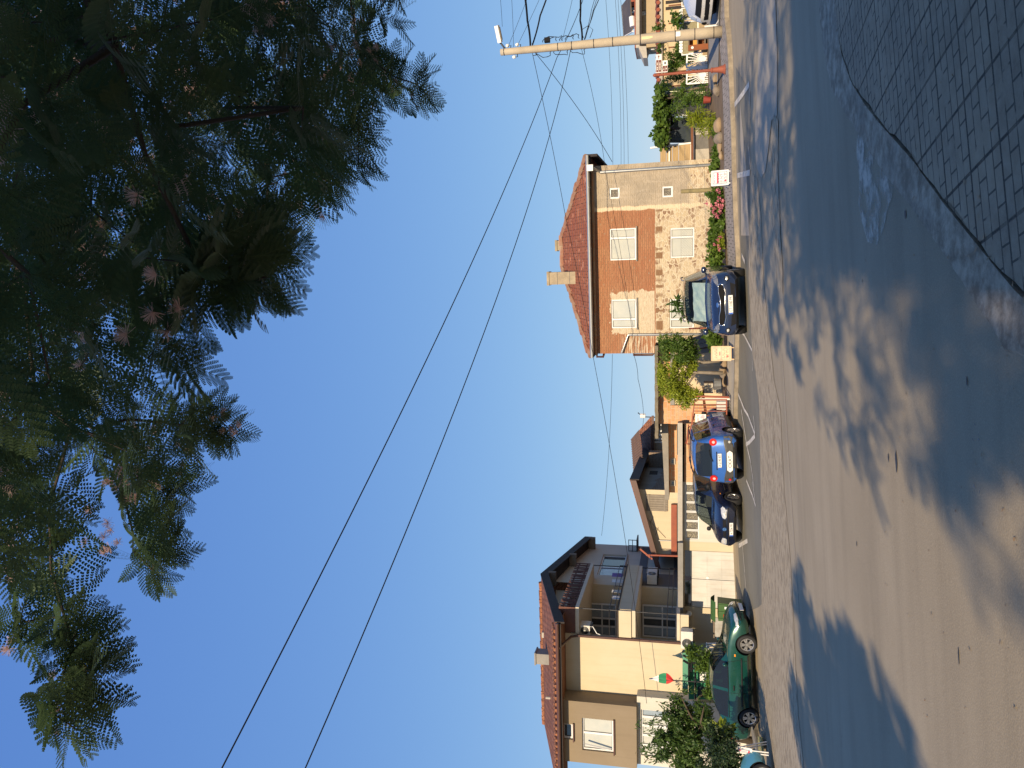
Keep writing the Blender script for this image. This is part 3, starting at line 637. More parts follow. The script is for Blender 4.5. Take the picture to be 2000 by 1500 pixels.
# ================================================================ garage row under it
g0 = at(1437, 1188, 30.0); FG = frame_at(g0, 3.0)
HG = thing('garage', 'low cream garage row with a flat concrete roof slab and grey double doors', 'garage', FG.P(3, 0, g0.z))
gr = lambda *a: FG.rect(*a, 0)
door = gr(1337.5, 1077, 1437, 1188); glz = gr(1339, 945, 1365, 1054)
aL = FG.hit(1400, 1266, 0)[0]; aB = FG.hit(1400, 943, 0)[0]; aE = FG.hit(1400, 828, 0)[0]; zT = FG.hit(1334, 1100, 0)[1]; zb = g0.z - .4
aW = FG.hit(1400, 1060, 0)[0]
b = MB(); b.wall(FG, 0, aL, aW, zb, zT, [door], .15); b.build('wall', M['cream'], HG)
b = MB(); b.wall(FG, 0, aW, aB, zb, zT, [glz], .1); b.build('wall', M['offwhite'], HG)
b = MB(); b.wall(FG, 0.001, aB, aE, zb, zT - .05); b.build('wall', M['brick_o'], HG)
one('wall', M['conc'], HG, lambda k: k.poly([FG.P(aE, 0, zb), FG.P(aE, 3, zb), FG.P(aE, 3, zT), FG.P(aE, 0, zT)]))
cz0, cz1 = FG.hit(1334, 1150, -.5)[1], FG.hit(1324, 1150, -.5)[1]; cL = FG.hit(1330, 1226, -.5)[0]; cR = FG.hit(1330, 1060, -.5)[0]
one('roof_slab', M['conc'], HG, lambda k: k.box(FG, cL, cR, -.55, 4, cz0, cz1))
one('roof_slab', M['conc_l'], HG, lambda k: k.box(FG, cR + .003, aE + .05, -.3, 5, cz0 + .02, cz1 + .01))
def gdoor(k):
    a0, a1, z0, z1 = door; mid = (a0 + a1) / 2; zk = z0 + (z1 - z0) * .86
    for p, q in ((a0 + .02, mid - .01), (mid + .01, a1 - .02)):
        k.box(FG, p, q, .04, .09, z0 + .01, zk)
        for j in (.33, .66): k.box(FG, p + .03, q - .03, .028, .039, z0 + (zk - z0) * j - .015, z0 + (zk - z0) * j + .015)
        k.box(FG, p, p + .05, .03, .039, z0 + .01, zk); k.box(FG, q - .05, q, .03, .039, z0 + .01, zk)
def metaldoor():
    t = NT('galvanised_door'); v = t.co(); c = t.mix(t.rng(t.noise(v, 1.5, 5), .35, .7), (0.55, 0.53, 0.49), (0.43, 0.42, 0.39)); c = t.mix(t.rng(t.noise(t.mapv(v, (6, 6, .5)), 2, 4), .5, .75, 0, .5), c, (0.34, 0.29, 0.23)); return t.fin(c, .6, .1, .4)
gd = one('garage_door', metaldoor(), HG, gdoor)
one('lock', M['white'], gd, lambda k: k.disc(FG.P((door[0] + door[1]) / 2 + .06, .03, door[2] + (door[3] - door[2]) * .55), -FG.f, .05))
def gglz(k):
    a0, a1, z0, z1 = door; zk = z0 + (z1 - z0) * .86
    for p, q in ((a0 + .03, (a0 + a1) / 2 - .08), ((a0 + a1) / 2 + .08, a1 - .03)): k.poly([FG.P(p, .07, zk + .02), FG.P(q, .07, zk + .02), FG.P(q, .07, z1), FG.P(p, .07, z1)])
one('transom_light', M['pane_d'], gd, gglz)
def lattmat():
    t = NT('lattice_glass'); v = t.co(); n = t.voro(v, 26, "Distance", 'DISTANCE_TO_EDGE'); f = t.rng(n, .05, .14); col = t.mix(f, (0.33, 0.29, 0.22), (0.05, 0.048, 0.045)); t.bump(f, .5, .02); return t.fin(col, .5, 0, .4)
M['lattice'] = lattmat()
for i in range(6):
    p = glz[0] + (glz[1] - glz[0]) * (i + .02) / 6; q = glz[0] + (glz[1] - glz[0]) * (i + .98) / 6
    window(HG, FG, 0, (p, q, glz[2], glz[3]), (), pane='lattice', fw=.03, sill=False, recess=.02)
# poster in the last lattice window
pr = FG.rect(1353.5, 945, 1366, 958.5, -.02); t = thing('poster', 'white notice with a red heading stuck to the rightmost lattice window', 'poster', FG.P(pr[0], -.02, pr[2]))
def poster(k):
    a0, a1, z0, z1 = pr; k.box(FG, a0, a1, -.03, -.012, z0, z1, 0); h = z1 - z0; k.box(FG, a0 + .015, a1 - .015, -.033, -.0302, z0 + h * .62, z1 - .015, 1)
    for j in range(4): k.box(FG, a0 + .05, a1 - .06 - .04 * (j % 2), -.033, -.0302, z0 + h * (.12 + .11 * j), z0 + h * (.16 + .11 * j), 1 if j == 0 else 2)
one('sheet', [M['white'], flat('poster_red', (0.62, 0.12, 0.11)), flat('ink', (0.35, 0.3, 0.33))], t, poster)
# satellite dish-like lamp and wall light on the cream pier
p = FG.hit(1346, 1198, -.12); t = thing('wall_lamp', 'small round white lamp on the cream pier left of the garage doors', 'lamp', FG.P(p[0], -.12, p[1]))
one('shade', M['white'], t, lambda k: k.disc(FG.P(p[0], -.14, p[1]), -FG.f, .10, 16, 0, .03)); one('arm', M['rust'], t, lambda k: k.tube([FG.P(p[0], -.1, p[1]), FG.P(p[0] + .05, 0, p[1] + .1)], .015, 6))
# ================================================================ cream house with a shuttered gable behind the garage
k0 = at(1290, 957, 35.0); FC = frame_at(k0, 4.0)
HC = thing('gabled_house', 'cream house with brown eaves, a grey shutter and a dark brick side behind the garage', 'house', FC.P(0, 0, .2))
sCl = FC.hit(1290, 1082, 0)[0]; zr = FC.hit(1243, 957, 0)[1]; zl = FC.hit(1278, 1082, 0)[1]
sh = FC.rect(1262, 966, 1304, 998, 0)
b = MB(); b.poly([FC.P(sCl, 0, 0), FC.P(0, 0, 0), FC.P(0, 0, zr), FC.P(sCl, 0, zl)]); b.build('wall', M['cream'], HC)
SC = Side(FC, 0); dE = 9.5
b = MB(); b.poly([SC.P(0, 0, 0), SC.P(dE, 0, 0), SC.P(dE, 0, zr - .1), SC.P(0, 0, zr)]); b.build('wall', M['brick_d'], HC)
b = MB(); n = 26; rr = random.Random(5); top = [SC.P(dE * i / n, -.012, zr - .12 - .1 * i / n) for i in range(n + 1)]; low = [SC.P(dE * i / n, -.012, zr - .5 - .9 * i / n - rr.uniform(0, .22)) for i in range(n + 1)]
for i in range(n): b.poly([low[i], low[i + 1], top[i + 1], top[i]])
b.build('render_band', M['conc'], HC)
one('side_window', M['void'], HC, lambda k: k.box(FC, -.0, .02, 3.6, 4.6, FC.hits(1290, 896, 0)[1], FC.hits(1276, 896, 0)[1]))
def shut(k):
    a0, a1, z0, z1 = sh
    for j in range(7): k.box(FC, a0 + (a1 - a0) * j / 7 + .005, a0 + (a1 - a0) * (j + 1) / 7 - .005, -.05, -.012, z0, z1)
    for z in (z0 + .12, z1 - .12): k.box(FC, a0, a1, -.07, -.052, z - .04, z + .04)
one('shutter', pm('grey_board', (0.27, 0.235, 0.19), (0.2, 0.17, 0.14), 5), HC, shut)
b = MB(); ov = .45
b.prism([FC.P(sCl - .5, -ov, zl - .17), FC.P(.5, -ov, zr + .16), FC.P(.5, dE + .5, zr + .05), FC.P(sCl - .5, dE + .5, zl - .17)], (0, 0, .1)); ro = b.build('roof', M['tile'], HC)
def fas(k):
    k.prism([FC.P(sCl - .5, -ov - .03, zl - .3), FC.P(.5, -ov - .03, zr - .02), FC.P(.5, -ov - .03, zr + .22), FC.P(sCl - .5, -ov - .03, zl - .08)], FC.f * -.04)
one('fascia', M['brownmetal'], ro, fas)
one('barge_board', M['eavedark'], ro, lambda k: k.prism([FC.P(.5, -ov, zr - .15), FC.P(.5, -ov, zr + .27), FC.P(.5, dE + .5, zr + .14), FC.P(.5, dE + .5, zr - .25)], FC.e * .05))
one('gutter', M['rust'], HC, lambda k: k.box(FC, sCl, -.6, -.25, -.02, FC.hit(1322, 1000, 0)[1], FC.hit(1311, 1000, 0)[1]))
one('wall_pipe', M['zinc'], HC, lambda k: k.tube([FC.P(FC.hit(1286, 1055, 0)[0], -.05, FC.hit(1286, 1055, 0)[1]), FC.P(FC.hit(1318, 1056, 0)[0], -.05, FC.hit(1318, 1056, 0)[1])], .03, 6))
one('cable', M['dkmetal'], HC, lambda k: [k.tube([FC.P(FC.hit(x, y, 0)[0], -.02, FC.hit(x, y, 0)[1]) for x, y in P], .008, 4) for P in (((1270, 1000), (1276, 1010), (1270, 1020), (1274, 1035), (1286, 1030), (1280, 1045)), ((1262, 1010), (1300, 1050)))])
# orange post on the terrace between the houses
q0 = at(1262, 1084, 29.4); q1 = at(1326, 1086, 29.4)
one_t = thing('pergola_post', 'thin rusty red post standing on the garage roof beside the balconies', 'post', q1); one('post', M['rust'], one_t, lambda k: (k.tube([q1, q0], .035, 8), k.bar(at(1250, 1072, 29.4), at(1274, 1092, 29.4), .06, .06)))
# ================================================================ corrugated shed roof, orange tiled house and white sun room further back
t = thing('tiled_house', 'small house far behind with an orange tile roof and a white sun room wall', 'house', at(1300, 840, 42))
FD = frame_at(at(1300, 840, 42), 4.0)
rD = lambda x, y, d=0: FD.P(FD.hit(x, y, d)[0], d, FD.hit(x, y, d)[1])
b = MB(); b.prism([rD(1274, 814), rD(1275, 882), rD(1252, 884, 2.5), rD(1246, 846, 2.5)], (0, 0, .08)); b.build('roof', M['tile_o'], t)
one('wall', M['offwhite'], t, lambda k: k.poly([rD(1330, 822, .3), rD(1330, 880, .3), rD(1274, 880, .3), rD(1274, 822, .3)]))
one('eave', M['brownmetal'], t, lambda k: k.bar(rD(1275, 812, -.1), rD(1275, 884, -.1), .16, .12))
one('window', M['white'], t, lambda k: [k.box(FD, FD.hit(1280, y, 0)[0] - .05, FD.hit(1280, y, 0)[0] + .05, .1, .29, FD.hit(1300, y, 0)[1], FD.hit(1277, y, 0)[1]) for y in (830, 842, 850, 858, 864)])
t = thing('corrugated_roof_shed', 'shed with a brown corrugated roof rising behind the dark brick gable', 'shed', at(1300, 890, 40))
FS = frame_at(at(1300, 890, 40), 0)
rS = lambda x, y, d=0: FS.P(FS.hit(x, y, d)[0], d, FS.hit(x, y, d)[1])
def corr(k):
    a, bq, c, d = rS(1248, 838, 2), rS(1254, 900, 0), rS(1244, 950, 0), rS(1232, 858, 2)
    a, bq, c, d = rS(1249, 838), rS(1262, 940), rS(1240, 948, 3.0), rS(1233, 857, 3.0)
    n = 40
    for i in range(n):
        for j in range(1):
            P0, P1 = a.lerp(bq, i / n), a.lerp(bq, (i + 1) / n); Q0, Q1 = d.lerp(c, i / n), d.lerp(c, (i + 1) / n); h0, h1 = Vector((0, 0, .05 * (i % 2))), Vector((0, 0, .05 * ((i + 1) % 2)))
            k.poly([P0 + h0, P1 + h1, Q1 + h1, Q0 + h0])
one('roof', pm('rusty_corrugated', (0.20, 0.12, 0.075), (0.15, 0.09, 0.06), 2, .8), t, corr)
one('wall', M['brick_d'], t, lambda k: k.box(FS, FS.hit(1290, 950)[0], FS.hit(1290, 886)[0], .6, 2.4, 0, rS(1249, 838).z - .45))
# ================================================================ flat-roofed brick outbuilding
e0_ = at(1310, 958, 31.2); FE = frame_at(e0_, 3.0)
t = thing('brick_outbuilding', 'orange brick outbuilding with a grey slab roof and two small vents above the blue car', 'outbuilding', FE.P(1, 0, .2))
sE0 = FE.hit(1315, 962, 0)[0]; sE1 = FE.hit(1315, 828, 0)[0]; zA, zB = FE.hit(1307, 880, 0)[1], FE.hit(1294, 880, -.4)[1]
b = MB(); b.wall(FE, 0, sE0, sE1, 0, zA + .02); b.poly([FE.P(sE1, 0, 0), FE.P(sE1, 3, 0), FE.P(sE1, 3, zA), FE.P(sE1, 0, zA)]); b.build('wall', M['brick_o'], t)
one('roof', pm('grey_slab_edge', (0.30, 0.265, 0.215), (0.21, 0.19, 0.16), 3, .9, .6), t, lambda k: k.prism([FE.P(sE0 - .2, -.5, zA), FE.P(sE1 + .1, -.5, zA + .03), FE.P(sE1 + .1, -.5, zB + .05), FE.P(sE0 - .2, -.5, zB - .1)], FE.f * 4))
for x0, y0, x1, y1 in ((1309, 895, 1319, 907), (1309, 938, 1319, 949)):
    r = FE.rect(x0, y0, x1, y1, 0); o = one('vent', M['conc_l'], t, lambda k: (k.box(FE, r[0], r[1], -.05, -.002, r[2], r[2] + .05), k.box(FE, r[0], r[1], -.05, -.002, r[3] - .05, r[3]), k.box(FE, r[0], r[0] + .05, -.05, -.002, r[2] + .05, r[3] - .05), k.box(FE, r[1] - .05, r[1], -.05, -.002, r[2] + .05, r[3] - .05)))
    one('pane', M['pane_d'], o, lambda k: k.poly([FE.P(r[0], -.01, r[2]), FE.P(r[1], -.01, r[2]), FE.P(r[1], -.01, r[3]), FE.P(r[0], -.01, r[3])]))
# ================================================================ brick shed behind the yellow tree, with plastered wall and pier
f0 = at(1380, 690, 29.6); FF = frame_at(f0, 8.0)
t = thing('brick_shed', 'brick and plaster shed with a mossy slab roof behind the yellow green tree', 'shed', FF.P(-1, 0, .2)); HS = t
sF0 = FF.hit(1350, 828, 0)[0]; sF1 = FF.hit(1350, 688, 0)[0]; z1, z0 = FF.hit(1279, 760, -.3)[1], FF.hit(1285.5, 760, -.3)[1]
b = MB(); b.wall(FF, 0, sF0, sF1, FF.hit(1309, 760)[1], z0 + .05); b.build('wall', M['brick_o'], t)
b = MB(); b.wall(FF, 0, sF0 + .75, sF1, -.2, FF.hit(1309, 760)[1] - .16); b.build('wall', stucco('patched_plaster', (0.62, 0.50, 0.33), (.7, .62, .5), .7), t)
b = MB(); b.box(FF, sF0, sF0 + .72, -.06, .3, -.2, FF.hit(1309, 760)[1] - .002); b.build('pier', M['brick_o'], t)
one('lintel', M['conc'], t, lambda k: k.box(FF, sF0 + .73, sF1, -.04, .0, FF.hit(1309, 760)[1] - .16, FF.hit(1309, 760)[1]))
b = MB(); rr = random.Random(9); n = 30; P = [FF.P(sF0 - .5 + (sF1 - sF0 + .8) * i / n, -.42 + rr.uniform(-.03, .03), z0 + rr.uniform(-.01, .01)) for i in range(n + 1)]
for a, c in zip(P, P[1:]):
    u, v = Vector((0, 0, z1 - z0)), FF.f * 3
    b.poly([a, c, c + u, a + u]); b.poly([a + u, c + u, c + u + v, a + u + v]); b.poly([a, a + v, c + v, c])
b.build('roof', pm('mossy_slab', (0.24, 0.20, 0.145), (0.13, 0.115, 0.08), 5, .9, .8), t)
one('opening', M['void'], t, lambda k: k.box(FF, sF0 - 1.3, sF0 - .004, .4, .5, -.2, FF.hit(1322, 815, .4)[1]))
# ================================================================ two storey brick and stone house
m0 = at(1390, 310, 29.4); FM = frame_at(m0, 9.5)
HM = thing('brick_house', 'two storey house of bare orange brick over rubble stone with a red hipped roof', 'house', FM.P(-3.5, 0, .4))
sm = FM.hit(1250, 690, 0)[0]; zMe = FM.hit(1161, 500, 0)[1]
def facademat(sA, sB, zS, zE_, sP0, sP1):
    "brick above, rubble stone below, grey render at the right end, plaster left around the left window"
    t = NT('patched_facade'); uv = t.co("UV"); x = t.xyz(uv); o = t.co()
    s, z = x[0], x[1]; n = t.noise(uv, 2.2, 6, .65); n2 = t.noise(uv, 7, 5, .6); jag = t.math('ADD', t.math('MULTIPLY', t.math('SUBTRACT', n, .5), .7), t.math('MULTIPLY', t.math('SUBTRACT', n2, .5), .35))
    c, f = t.brick(uv, (0.305, 0.13, 0.070), (0.375, 0.185, 0.10), (0.25, 0.14, 0.08), .24, .072, .011, .5, .1)
    c = t.mix(t.rng(t.noise(uv, 1.2, 5), .4, .7, 0, .5), c, (0.33, 0.135, 0.07)); c = t.mix(t.rng(t.voro(t.mapv(uv, (1, 1.6, 1)), 2.6), .0, .16, .75, 0), c, (0.30, 0.26, 0.19))
    # rubble stone
    wv = t.n("VectorMath", operation='ADD'); t.set(wv.inputs[0], t.mapv(uv, (1, 1.5, 1))); dn = t.n("TexNoise"); t.set(dn.inputs[0], uv); dn.inputs["Scale"].default_value = 4; 
    sc = t.n("VectorMath", operation='SCALE'); t.set(sc.inputs[0], dn.outputs["Color"]); sc.inputs["Scale"].default_value = .22; t.set(wv.inputs[1], sc.outputs[0]); wv = wv.outputs[0]
    vc = t.voro(wv, 5.4, "Color"); ve = t.voro(wv, 5.4, "Distance", 'DISTANCE_TO_EDGE'); hue = t.xyz(vc)[0]
    st = t.mix(t.rng(hue, .35, .8), (0.50, 0.40, 0.26), (0.22, 0.13, 0.08)); st = t.mix(t.rng(t.noise(uv, 1.6, 6, .7), .44, .62), st, (0.55, 0.46, 0.32))
    st = t.mix(t.rng(ve, .03, .13, 1, 0), st, (0.58, 0.50, 0.37)); st = t.mix(t.rng(t.noise(uv, 16, 4), .5, .7, 0, .5), st, (0.40, 0.30, 0.19))
    # dark string course of stones just under the brick
    band = t.math('MULTIPLY', t.rng(z, zS - .30, zS - .26), t.rng(z, zS - .04, zS - .0, 1, 0)); xb = t.voro(t.mapv(uv, (2.6, .01, 1)), 1.0, "Distance", 'DISTANCE_TO_EDGE')
    st = t.mix(t.math('MULTIPLY', band, t.rng(xb, .10, .16)), st, (0.23, 0.135, 0.075))
    pl = t.mix(t.rng(t.noise(uv, 1.4, 6, .65), .35, .68), (0.42, 0.35, 0.26), (0.30, 0.255, 0.195)); pl = t.mix(t.rng(t.noise(t.mapv(uv, (3, .5, 1)), 2.2, 5, .7), .5, .72, 0, .7), pl, (0.47, 0.40, 0.31))
    zc = t.mix(t.math('GREATER_THAN', t.math('ADD', z, t.math('MULTIPLY', jag, .12)), zS), st, c)
    # plaster remains round the left window
    dx = t.math('ABSOLUTE', t.math('SUBTRACT', s, sP0)); inside = t.math('SUBTRACT', t.math('ADD', sP1, t.math('MULTIPLY', jag, 1.2)), dx)
    pz = t.math('MULTIPLY', t.rng(z, zS + .02, zS + .05), t.math('GREATER_THAN', t.math('SUBTRACT', zE_ - .62, z), t.math('MULTIPLY', jag, .9)))
    fl = t.math('MULTIPLY', t.rng(inside, -.02, .03), pz); patch = t.mix(t.rng(n2, .4, .65), (0.50, 0.41, 0.29), (0.57, 0.48, 0.35))
    streak = t.math('MULTIPLY', t.rng(t.math('SUBTRACT', sA + 1.35, t.math('ADD', s, t.math('MULTIPLY', jag, 1.2))), 0, .05), t.rng(t.noise(t.mapv(uv, (1.2, 13, 1)), 1.3, 4), .47, .55)); streak = t.math('MULTIPLY', streak, t.rng(t.math('SUBTRACT', zE_ - .9, z), 0, .5)); streak = t.math('MULTIPLY', streak, t.rng(z, zS, zS + .05))
    zc = t.mix(streak, zc, patch); zc = t.mix(fl, zc, patch)
    rp = t.math('ADD', s, t.math('MULTIPLY', jag, .28)); edge = t.math('MULTIPLY', t.rng(rp, sB - .16, sB - .12), t.rng(rp, sB - .02, sB + .02, 1, 0)); zlow = t.rng(t.math('ADD', z, t.math('MULTIPLY', jag, .4)), zS - 1.35, zS - 1.2)
    pl2 = t.mix(zlow, st, pl); zc = t.mix(t.rng(rp, sB - .02, sB + .02), zc, pl2); zc = t.mix(edge, zc, (0.62, 0.52, 0.36))
    t.bump(t.math('ADD', t.math('MULTIPLY', f, -1), t.math('ADD', t.rng(ve, 0, .2), t.noise(uv, 40, 4))), .55, .018); return t.fin(zc, .92, 0, .15)
zS = FM.hit(1280, 540, 0)[1]; sB = FM.hit(1230, 403, 0)[0]
sPc = (FM.hit(1220, 570)[0] + FM.hit(1220, 652)[0]) / 2; sPw = abs(FM.hit(1220, 570)[0] - FM.hit(1220, 652)[0]) / 2 + .02
def uvs(F): return F.o.dot(F.e)   # wall UVs run along the facade measured from the world origin
k_ = uvs(FM); sg = 1
WM = [FM.rect(*q, 0) for q in ((1194, 585, 1243, 641), (1191, 446, 1242, 508), (1309, 445, 1356, 503), (1308, 584, 1355, 641), (1190, 367, 1210, 388), (1293, 364, 1314, 385))]
fm_ = facademat(sm + k_, sB + k_, zS, zMe, sPc + k_, sPw)
b = MB(); b.wall(FM, 0, sm, 0, -.4, zMe + .12, WM, .10); fw_ = b.build('wall', fm_, HM)
one('wall', M['conc'], HM, lambda k: (k.poly([FM.P(0, 0, -.4), FM.P(0, 8, -.4), FM.P(0, 8, zMe + .1), FM.P(0, 0, zMe + .1)]), k.poly([FM.P(sm, 0, -.4), FM.P(sm, 0, zMe + .1), FM.P(sm, 8, zMe + .1), FM.P(sm, 8, -.4)])))
for i, (r, ml) in enumerate(zip(WM, ((.31,), (.70,), (.69,), (.31,), (), ()))):
    window(HM, FM, 0, r, ml, pane=('pane', 'pane', 'pane_b', 'pane', 'lattice', 'lattice')[i] if i != 2 else 'pane', panes=(['pane', 'pane'] if ml else ['pane_k']) if False else None, fw=.05 if ml else .06, recess=.035, sill=i in (0, 1), sillmat='conc')
for i in (4, 5): pass
# cornice bricks, gutter, roof
one('cornice', M['brick_o'], HM, lambda k: (k.box(FM, sm - .05, .05, -.08, -.002, zMe - .03, zMe + .05), k.box(FM, sm - .08, .08, -.16, .0, zMe + .053, zMe + .12)))
zev = zMe + .13; ov = .38; ap = FM.hit(1100, 500, 3.9); apL, apR = FM.hit(1100, 520, 3.9)[0], FM.hit(1100, 462, 3.9)[0]; zap = ap[1]
eL, eR = FM.hit(1160, 697, -ov)[0], FM.hit(1156, 306, -ov)[0]
E = [FM.P(eL, -ov, zev), FM.P(eR, -ov, zev), FM.P(eR, 8.2, zev), FM.P(eL, 8.2, zev)]; T = [FM.P(apL, 3.9, zap), FM.P(apR, 3.9, zap)]
b = MB(); up = Vector((0, 0, .07))
# tiles laid in courses: each course a strip standing a little proud of the one below
def slope(P0, P1, Q1, Q0, n):
    nrm = (P1 - P0).cross(Q0 - P0).normalized()
    for i in range(n):
        a, c = i / n, (i + 1) / n + .35 / n; c = min(c, 1)
        l0, r0, l1, r1 = P0.lerp(Q0, a), P1.lerp(Q1, a), P0.lerp(Q0, c), P1.lerp(Q1, c)
        b.poly([l0 + nrm * .055, r0 + nrm * .055, r1 + nrm * .012, l1 + nrm * .012]); b.poly([l0 + nrm * .02, r0 + nrm * .02, r0 + nrm * .055, l0 + nrm * .055])
slope(E[0], E[1], T[1], T[0], 15); slope(E[1], E[2], T[1], T[1], 12); slope(E[3], E[0], T[0], T[0], 12)
b.poly([E[0] - up, E[3] - up, E[2] - up, E[1] - up])
def redtile():
    t = NT('red_flat_tiles'); uv = t.co("UV"); c, f = t.brick(uv, (0.30, 0.118, 0.072), (0.22, 0.085, 0.056), (0.09, 0.04, 0.03), .24, .36, .014, .5); o = t.co()
    col = t.mix(t.rng(t.noise(o, 1.1, 5, .6), .4, .7, 0, .6), c, (0.22, 0.07, 0.05)); r, _ = t.brick(uv, (0, 0, 0), (1, 1, 1), (0, 0, 0), .24, .36, 0, .5)
    col = t.mix(t.rng(t.noise(o, 3.5, 3), .60, .66, 0, .55), col, (0.50, 0.25, 0.17)); col = t.mix(t.rng(t.noise(o, 9, 5, .7), .55, .75, 0, .55), col, (0.33, 0.25, 0.17)); t.bump(t.math('MULTIPLY', f, -1), .8, .02); return t.fin(col, .85, 0, .2)
ro = b.build('roof', redtile(), HM)
def hipcaps(k):
    rr = random.Random(2)
    for p, q in ((E[0], T[0]), (E[1], T[1]), (T[0], T[1]), (E[2], T[1])):
        n = max(2, int((q - p).length / .33)); 
        for i in range(n):
            a, c = p.lerp(q, i / n), p.lerp(q, (i + 1.05) / n); j = Vector((rr.uniform(-.03, .03), rr.uniform(-.03, .03), .05 + rr.uniform(-.02, .03))); k.tube([a + j, c + j + Vector((0, 0, .02))], [.12, .09], 7)
one('hip_tiles', pm('mortared_hip_tiles', (0.36, 0.27, 0.19), (0.30, 0.12, 0.075), 2.2, .9, .6), ro, hipcaps)
one('soffit', M['eavedark'], HM, lambda k: k.box(FM, eL, eR, -ov - .02, .0, zev - .085, zev - .072))
one('gutter', M['zinc'], HM, lambda k: (k.tube([FM.P(eL - .02, -ov - .09, zev - .01), FM.P(eR + .05, -ov - .09, zev + .02)], .07, 10), [k.tube([FM.P(eL + (eR - eL) * q, -ov - .09, zev), FM.P(eL + (eR - eL) * q + .02, -ov - .09, zev)], .08, 10) for q in (.1, .25, .4, .55, .7, .85)]))
one('side_gutter', M['eavedark'], HM, lambda k: k.box(FM, eR + .003, eR + .10, -ov, 7, zev - .35, zev + .05))
r0 = FM.hit(1178, 322, -.3); r1 = FM.hit(1392, 311, -.08)
one('downpipe', M['zinc'], HM, lambda k: (k.tube([FM.P(-.12, -ov - .08, zev - .05), FM.P(-.12, -ov - .05, zev - .22), FM.P(-.25, -.09, zev - .42), FM.P(-.22, -.09, .1)], .055, 10), k.box(FM, -.23, -.0, -ov - .2, -ov + .02, zev - .2, zev + .03)))
p0, p1, p2 = FM.hit(1214, 687, -.1), FM.hit(1227, 654, -.1), FM.hit(1385, 653, -.1)
one('downpipe', M['zinc'], HM, lambda k: k.tube([FM.P(p0[0] - .05, -.1, p0[1]), FM.P(p1[0], -.1, p1[1]), FM.P(p2[0], -.1, p2[1])], .05, 10))
def chim(cd, x0, x1, y0, y1, dep, zlow, name='chimney'):
    a0, a1 = FM.hit(x0 + 10, y1, cd)[0], FM.hit(x0 + 10, y0, cd)[0]; zt = FM.hit(x0, (y0 + y1) / 2, cd)[1]
    def fn(k):
        k.box(FM, a0, a1, cd, cd + dep, zlow, zt - .1); k.box(FM, a0 - .03, a1 + .03, cd - .03, cd + dep + .03, zt - .097, zt)
        for q in (.35, .7): k.box(FM, a0 - .006, a1 + .006, cd - .006, cd + dep + .006, zlow + (zt - zlow) * q - .008, zlow + (zt - zlow) * q + .008, 1)
    one(name, [pm('old_chimney_render', (0.44, 0.36, 0.24), (0.28, 0.23, 0.16), 4, .9, .5), M['conc_d']], ro, fn)
chim(1.7, 1068, 1130, 532, 556, .6, zev + .6); chim(4.6, 1084, 1095, 470, 489, .5, zap - 1)
# brackets and a bent stove pipe at the left edge
def brk(k, x0, x1, y):
        a, z0_ = FM.hit(x0, y, .3); z1_ = FM.hit(x1, y, .3)[1]; k.tube([FM.P(sm, .3, z0_), FM.P(a, .3, z0_), FM.P(a, .3, z1_), FM.P(sm, .3, z1_ - .05)], .05, 6)
for q_ in ((1166, 1178, 697), (1237, 1275, 693)): one('bracket', M['brownmetal'], HM, lambda k: brk(k, *q_))
# ---------------------------------------------------------------- wire mesh fence in front of it
FW = frame_at(at(1412, 310, 27.6), 6.0)
sw0 = FW.hit(1400, 655)[0]; zf0 = .25; zf1 = FW.hit(1330, 400)[1]
t = thing('mesh_fence', 'thin wire mesh fence with a mossy post in front of the brick house', 'fence', FW.P(-2, 0, .3))
def mesh(k):
    h = zf1 - zf0; n = int((-sw0 + h) / .09)
    for i in range(n):
        s = sw0 - h + i * .09
        for sg_ in (1, -1):
            a, c = (s, s + h) if sg_ > 0 else (s + h, s); za, zc = zf0, zf1
            lo, hi = sw0, 0
            pts = []
            for tt in (0, 1):
                pts.append((a + (c - a) * tt, za + (zc - za) * tt))
            (x0, z0_), (x1, z1_) = pts
            if min(x0, x1) < lo or max(x0, x1) > hi: continue
            k.tube([FW.P(x0, 0, z0_), FW.P(x1, 0, z1_)], .0022, 3, 0, False)
    for z in (zf0 + .05, zf1): k.tube([FW.P(sw0, 0, z), FW.P(0, 0, z)], .004, 4)
one('wire_mesh', flat('mesh_wire', (0.36, 0.33, 0.27), .6, .2), t, mesh)
pp = FW.hit(1330, 374); one('post', pm('mossy_post', (0.32, 0.26, 0.13), (0.2, 0.17, 0.09), 7, .9, .6), t, lambda k: k.tube([FW.P(pp[0], 0, 0), FW.P(pp[0], 0, pp[1])], [.085, .07], 10))
one('post', M['rust'], t, lambda k: k.tube([FW.P(FW.hit(1380, 641)[0], 0, 0), FW.P(FW.hit(1380, 641)[0], 0, FW.hit(1345, 641)[1])], .03, 8))
# ================================================================ wooden shed wall, yard wall, pergola to the right of the house
FP = frame_at(at(1395, 300, 30.2), 10.0)
rp = lambda x, y, d=0: FP.P(FP.hit(x, y, d)[0], d, FP.hit(x, y, d)[1])
t = thing('plank_shed', 'beige plank shed wall with a white frame beside the brick house downpipe', 'shed', FP.P(0, 0, .5))
r = FP.rect(1289, 281, 1350, 318)
def planks(k):
    n = 5; zc = r[3]
    for i in range(n): h = (r[3] - r[2]) / n; k.box(FP, r[0] + .03 * (i % 2), r[1], .02 + .008 * (i % 2), .06, r[2] + h * i + .006, r[2] + h * (i + 1) - .006)
def plankmat():
    t = NT('beige_planks'); v = t.co(); c = t.mix(t.rng(t.noise(t.mapv(v, (1, 1, 9)), 1.4, 6, .65), .35, .7), (0.44, 0.32, 0.17), (0.30, 0.215, 0.12)); return t.fin(c, .8, 0, .2)  # beige boards with streaky grain
one('boards', plankmat(), t, planks)
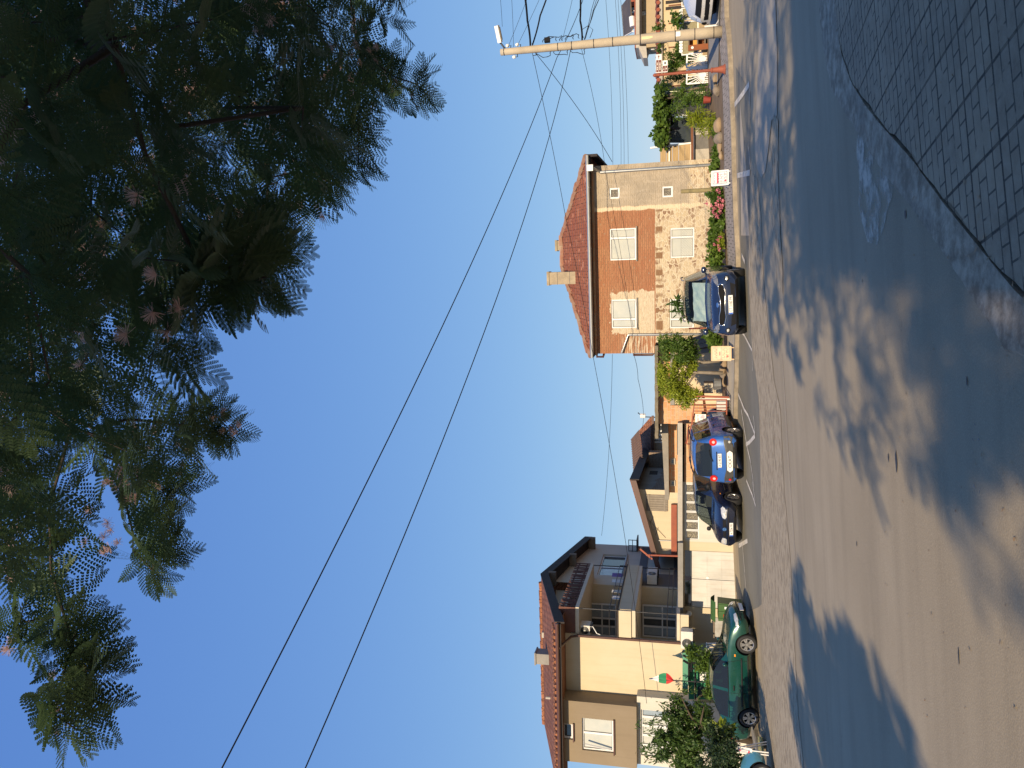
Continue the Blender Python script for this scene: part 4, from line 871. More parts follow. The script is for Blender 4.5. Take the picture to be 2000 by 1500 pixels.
one('frame', M['white'], t, lambda k: (k.bar(rp(1270, 289), rp(1352, 279), .07, .06), k.bar(rp(1308, 226), rp(1307, 316), .05, .05), k.bar(rp(1350, 282), rp(1350, 312), .05, .05), k.bar(rp(1308, 226), rp(1346, 225), .06, .05)))
one('beam', M['eavewood'], t, lambda k: k.bar(rp(1351.5, 226, -.05), rp(1352, 316, -.05), .10, .09))
t = thing('yard_wall', 'low concrete panel wall under the plank shed', 'wall', FP.P(.8, 0, .3))
one('panel', M['conc_l'], t, lambda k: k.box(FP, FP.hit(1375, 316)[0], FP.hit(1375, 290)[0], .1, .25, 0, FP.hit(1356, 300)[1])); one('panel', M['conc_d'], t, lambda k: k.box(FP, FP.hit(1375, 290)[0] + .003, FP.hit(1375, 262)[0], .12, .25, 0, FP.hit(1356, 270)[1])); one('panel', M['conc_l'], t, lambda k: k.box(FP, FP.hit(1375, 262)[0] + .003, FP.hit(1375, 246)[0], .1, .25, 0, FP.hit(1355, 255)[1]))
t = thing('glazed_porch', 'white framed porch opening under the grapevine with dark plants reflected in it', 'porch', FP.P(2, .4, .5))
one('dark_glass', M['pane_d'], t, lambda k: k.poly([rp(1352, 230, .25), rp(1352, 279, .25), rp(1307, 279, .25), rp(1307, 230, .25)]))
one('window', M['pane_b'], t, lambda k: k.poly([rp(1322, 205, .3), rp(1322, 226, .3), rp(1305, 226, .3), rp(1305, 205, .3)]))
t = thing('pergola', 'grey timber pergola frame carrying the grapevine', 'pergola', FP.P(3.5, .2, .5))
for a_, c_, r_, n_ in ((rp(1288, 190), rp(1380, 168), .05, 'brace'), (rp(1290, 284, -.2), rp(1290, 186, -.2), .03, 'rail'), (rp(1290, 284, 1.2), rp(1290, 186, 1.2), .03, 'rail'), (rp(1400, 192), rp(1296, 190), .045, 'post')): one(n_, M['wood'], t, lambda k: k.tube([a_, c_], r_, 6))
t = thing('striped_awning', 'row of pale green hanging strips at the pergola end', 'curtain', rp(1390, 180, .3)); 
one('strip', flat('pale_green_plastic', (0.62, 0.66, 0.46), .6), t, lambda k: [k.bar(rp(1292 + j, 180 + j * 3.5, .3), rp(1375 + j, 176 + j * 3.2, .3), .05, .03) for j in range(4)])
# ================================================================ beige house far right with the solar collector
h0 = at(1300, 100, 38); FH = frame_at(h0, 4.0)
rh = lambda x, y, d=0: FH.P(FH.hit(x, y, d)[0], d, FH.hit(x, y, d)[1])
HR = thing('beige_house', 'beige house with a flat roof, small white window and solar collector at the right', 'house', FH.P(2, 0, .5))
sH0 = FH.hit(1270, 92)[0]; sH1 = FH.hit(1270, -60)[0]; zH = FH.hit(1249, 40)[1]
wr = FH.rect(1251, 20, 1261, 30)
b = MB(); b.wall(FH, 0, sH0, sH1, .3, zH, [wr]); b.poly([FH.P(sH0, 0, .3), FH.P(sH0, 0, zH), FH.P(sH0, 1.0, zH), FH.P(sH0, 1.0, .3)]); b.build('wall', stucco('tan_render', (0.40, 0.315, 0.205), (.85, .82, .78)), HR)
window(HR, FH, 0, wr, (), pane='pane_d', fw=.10, sill=False)
za, zb2 = FH.hit(1249, 60, -.5)[1], FH.hit(1241.5, 60, -.5)[1]
one('roof', [M['conc_l'], M['eavedark'], M['rust']], HR, lambda k: (k.box(FH, sH0 - .15, sH1, -.5, 1.1, za, zb2, 0), k.box(FH, sH0 - .15, sH1, -.45, -.05, za - .1, za - .003, 1), k.box(FH, sH0 - .15, sH1, -.52, 1.1, zb2 + .002, zb2 + .05, 2)))
one('balcony', M['conc_l'], HR, lambda k: k.prism([rh(1246, 90, -.6), rh(1262, 90, -.6), rh(1264, 113, -.6), rh(1256, 113, -.6)], FH.f * 1.2))
one('downpipe', M['zinc'], HR, lambda k: k.tube([rh(1264, 112, -.2), rh(1269, 97, -.1), rh(1290, 95, -.1)], .04, 6))
t = thing('solar_collector', 'tilted dark solar water collector with white struts on the roof of the beige house', 'solar panel', rh(1238, 40, 1))
q = [rh(1237.5, -20, .8), rh(1236.5, 60, .8), rh(1221, 69, 1.9), rh(1214, -20, 1.9)]
q = [rh(1232, -10, .4), rh(1236, 61, .4), rh(1220, 70, 2.0), rh(1216, 11, 2.0)]
one('panel', pm('brown_underside', (0.115, 0.09, 0.065), (0.075, 0.06, 0.045), 2, .5), t, lambda k: k.prism(q, (0, 0, .06)))
one('frame', M['white'], t, lambda k: (k.bar(q[2], q[3], .08, .1), k.bar(q[1], q[2], .07, .09), k.bar(rh(1238, 55, .6), rh(1221, 56, 1.8), .05), k.bar(rh(1238, 21, .6), rh(1218, 24, 1.8), .05)))
one('tank', M['white'], t, lambda k: k.tube([rh(1234, 33, .3), rh(1236, 52, .3)], .14, 10))
t = thing('roof_room', 'small red brick roof room beside the solar collector', 'roof room', rh(1240, 2, 1.6)); one('wall', M['rust'], t, lambda k: k.box(FH, FH.hit(1240, 11, 1.5)[0], FH.hit(1240, -60, 1.5)[0], 1.5, 4, zb2 + .053, FH.hit(1230, 0, 1.5)[1])); one('window', M['pane_d'], t, lambda k: k.box(FH, FH.hit(1240, 26, 2)[0], FH.hit(1240, 14, 2)[0], 1.6, 1.9, zb2 + .053, zb2 + .5))
# long rendered wall with a tiled coping in front of it
FL = frame_at(at(1330, 160, 33), 7.0)
rl = lambda x, y, d=0: FL.P(FL.hit(x, y, d)[0], d, FL.hit(x, y, d)[1])
t = thing('long_wall', 'long beige rendered yard building with a tiled coping behind the white gates', 'wall', FL.P(1, 0, .5)); HL = t
s0, s1 = FL.hit(1330, 186)[0], FL.hit(1330, -60)[0]; zc = FL.hit(1294, 60)[1]; zcl = FL.hit(1295, 180)[1]
one('wall', stucco('ochre_render', (0.56, 0.44, 0.275), (.88, .85, .8)), t, lambda k: k.box(FL, s0, s1, 0, 4, .3, zc))
one('coping', [M['conc_l'], M['rust']], t, lambda k: (k.box(FL, s0, s1, -.12, 4.1, zc + .002, zc + .12, 0), [k.tube([FL.P(s0 + .1 + j * .28, -.2, zc + .17), FL.P(s0 + .1 + j * .28, .6, zc + .24)], .085, 6, 1) for j in range(int((s1 - s0) / .28))]))
one('joint', M['eavewood'], t, lambda k: [k.box(FL, FL.hit(1330, y)[0], FL.hit(1330, y)[0] + .05, -.02, -.002, 0.4, zc - .25) for y in (10, 45, 92, 140, 168)])
one('door', M['eavedark'], t, lambda k: [k.box(FL, FL.hit(1340, y)[0], FL.hit(1340, y)[0] + .12, -.03, -.003, .4, FL.hit(1300, y)[1]) for y in (16, 4)])
# reed panels in white frames
FG2 = frame_at(at(1393, 60, 29.0), 6.0)
r2 = lambda x, y, d=0: FG2.P(FG2.hit(x, y, d)[0], d, FG2.hit(x, y, d)[1])
t = thing('reed_fence', 'fence of woven reed panels in white metal frames behind the concrete pole', 'fence', r2(1395, 50))
reed = pm('woven_reed', (0.34, 0.31, 0.19), (0.25, 0.22, 0.13), 14, .9, .8)
for y0, y1 in ((-60, -2), (1, 12), (14, 38), (41, 74), (74, 107)):
    a0, a1, z0, z1 = FG2.rect(1331, y0, 1364, y1)
    pz = one('panel', reed, t, lambda k: k.box(FG2, a0 + .04, a1 - .04, .01, .03, z0 + .04, z1 - .04))
    one('frame', M['white'], pz, lambda k: (k.box(FG2, a0, a1, -.01, .05, z1 - .035, z1), k.box(FG2, a0, a1, -.01, .05, z0, z0 + .035), k.box(FG2, a0, a0 + .035, -.01, .05, z0 + .036, z1 - .036), k.box(FG2, a1 - .035, a1, -.01, .05, z0 + .036, z1 - .036)))
one('scroll', M['white'], t, lambda k: [k.disc(r2(1330, y, -.01), -FG2.f, .07, 8, 0, .02) for y in range(22, 106, 6)])
t = thing('stone_wall', 'low tan stone wall carrying the reed fence', 'wall', r2(1400, 40)); a0, a1 = FG2.hit(1380, 74)[0], FG2.hit(1380, -60)[0]
one('wall', pm('tan_stone', (0.46, 0.335, 0.185), (0.33, 0.25, 0.15), 3, .9, .8), t, lambda k: (k.box(FG2, a0, a1, -.1, .25, .2, FG2.hit(1366, 30)[1]), k.box(FG2, FG2.hit(1380, 108)[0], a0 - .003, -.05, .2, .2, FG2.hit(1372, 90)[1])))
# sunburst gate
t = thing('sunburst_gate', 'white double gate with sun ray bars between the hedge and the brown cabinet', 'gate', r2(1394, 132))
def gate(k, y0, y1):
    a0, a1, z0, z1 = FG2.rect(1341, y0, 1393, y1, 0); zm = FG2.hit(1375, y0)[1]; zt = FG2.hit(1345, (y0 + y1) / 2)[1]
    P = FG2.P
    for p, q in (((a0, z0), (a1, z0)), ((a0, zm), (a1, zm)), ((a0, z0), (a0, z1)), ((a1, z0), (a1, zt)), ((a0, z1), (a1, z1 - .02))): k.bar(P(p[0], 0, p[1]), P(q[0], 0, q[1]), .055, .04, up=FG2.f)
    for j in range(1, 8): k.bar(P(a0 + (a1 - a0) * j / 8, 0, z0), P(a0 + (a1 - a0) * j / 8, 0, zm), .035, .025, up=FG2.f)
    cx = (a0 + a1) / 2
    for j in range(15):
        an = math.pi * (j + .5) / 15; dx, dz = math.cos(an), math.sin(an); L = min((a1 - a0) / 2 / max(abs(dx), 1e-3), (z1 - zm) / max(dz, 1e-3)); k.bar(P(cx + .06 * dx, 0, zm + .06 * dz), P(cx + L * dx, 0, zm + L * dz), .028, .02, up=FG2.f)
    k.disc(P(cx, -.02, zm), -FG2.f, .09, 12, 0, .03)
one('leaf', M['white'], t, lambda k: gate(k, 103, 130)); one('leaf', M['white'], t, lambda k: gate(k, 133, 162))
t = thing('cabinet', 'old reddish brown cabinet with its door open standing by the concrete pole', 'cabinet', r2(1393, 88, -.4))
a0, a1, z0, z1 = FG2.rect(1344, 86, 1393, 97, -.5); c0_, c1_ = FG2.rect(1347, 74, 1393, 86, -.4)[:2]
one('body', pm('varnished_panel', (0.27, 0.085, 0.03), (0.2, 0.065, 0.025), 3, .4), t, lambda k: (k.box(FG2, a0, a1, -.5, -.45, z0, z1), k.box(FG2, a1, c1_, -.05, -.01, z0, z1), k.box(FG2, c1_, c1_ + .04, -.45, -.0, z0, z1)))
one('shelf', M['wood'], t, lambda k: [k.box(FG2, a1, c1_, -.4, -.051, z0 + (z1 - z0) * q, z0 + (z1 - z0) * q + .04) for q in (.05, .3, .6, .95)]); one('contents', flat('orange_box', (0.6, 0.3, .06)), t, lambda k: k.box(FG2, a1 + .06, a1 + .3, -.3, -.1, z0 + (z1 - z0) * .65, z0 + (z1 - z0) * .8))
one('label', M['white'], t, lambda k: k.disc(FG2.P((a0 + a1) / 2, -.5, z0 + (z1 - z0) * .83), -FG2.f, .05, 8, 0, .006))
t = thing('tripod_barrier', 'white tubular tripod stand at the foot of the concrete pole', 'stand', gp(1412, 50)); q = at(1376, 52, gp(1410, 52).y - .1)
one('tube', M['white'], t, lambda k: (k.tube([q, at(1406, 49, q.y)], .035, 8), k.tube([at(1398, 49, q.y), gp(1408, 33, .1)], .022, 6), k.tube([at(1398, 49, q.y), gp(1411, 62, .1)], .022, 6)))
# ================================================================ cars
def pchip(xs, ys, x):
    xs, ys = np.array(xs, float), np.array(ys, float); h = np.diff(xs); dl = np.diff(ys) / h; m = np.zeros(len(xs)); m[0], m[-1] = dl[0], dl[-1]
    for i in range(1, len(xs) - 1):
        if dl[i - 1] * dl[i] > 0: w1, w2 = 2 * h[i] + h[i - 1], h[i] + 2 * h[i - 1]; m[i] = (w1 + w2) / (w1 / dl[i - 1] + w2 / dl[i])
    i = np.clip(np.searchsorted(xs, x) - 1, 0, len(h) - 1); t = (x - xs[i]) / h[i]
    return (2 * t**3 - 3 * t**2 + 1) * ys[i] + (t**3 - 2 * t**2 + t) * h[i] * m[i] + (-2 * t**3 + 3 * t**2) * ys[i + 1] + (t**3 - t**2) * h[i] * m[i + 1]
M['glass'] = glassmat('car_glass', (0.86, 0.93, 0.90), .80); M['glass_d'] = glassmat('dark_car_glass', (0.35, 0.42, 0.42), .4)
M['seat'] = flat('car_seat', (0.035, 0.037, 0.04), .9); M['trim'] = flat('black_plastic_trim', (0.020, 0.020, 0.022), .65, 0, .2); M['greytrim'] = flat('faded_black_plastic', (0.06, 0.057, 0.052), .45)
M['alloy'] = flat('alloy', (0.55, 0.55, 0.55), .3, .8); M['chrome'] = flat('chrome', (0.75, 0.75, 0.75), .15, 1.0)
M['lamp'] = pm('headlamp_glass', (0.72, 0.72, 0.68), (0.45, 0.45, 0.44), 18, .08, spec=.9, metal=.3, fine=False); M['red_lamp'] = flat('red_lamp', (0.55, 0.02, 0.015), .12); M['amber'] = flat('amber_lamp', (0.75, 0.26, 0.02), .2)
M['plate'] = flat('number_plate', (0.80, 0.79, 0.75), .35); M['plate_blue'] = flat('plate_blue', (0.03, 0.12, 0.50), .4); M['ink'] = flat('black_ink', (0.012, 0.012, 0.014), .7, 0, .15); M['lamp_d'] = pm('smoked_headlamp', (0.30, 0.31, 0.32), (0.05, 0.05, 0.06), 22, .06, spec=.9, metal=.2, fine=False)
class Car:
    def __init__(s, label, loc, rz, st, L, W, paint, cuts, wheels, wr, name='parked_car', cat='car', group='cars parked on the street', low=None, nose=(.10, .18), tail=(.05, .10), sink=0.0):
        s.L, s.W = L, W; s.root = thing(name, label, cat, loc, group, rz); s.P = []
        X = [q[0] for q in st]; n = 84; xs = np.linspace(X[0], X[-1], n); xs = np.unique(np.concatenate([xs, X, [c for k in cuts.values() for rr in k for c in rr[:2]]]).round(3))
        col = lambda k: np.array([pchip(X, [q[k] for q in st], x) for x in xs])
        zb, w, zbelt, wb, zr, wr_ = (col(k) for k in range(1, 7)); s.low = low
        N = []; vv = np.concatenate([np.linspace(i, i + 1, 4)[:-1] for i in range(8)] + [[8]])
        for i, x in enumerate(xs):
            g = [(0, zb[i]), (.80 * w[i], zb[i]), (.965 * w[i], zb[i] + .10), (w[i], .5 * (zb[i] + zbelt[i]) + .04), (wb[i], zbelt[i]), (wb[i] - .04 if zr[i] - zbelt[i] > .2 else wb[i] * .93, zbelt[i] + min(.035, (zr[i] - zbelt[i]) * .4)), (wr_[i], zr[i] - .045 if zr[i] - zbelt[i] > .2 else zbelt[i] + (zr[i] - zbelt[i]) * .75), (.72 * wr_[i], zr[i]), (0, zr[i] + .02)]
            gy = [q[0] for q in g]; gz_ = [q[1] for q in g]; half = []
            for v in vv:
                k = min(int(v), 7); t = v - k
                if k in (5,) : y, z = gy[k] + (gy[k + 1] - gy[k]) * t, gz_[k] + (gz_[k + 1] - gz_[k]) * t
                else:
                    p0, p1, p2, p3 = max(k - 1, 0), k, k + 1, min(k + 2, 8)
                    cr = lambda a: .5 * (2 * a[p1] + (-a[p0] + a[p2]) * t + (2 * a[p0] - 5 * a[p1] + 4 * a[p2] - a[p3]) * t * t + (-a[p0] + 3 * a[p1] - 3 * a[p2] + a[p3]) * t**3)
                    y, z = cr(gy), cr(gz_)
                    if k <= 1 or k >= 6: y, z = gy[k] + (gy[k + 1] - gy[k]) * t, gz_[k] + (gz_[k + 1] - gz_[k]) * t
                half.append((max(y, 0), z))
            N.append(half)
        m = len(vv); V = []; idx = {}
        def dx(x, y, z):
            e = L / 2 - x; 
            if e < .9: t = 1 - e / .9; x -= nose[0] * t * t * max(0, (z - .55) / .4) ** 1.5 + nose[1] * t * (abs(y) / w.max()) ** 2.4 + .05 * t * t * max(0, (.32 - z) / .2)
            e = L / 2 + x
            if e < .8: t = 1 - e / .8; x += tail[0] * t * t * max(0, (z - .6) / .5) + tail[1] * t * (abs(y) / w.max()) ** 2.6
            return x
        for i, x in enumerate(xs):
            for sd in (1, -1):
                for j, (y, z) in enumerate(N[i]):
                    if sd < 0 and j in (0, m - 1): idx[(i, sd, j)] = idx[(i, 1, j)]; continue
                    idx[(i, sd, j)] = len(V); V.append((dx(x, y, z), sd * y, z))
        Fc, mi = [], []
        def mat_of(x, v):
            if 5 <= v < 6:
                for a, c in cuts.get('side', ()):
                    if a <= x <= c: return 3
            if v >= 6.0:
                for a, c in cuts.get('front', ()):
                    if a <= x <= c: return 1
                for a, c in cuts.get('rear', ()):
                    if a <= x <= c: return 2
            if v < 1.0: return 4
            return 0
        for i in range(len(xs) - 1):
            xm = (xs[i] + xs[i + 1]) / 2
            for sd in (1, -1):
                for j in range(m - 1):
                    q = [idx[(i, sd, j)], idx[(i + 1, sd, j)], idx[(i + 1, sd, j + 1)], idx[(i, sd, j + 1)]]
                    q = q if sd < 0 else q[::-1]
                    if len(set(q)) > 2: Fc.append(tuple(dict.fromkeys(q))); mi.append(mat_of(xm, (vv[j] + vv[j + 1]) / 2))
        for i, fl in ((0, 1), (len(xs) - 1, -1)):
            NC = 6
            rows = []
            for j in range(m):
                y, z = N[i][j]; row = []
                for k in range(NC + 1):
                    yy = y * (1 - 2 * k / NC)
                    if k == 0: row.append(idx[(i, 1, j)])
                    elif k == NC: row.append(idx[(i, -1, j)])
                    elif j in (0, m - 1): row.append(idx[(i, 1, j)])
                    else: row.append(len(V)); V.append((dx(xs[i], yy, z), yy, z))
                rows.append(row)
            for j in range(m - 1):
                for k in range(NC):
                    q = [rows[j][k], rows[j][k + 1], rows[j + 1][k + 1], rows[j + 1][k]]; q = list(dict.fromkeys(q))
                    if len(q) > 2: Fc.append(tuple(q if fl < 0 else q[::-1])); mi.append(0)
        s.bvh = BVHTree.FromPolygons([Vector(v) for v in V], Fc)
        # wheel arches are cut out of the closed body
        mats = [paint, M['glass'], M['glass_d'], M['glass_d'], M['trim']]
        me = bpy.data.meshes.new('body'); me.from_pydata(V, [], Fc); me.polygons.foreach_set('material_index', mi)
        for q in mats: me.materials.append(q)
        me.validate(); bm = bmesh.new(); bm.from_mesh(me); bmesh.ops.recalc_face_normals(bm, faces=bm.faces[:]); bm.to_mesh(me); bm.free()
        ob = bpy.data.objects.new('body', me); COL.objects.link(ob); cut = []
        for x in wheels:
            k = MB(); k.tube([(x, -W, wr), (x, -W / 2 + .26, wr)], wr * 1.16, 30, 0); k.tube([(x, W / 2 - .26, wr), (x, W, wr)], wr * 1.16, 30, 0); c = k.build('arch', M['trim'], None, local=True); cut.append(c); bm = bmesh.new(); bm.from_mesh(c.data); bmesh.ops.recalc_face_normals(bm, faces=bm.faces[:]); bm.to_mesh(c.data); bm.free()
            md = ob.modifiers.new('arch', 'BOOLEAN'); md.operation = 'DIFFERENCE'; md.object = c; md.solver = 'MANIFOLD'
        dg = bpy.context.evaluated_depsgraph_get(); me2 = bpy.data.meshes.new_from_object(ob.evaluated_get(dg))
        bpy.data.objects.remove(ob)
        for c in cut: bpy.data.objects.remove(c)
        print('CAR', len(V), len(Fc), len(me.polygons), len(me.vertices), len(set(Fc)), len(me2.vertices), len(me2.polygons), [sum(1 for p in me2.polygons if p.material_index==q) for q in range(7)]); VV = [v.co[:] for v in me2.vertices]; body = MB(); parts = {0: [], 1: [], 2: [], 3: [], 4: []}
        names = {1: 'windscreen', 2: 'rear_window', 3: 'side_window'}
        for p in me2.polygons: parts[min(p.material_index, 4)].append(tuple(p.vertices))
        def sub(name, faces, mt, sm=True):
            use = sorted({v for f in faces for v in f}); mp = {v: i for i, v in enumerate(use)}
            o = link_mesh(name, [VV[v] for v in use], [tuple(mp[v] for v in f) for f in faces], mt, s.root, None, sm, False, True); return o
        fb = parts[0] + parts[4]; s.body = sub('body', fb, [paint, M['trim']]); 
        s.body.data.polygons.foreach_set('material_index', [0] * len(parts[0]) + [1] * len(parts[4]))
        try: s.body.data.set_sharp_from_angle(angle=R(32))
        except Exception: pass
        for q in (1, 2):
            if parts[q]: sub(names[q], parts[q], mats[q])
        for sd in (1, -1):
            for a, c in cuts.get('side', ()):
                fs = [f for f in parts[3] if np.mean([VV[v][1] for v in f]) * sd > 0 and a - .01 <= np.mean([VV[v][0] for v in f]) <= c + .01]
                if fs: sub('side_window', fs, M['glass_d'])
        # wheels
        for x in wheels:
            for sd in (1, -1):
                yy = sd * (W / 2 - .015); k = MB(); prof = [(.62, -.20), (.9, -.205), (1, -.17), (1, -.04), (.93, -.005), (.70, .0), (.66, -.02)]
                nn = 28; i0 = len(k.v)
                for r_, o_ in prof:
                    for j in range(nn): an = 2 * math.pi * j / nn; k.v.append(Vector((x + wr * r_ * math.cos(an), yy + sd * o_, wr + wr * r_ * math.sin(an))))
                for a in range(len(prof) - 1):
                    for j in range(nn): l = (j + 1) % nn; k.f.append((i0 + a * nn + j, i0 + a * nn + l, i0 + (a + 1) * nn + l, i0 + (a + 1) * nn + j)); k.m.append(0)
                wh = k.build('wheel', M['black'], s.root, True, True)
                k = MB(); c = Vector((x, yy - sd * .03, wr)); rr_ = wr * .67
                for j in range(5):
                    an = 2 * math.pi * j / 5 + .3
                    for da in (-.2, .2):
                        p = c + Vector((math.cos(an + da * .4), 0, math.sin(an + da * .4))) * rr_ * .18; q = c + Vector((math.cos(an + da), 0, math.sin(an + da))) * rr_ * .97; k.bar(p, q, .045, .03, up=(0, 1, 0))
                k.disc(c - Vector((0, sd * .015, 0)), (0, sd, 0), rr_ * .24, 14, 0, .03)
                k.tube([c + Vector((math.cos(2 * math.pi * j / 24), 0, math.sin(2 * math.pi * j / 24))) * rr_ * .96 for j in range(25)], .02, 6); k.disc(c - Vector((0, sd * .06, 0)), (0, sd, 0), rr_, 20, 1, .005)
                k.build('rim', [M['alloy'], M['ink']], wh, False, True)
        # inside: floor, dash, seats
        k = MB(); G = Fr(0, 0, 0); fx = cuts['front'][0]; zb0 = .5
        k.box(G, -L * .36, L * .22, -W * .36, W * .36, .28, .40); dash = fx[0] + (fx[1] - fx[0]) * .75; zd = float(np.interp(dash, X, [q[3] for q in st]))
        k.box(G, dash - .25, dash, -W * .36, W * .36, .5, zd - .03)
        for px in (dash - 1.15, dash - 2.0):
            if px > -L * .36:
                for py in (-.36, .36): k.prism([(px - .1, py - .24, .4), (px + .08, py - .24, .4), (px - .12, py - .24, zd + .12), (px - .2, py - .24, zd + .12)], (0, .48, 0)); k.box(G, px - .02, px + .5, py - .24, py + .24, .4, .58); k.box(G, px - .2, px - .12, py - .12, py + .12, zd + .14, zd + .32)
        k.build('interior', M['seat'], s.root, False, True)
    def ray(s, o, d):
        h = s.bvh.ray_cast(Vector(o), Vector(d)); return h
    def pt(s, side, a, z, off=.008):
        "point on the body seen from side: F front (a=y), B back (a=y), L left / Rr right (a=x)"
        o, d = {'F': ((5, a, z), (-1, 0, 0)), 'B': ((-5, a, z), (1, 0, 0)), 'L': ((a, 5, z), (0, -1, 0)), 'Rr': ((a, -5, z), (0, 1, 0)), 'T': ((a, z, 4), (0, 0, -1))}[side]
        h = s.ray(o, d)
        if h[0] is None: return None, Vector(d) * -1
        nn = h[1] if h[1].dot(Vector(d)) < 0 else -h[1]; return h[0] + nn * off, nn
    def decal(s, name, side, outline, mat, off=.008, parent=None, th=.02, mir=False):
        for mm in ((1, -1) if mir else (1,)):
            cx = sum(p[0] for p in outline) / len(outline); cz = sum(p[1] for p in outline) / len(outline); k = MB(); rings = []
            dense = []
            for a, c in zip(outline, outline[1:] + outline[:1]):
                for t in (0, .34, .67): dense.append((a[0] + (c[0] - a[0]) * t, a[1] + (c[1] - a[1]) * t))
            for q, of in ((1.0, -.012), (.97, off), (.7, off + .003), (.4, off + .004), (0.02, off + .005)):
                ring = []
                for x, z in dense:
                    p, nn = s.pt(side, mm * (cx + (x - cx) * q) if side in 'FB' else cx + (x - cx) * q, cz + (z - cz) * q, of)
                    ring.append(p)
                rings.append(ring)
            if any(p is None for r in rings for p in r): continue
            for r0, r1 in zip(rings, rings[1:]):
                for i in range(len(dense)): j = (i + 1) % len(dense); k.poly([r0[i], r0[j], r1[j], r1[i]])
            k.poly(rings[-1])
            o = k.build(name, mat, parent or s.root, True, True)
        return o
    def line(s, name, side, pts, r, mat, off=.004, mir=False, parent=None):
        k = MB()
        for sd in ((side, {'L': 'Rr', 'Rr': 'L'}.get(side, side)) if mir else (side,)):
            P = []
            for a, c in zip(pts, pts[1:]):
                for t in np.linspace(0, 1, 7)[:-1]: P.append(s.pt(sd, a[0] + (c[0] - a[0]) * t, a[1] + (c[1] - a[1]) * t, off)[0])
            P.append(s.pt(sd, *pts[-1], off)[0]); P = [p for p in P if p is not None]
            if len(P) > 1: k.tube(P, r, 5)
        return k.build(name, mat, parent or s.root, True, True)
    def plate(s, side, z, txt, w_=.50, h=.115, y=0.0):
        p, _ = s.pt(side, y, z, .02); sg = 1 if side == 'F' else -1; rt, nn = Vector((0, sg, 0)), Vector((sg, 0, 0)); up = Vector((0, 0, 1)); k = MB()
        p.x += sg * .012
        def rc(c, wd, hh, m, o): c = c + nn * o; k.prism([c - rt * wd / 2 - up * hh / 2, c + rt * wd / 2 - up * hh / 2, c + rt * wd / 2 + up * hh / 2, c - rt * wd / 2 + up * hh / 2], -nn * .012, m)
        rc(p, w_, h, 0, 0); rc(p - rt * (w_ / 2 - .022), .042, h - .006, 1, .003); k.text(txt, p + rt * .02 + nn * .005, rt, up, h * .66, w_ * .80, 2)
        return k.build('number_plate', [M['plate'], M['plate_blue'], M['ink']], s.root, False, True)
    def mirrors(s, x, z, mat, wd=.2):
        for sd in (1, -1):
            p, _ = s.pt('L' if sd > 0 else 'Rr', x, z, 0); k = MB()
            c = p + Vector((0, sd * .12, .06)); 
            k.grid(lambda u, v: c + Vector((.055 * math.cos(2 * math.pi * u) * math.sin(math.pi * v) , .5 * wd * -math.cos(math.pi * v) * .95, .075 * math.sin(2 * math.pi * u) * math.sin(math.pi * v) ** .6)), 12, 8); k.tube([p, c + Vector((0, -sd * .05, -.03))], .025, 6)
            k.build('wing_mirror', mat, s.root, True, True)
    def wiper(s, pts):
        k = MB(); P = [Vector(p) for p in pts]; k.tube(P, .012, 5); return k.build('wiper', M['ink'], s.root, False, True)
def settle(car, wb=1.2, tr=.75):
    o = car.root; x, y = o.location.x, o.location.y; c, s_ = math.cos(o.rotation_euler.z), math.sin(o.rotation_euler.z); h = lambda a, b_: gz(x + c * a - s_ * b_, y + s_ * a + c * b_)
    f, r, l, q = h(wb, 0), h(-wb, 0), h(0, tr), h(0, -tr); o.location.z = (f + r) / 2 + .008; o.rotation_euler = (math.atan2(l - q, 2 * tr), -math.atan2(f - r, 2 * wb), o.rotation_euler.z)
def heading(hx, hy): return math.atan2(hy, hx)
def place(x, y, c=None):
    p = gp(x, y); return Vector((p.x, p.y, gz(p.x, p.y)))
# ---- dark blue crossover facing the camera (nose to us)
L, W = 4.44, 1.86
p = place(1461, 592); rz = heading(-.19, -1)
fc = Vector((math.cos(rz), math.sin(rz), 0)); loc = p - fc * (L / 2 - .12); loc.z = p.z + .012
st = [(-2.22, .42, .80, .86, .72, 1.02, .60), (-2.12, .30, .86, .98, .78, 1.40, .60), (-1.8, .27, .915, 1.0, .84, 1.60, .62), (-1.0, .25, .93, .99, .86, 1.655, .63), (0.1, .25, .93, .96, .86, 1.65, .62), (.55, .25, .93, .95, .86, 1.55, .61), (1.0, .25, .93, .95, .86, 1.22, .66), (1.18, .25, .93, .94, .855, 1.06, .72), (1.6, .25, .925, .90, .84, 1.01, .74), (2.0, .27, .90, .82, .82, .94, .72), (2.14, .30, .87, .72, .80, .86, .70), (2.22, .36, .82, .62, .74, .74, .64)]
blu = carpaint('navy_paint', (0.014, 0.026, 0.066), (0.010, 0.020, 0.052))
K = Car('dark blue crossover with a wide chrome grille facing the camera below the brick house', loc, rz, st, L, W, blu, {'front': [(.20, 1.12)], 'rear': [(-2.1, -1.75)], 'side': [(-1.75, -.95), (-.85, .12), (.20, .80)]}, (-1.32, 1.36), .34)
gm = flat('grille_mesh', (0.008, 0.008, 0.009), .7, 0, .1)
GO = [(-.58, .745), (-.54, .80), (-.30, .795), (-.14, .76), (.14, .76), (.30, .795), (.54, .80), (.58, .745), (.54, .665), (.34, .625), (.14, .645), (-.14, .645), (-.34, .625), (-.54, .665)]
gri = K.decal('grille', 'F', GO, gm, .006); K.line('grille_surround', 'F', GO + GO[:1], .014, M['chrome'], .014)
K.decal('headlamp', 'F', [(.86, .93), (.78, .955), (.62, .90), (.52, .835), (.54, .80), (.70, .80), (.84, .835)], M['lamp_d'], .010, mir=True)
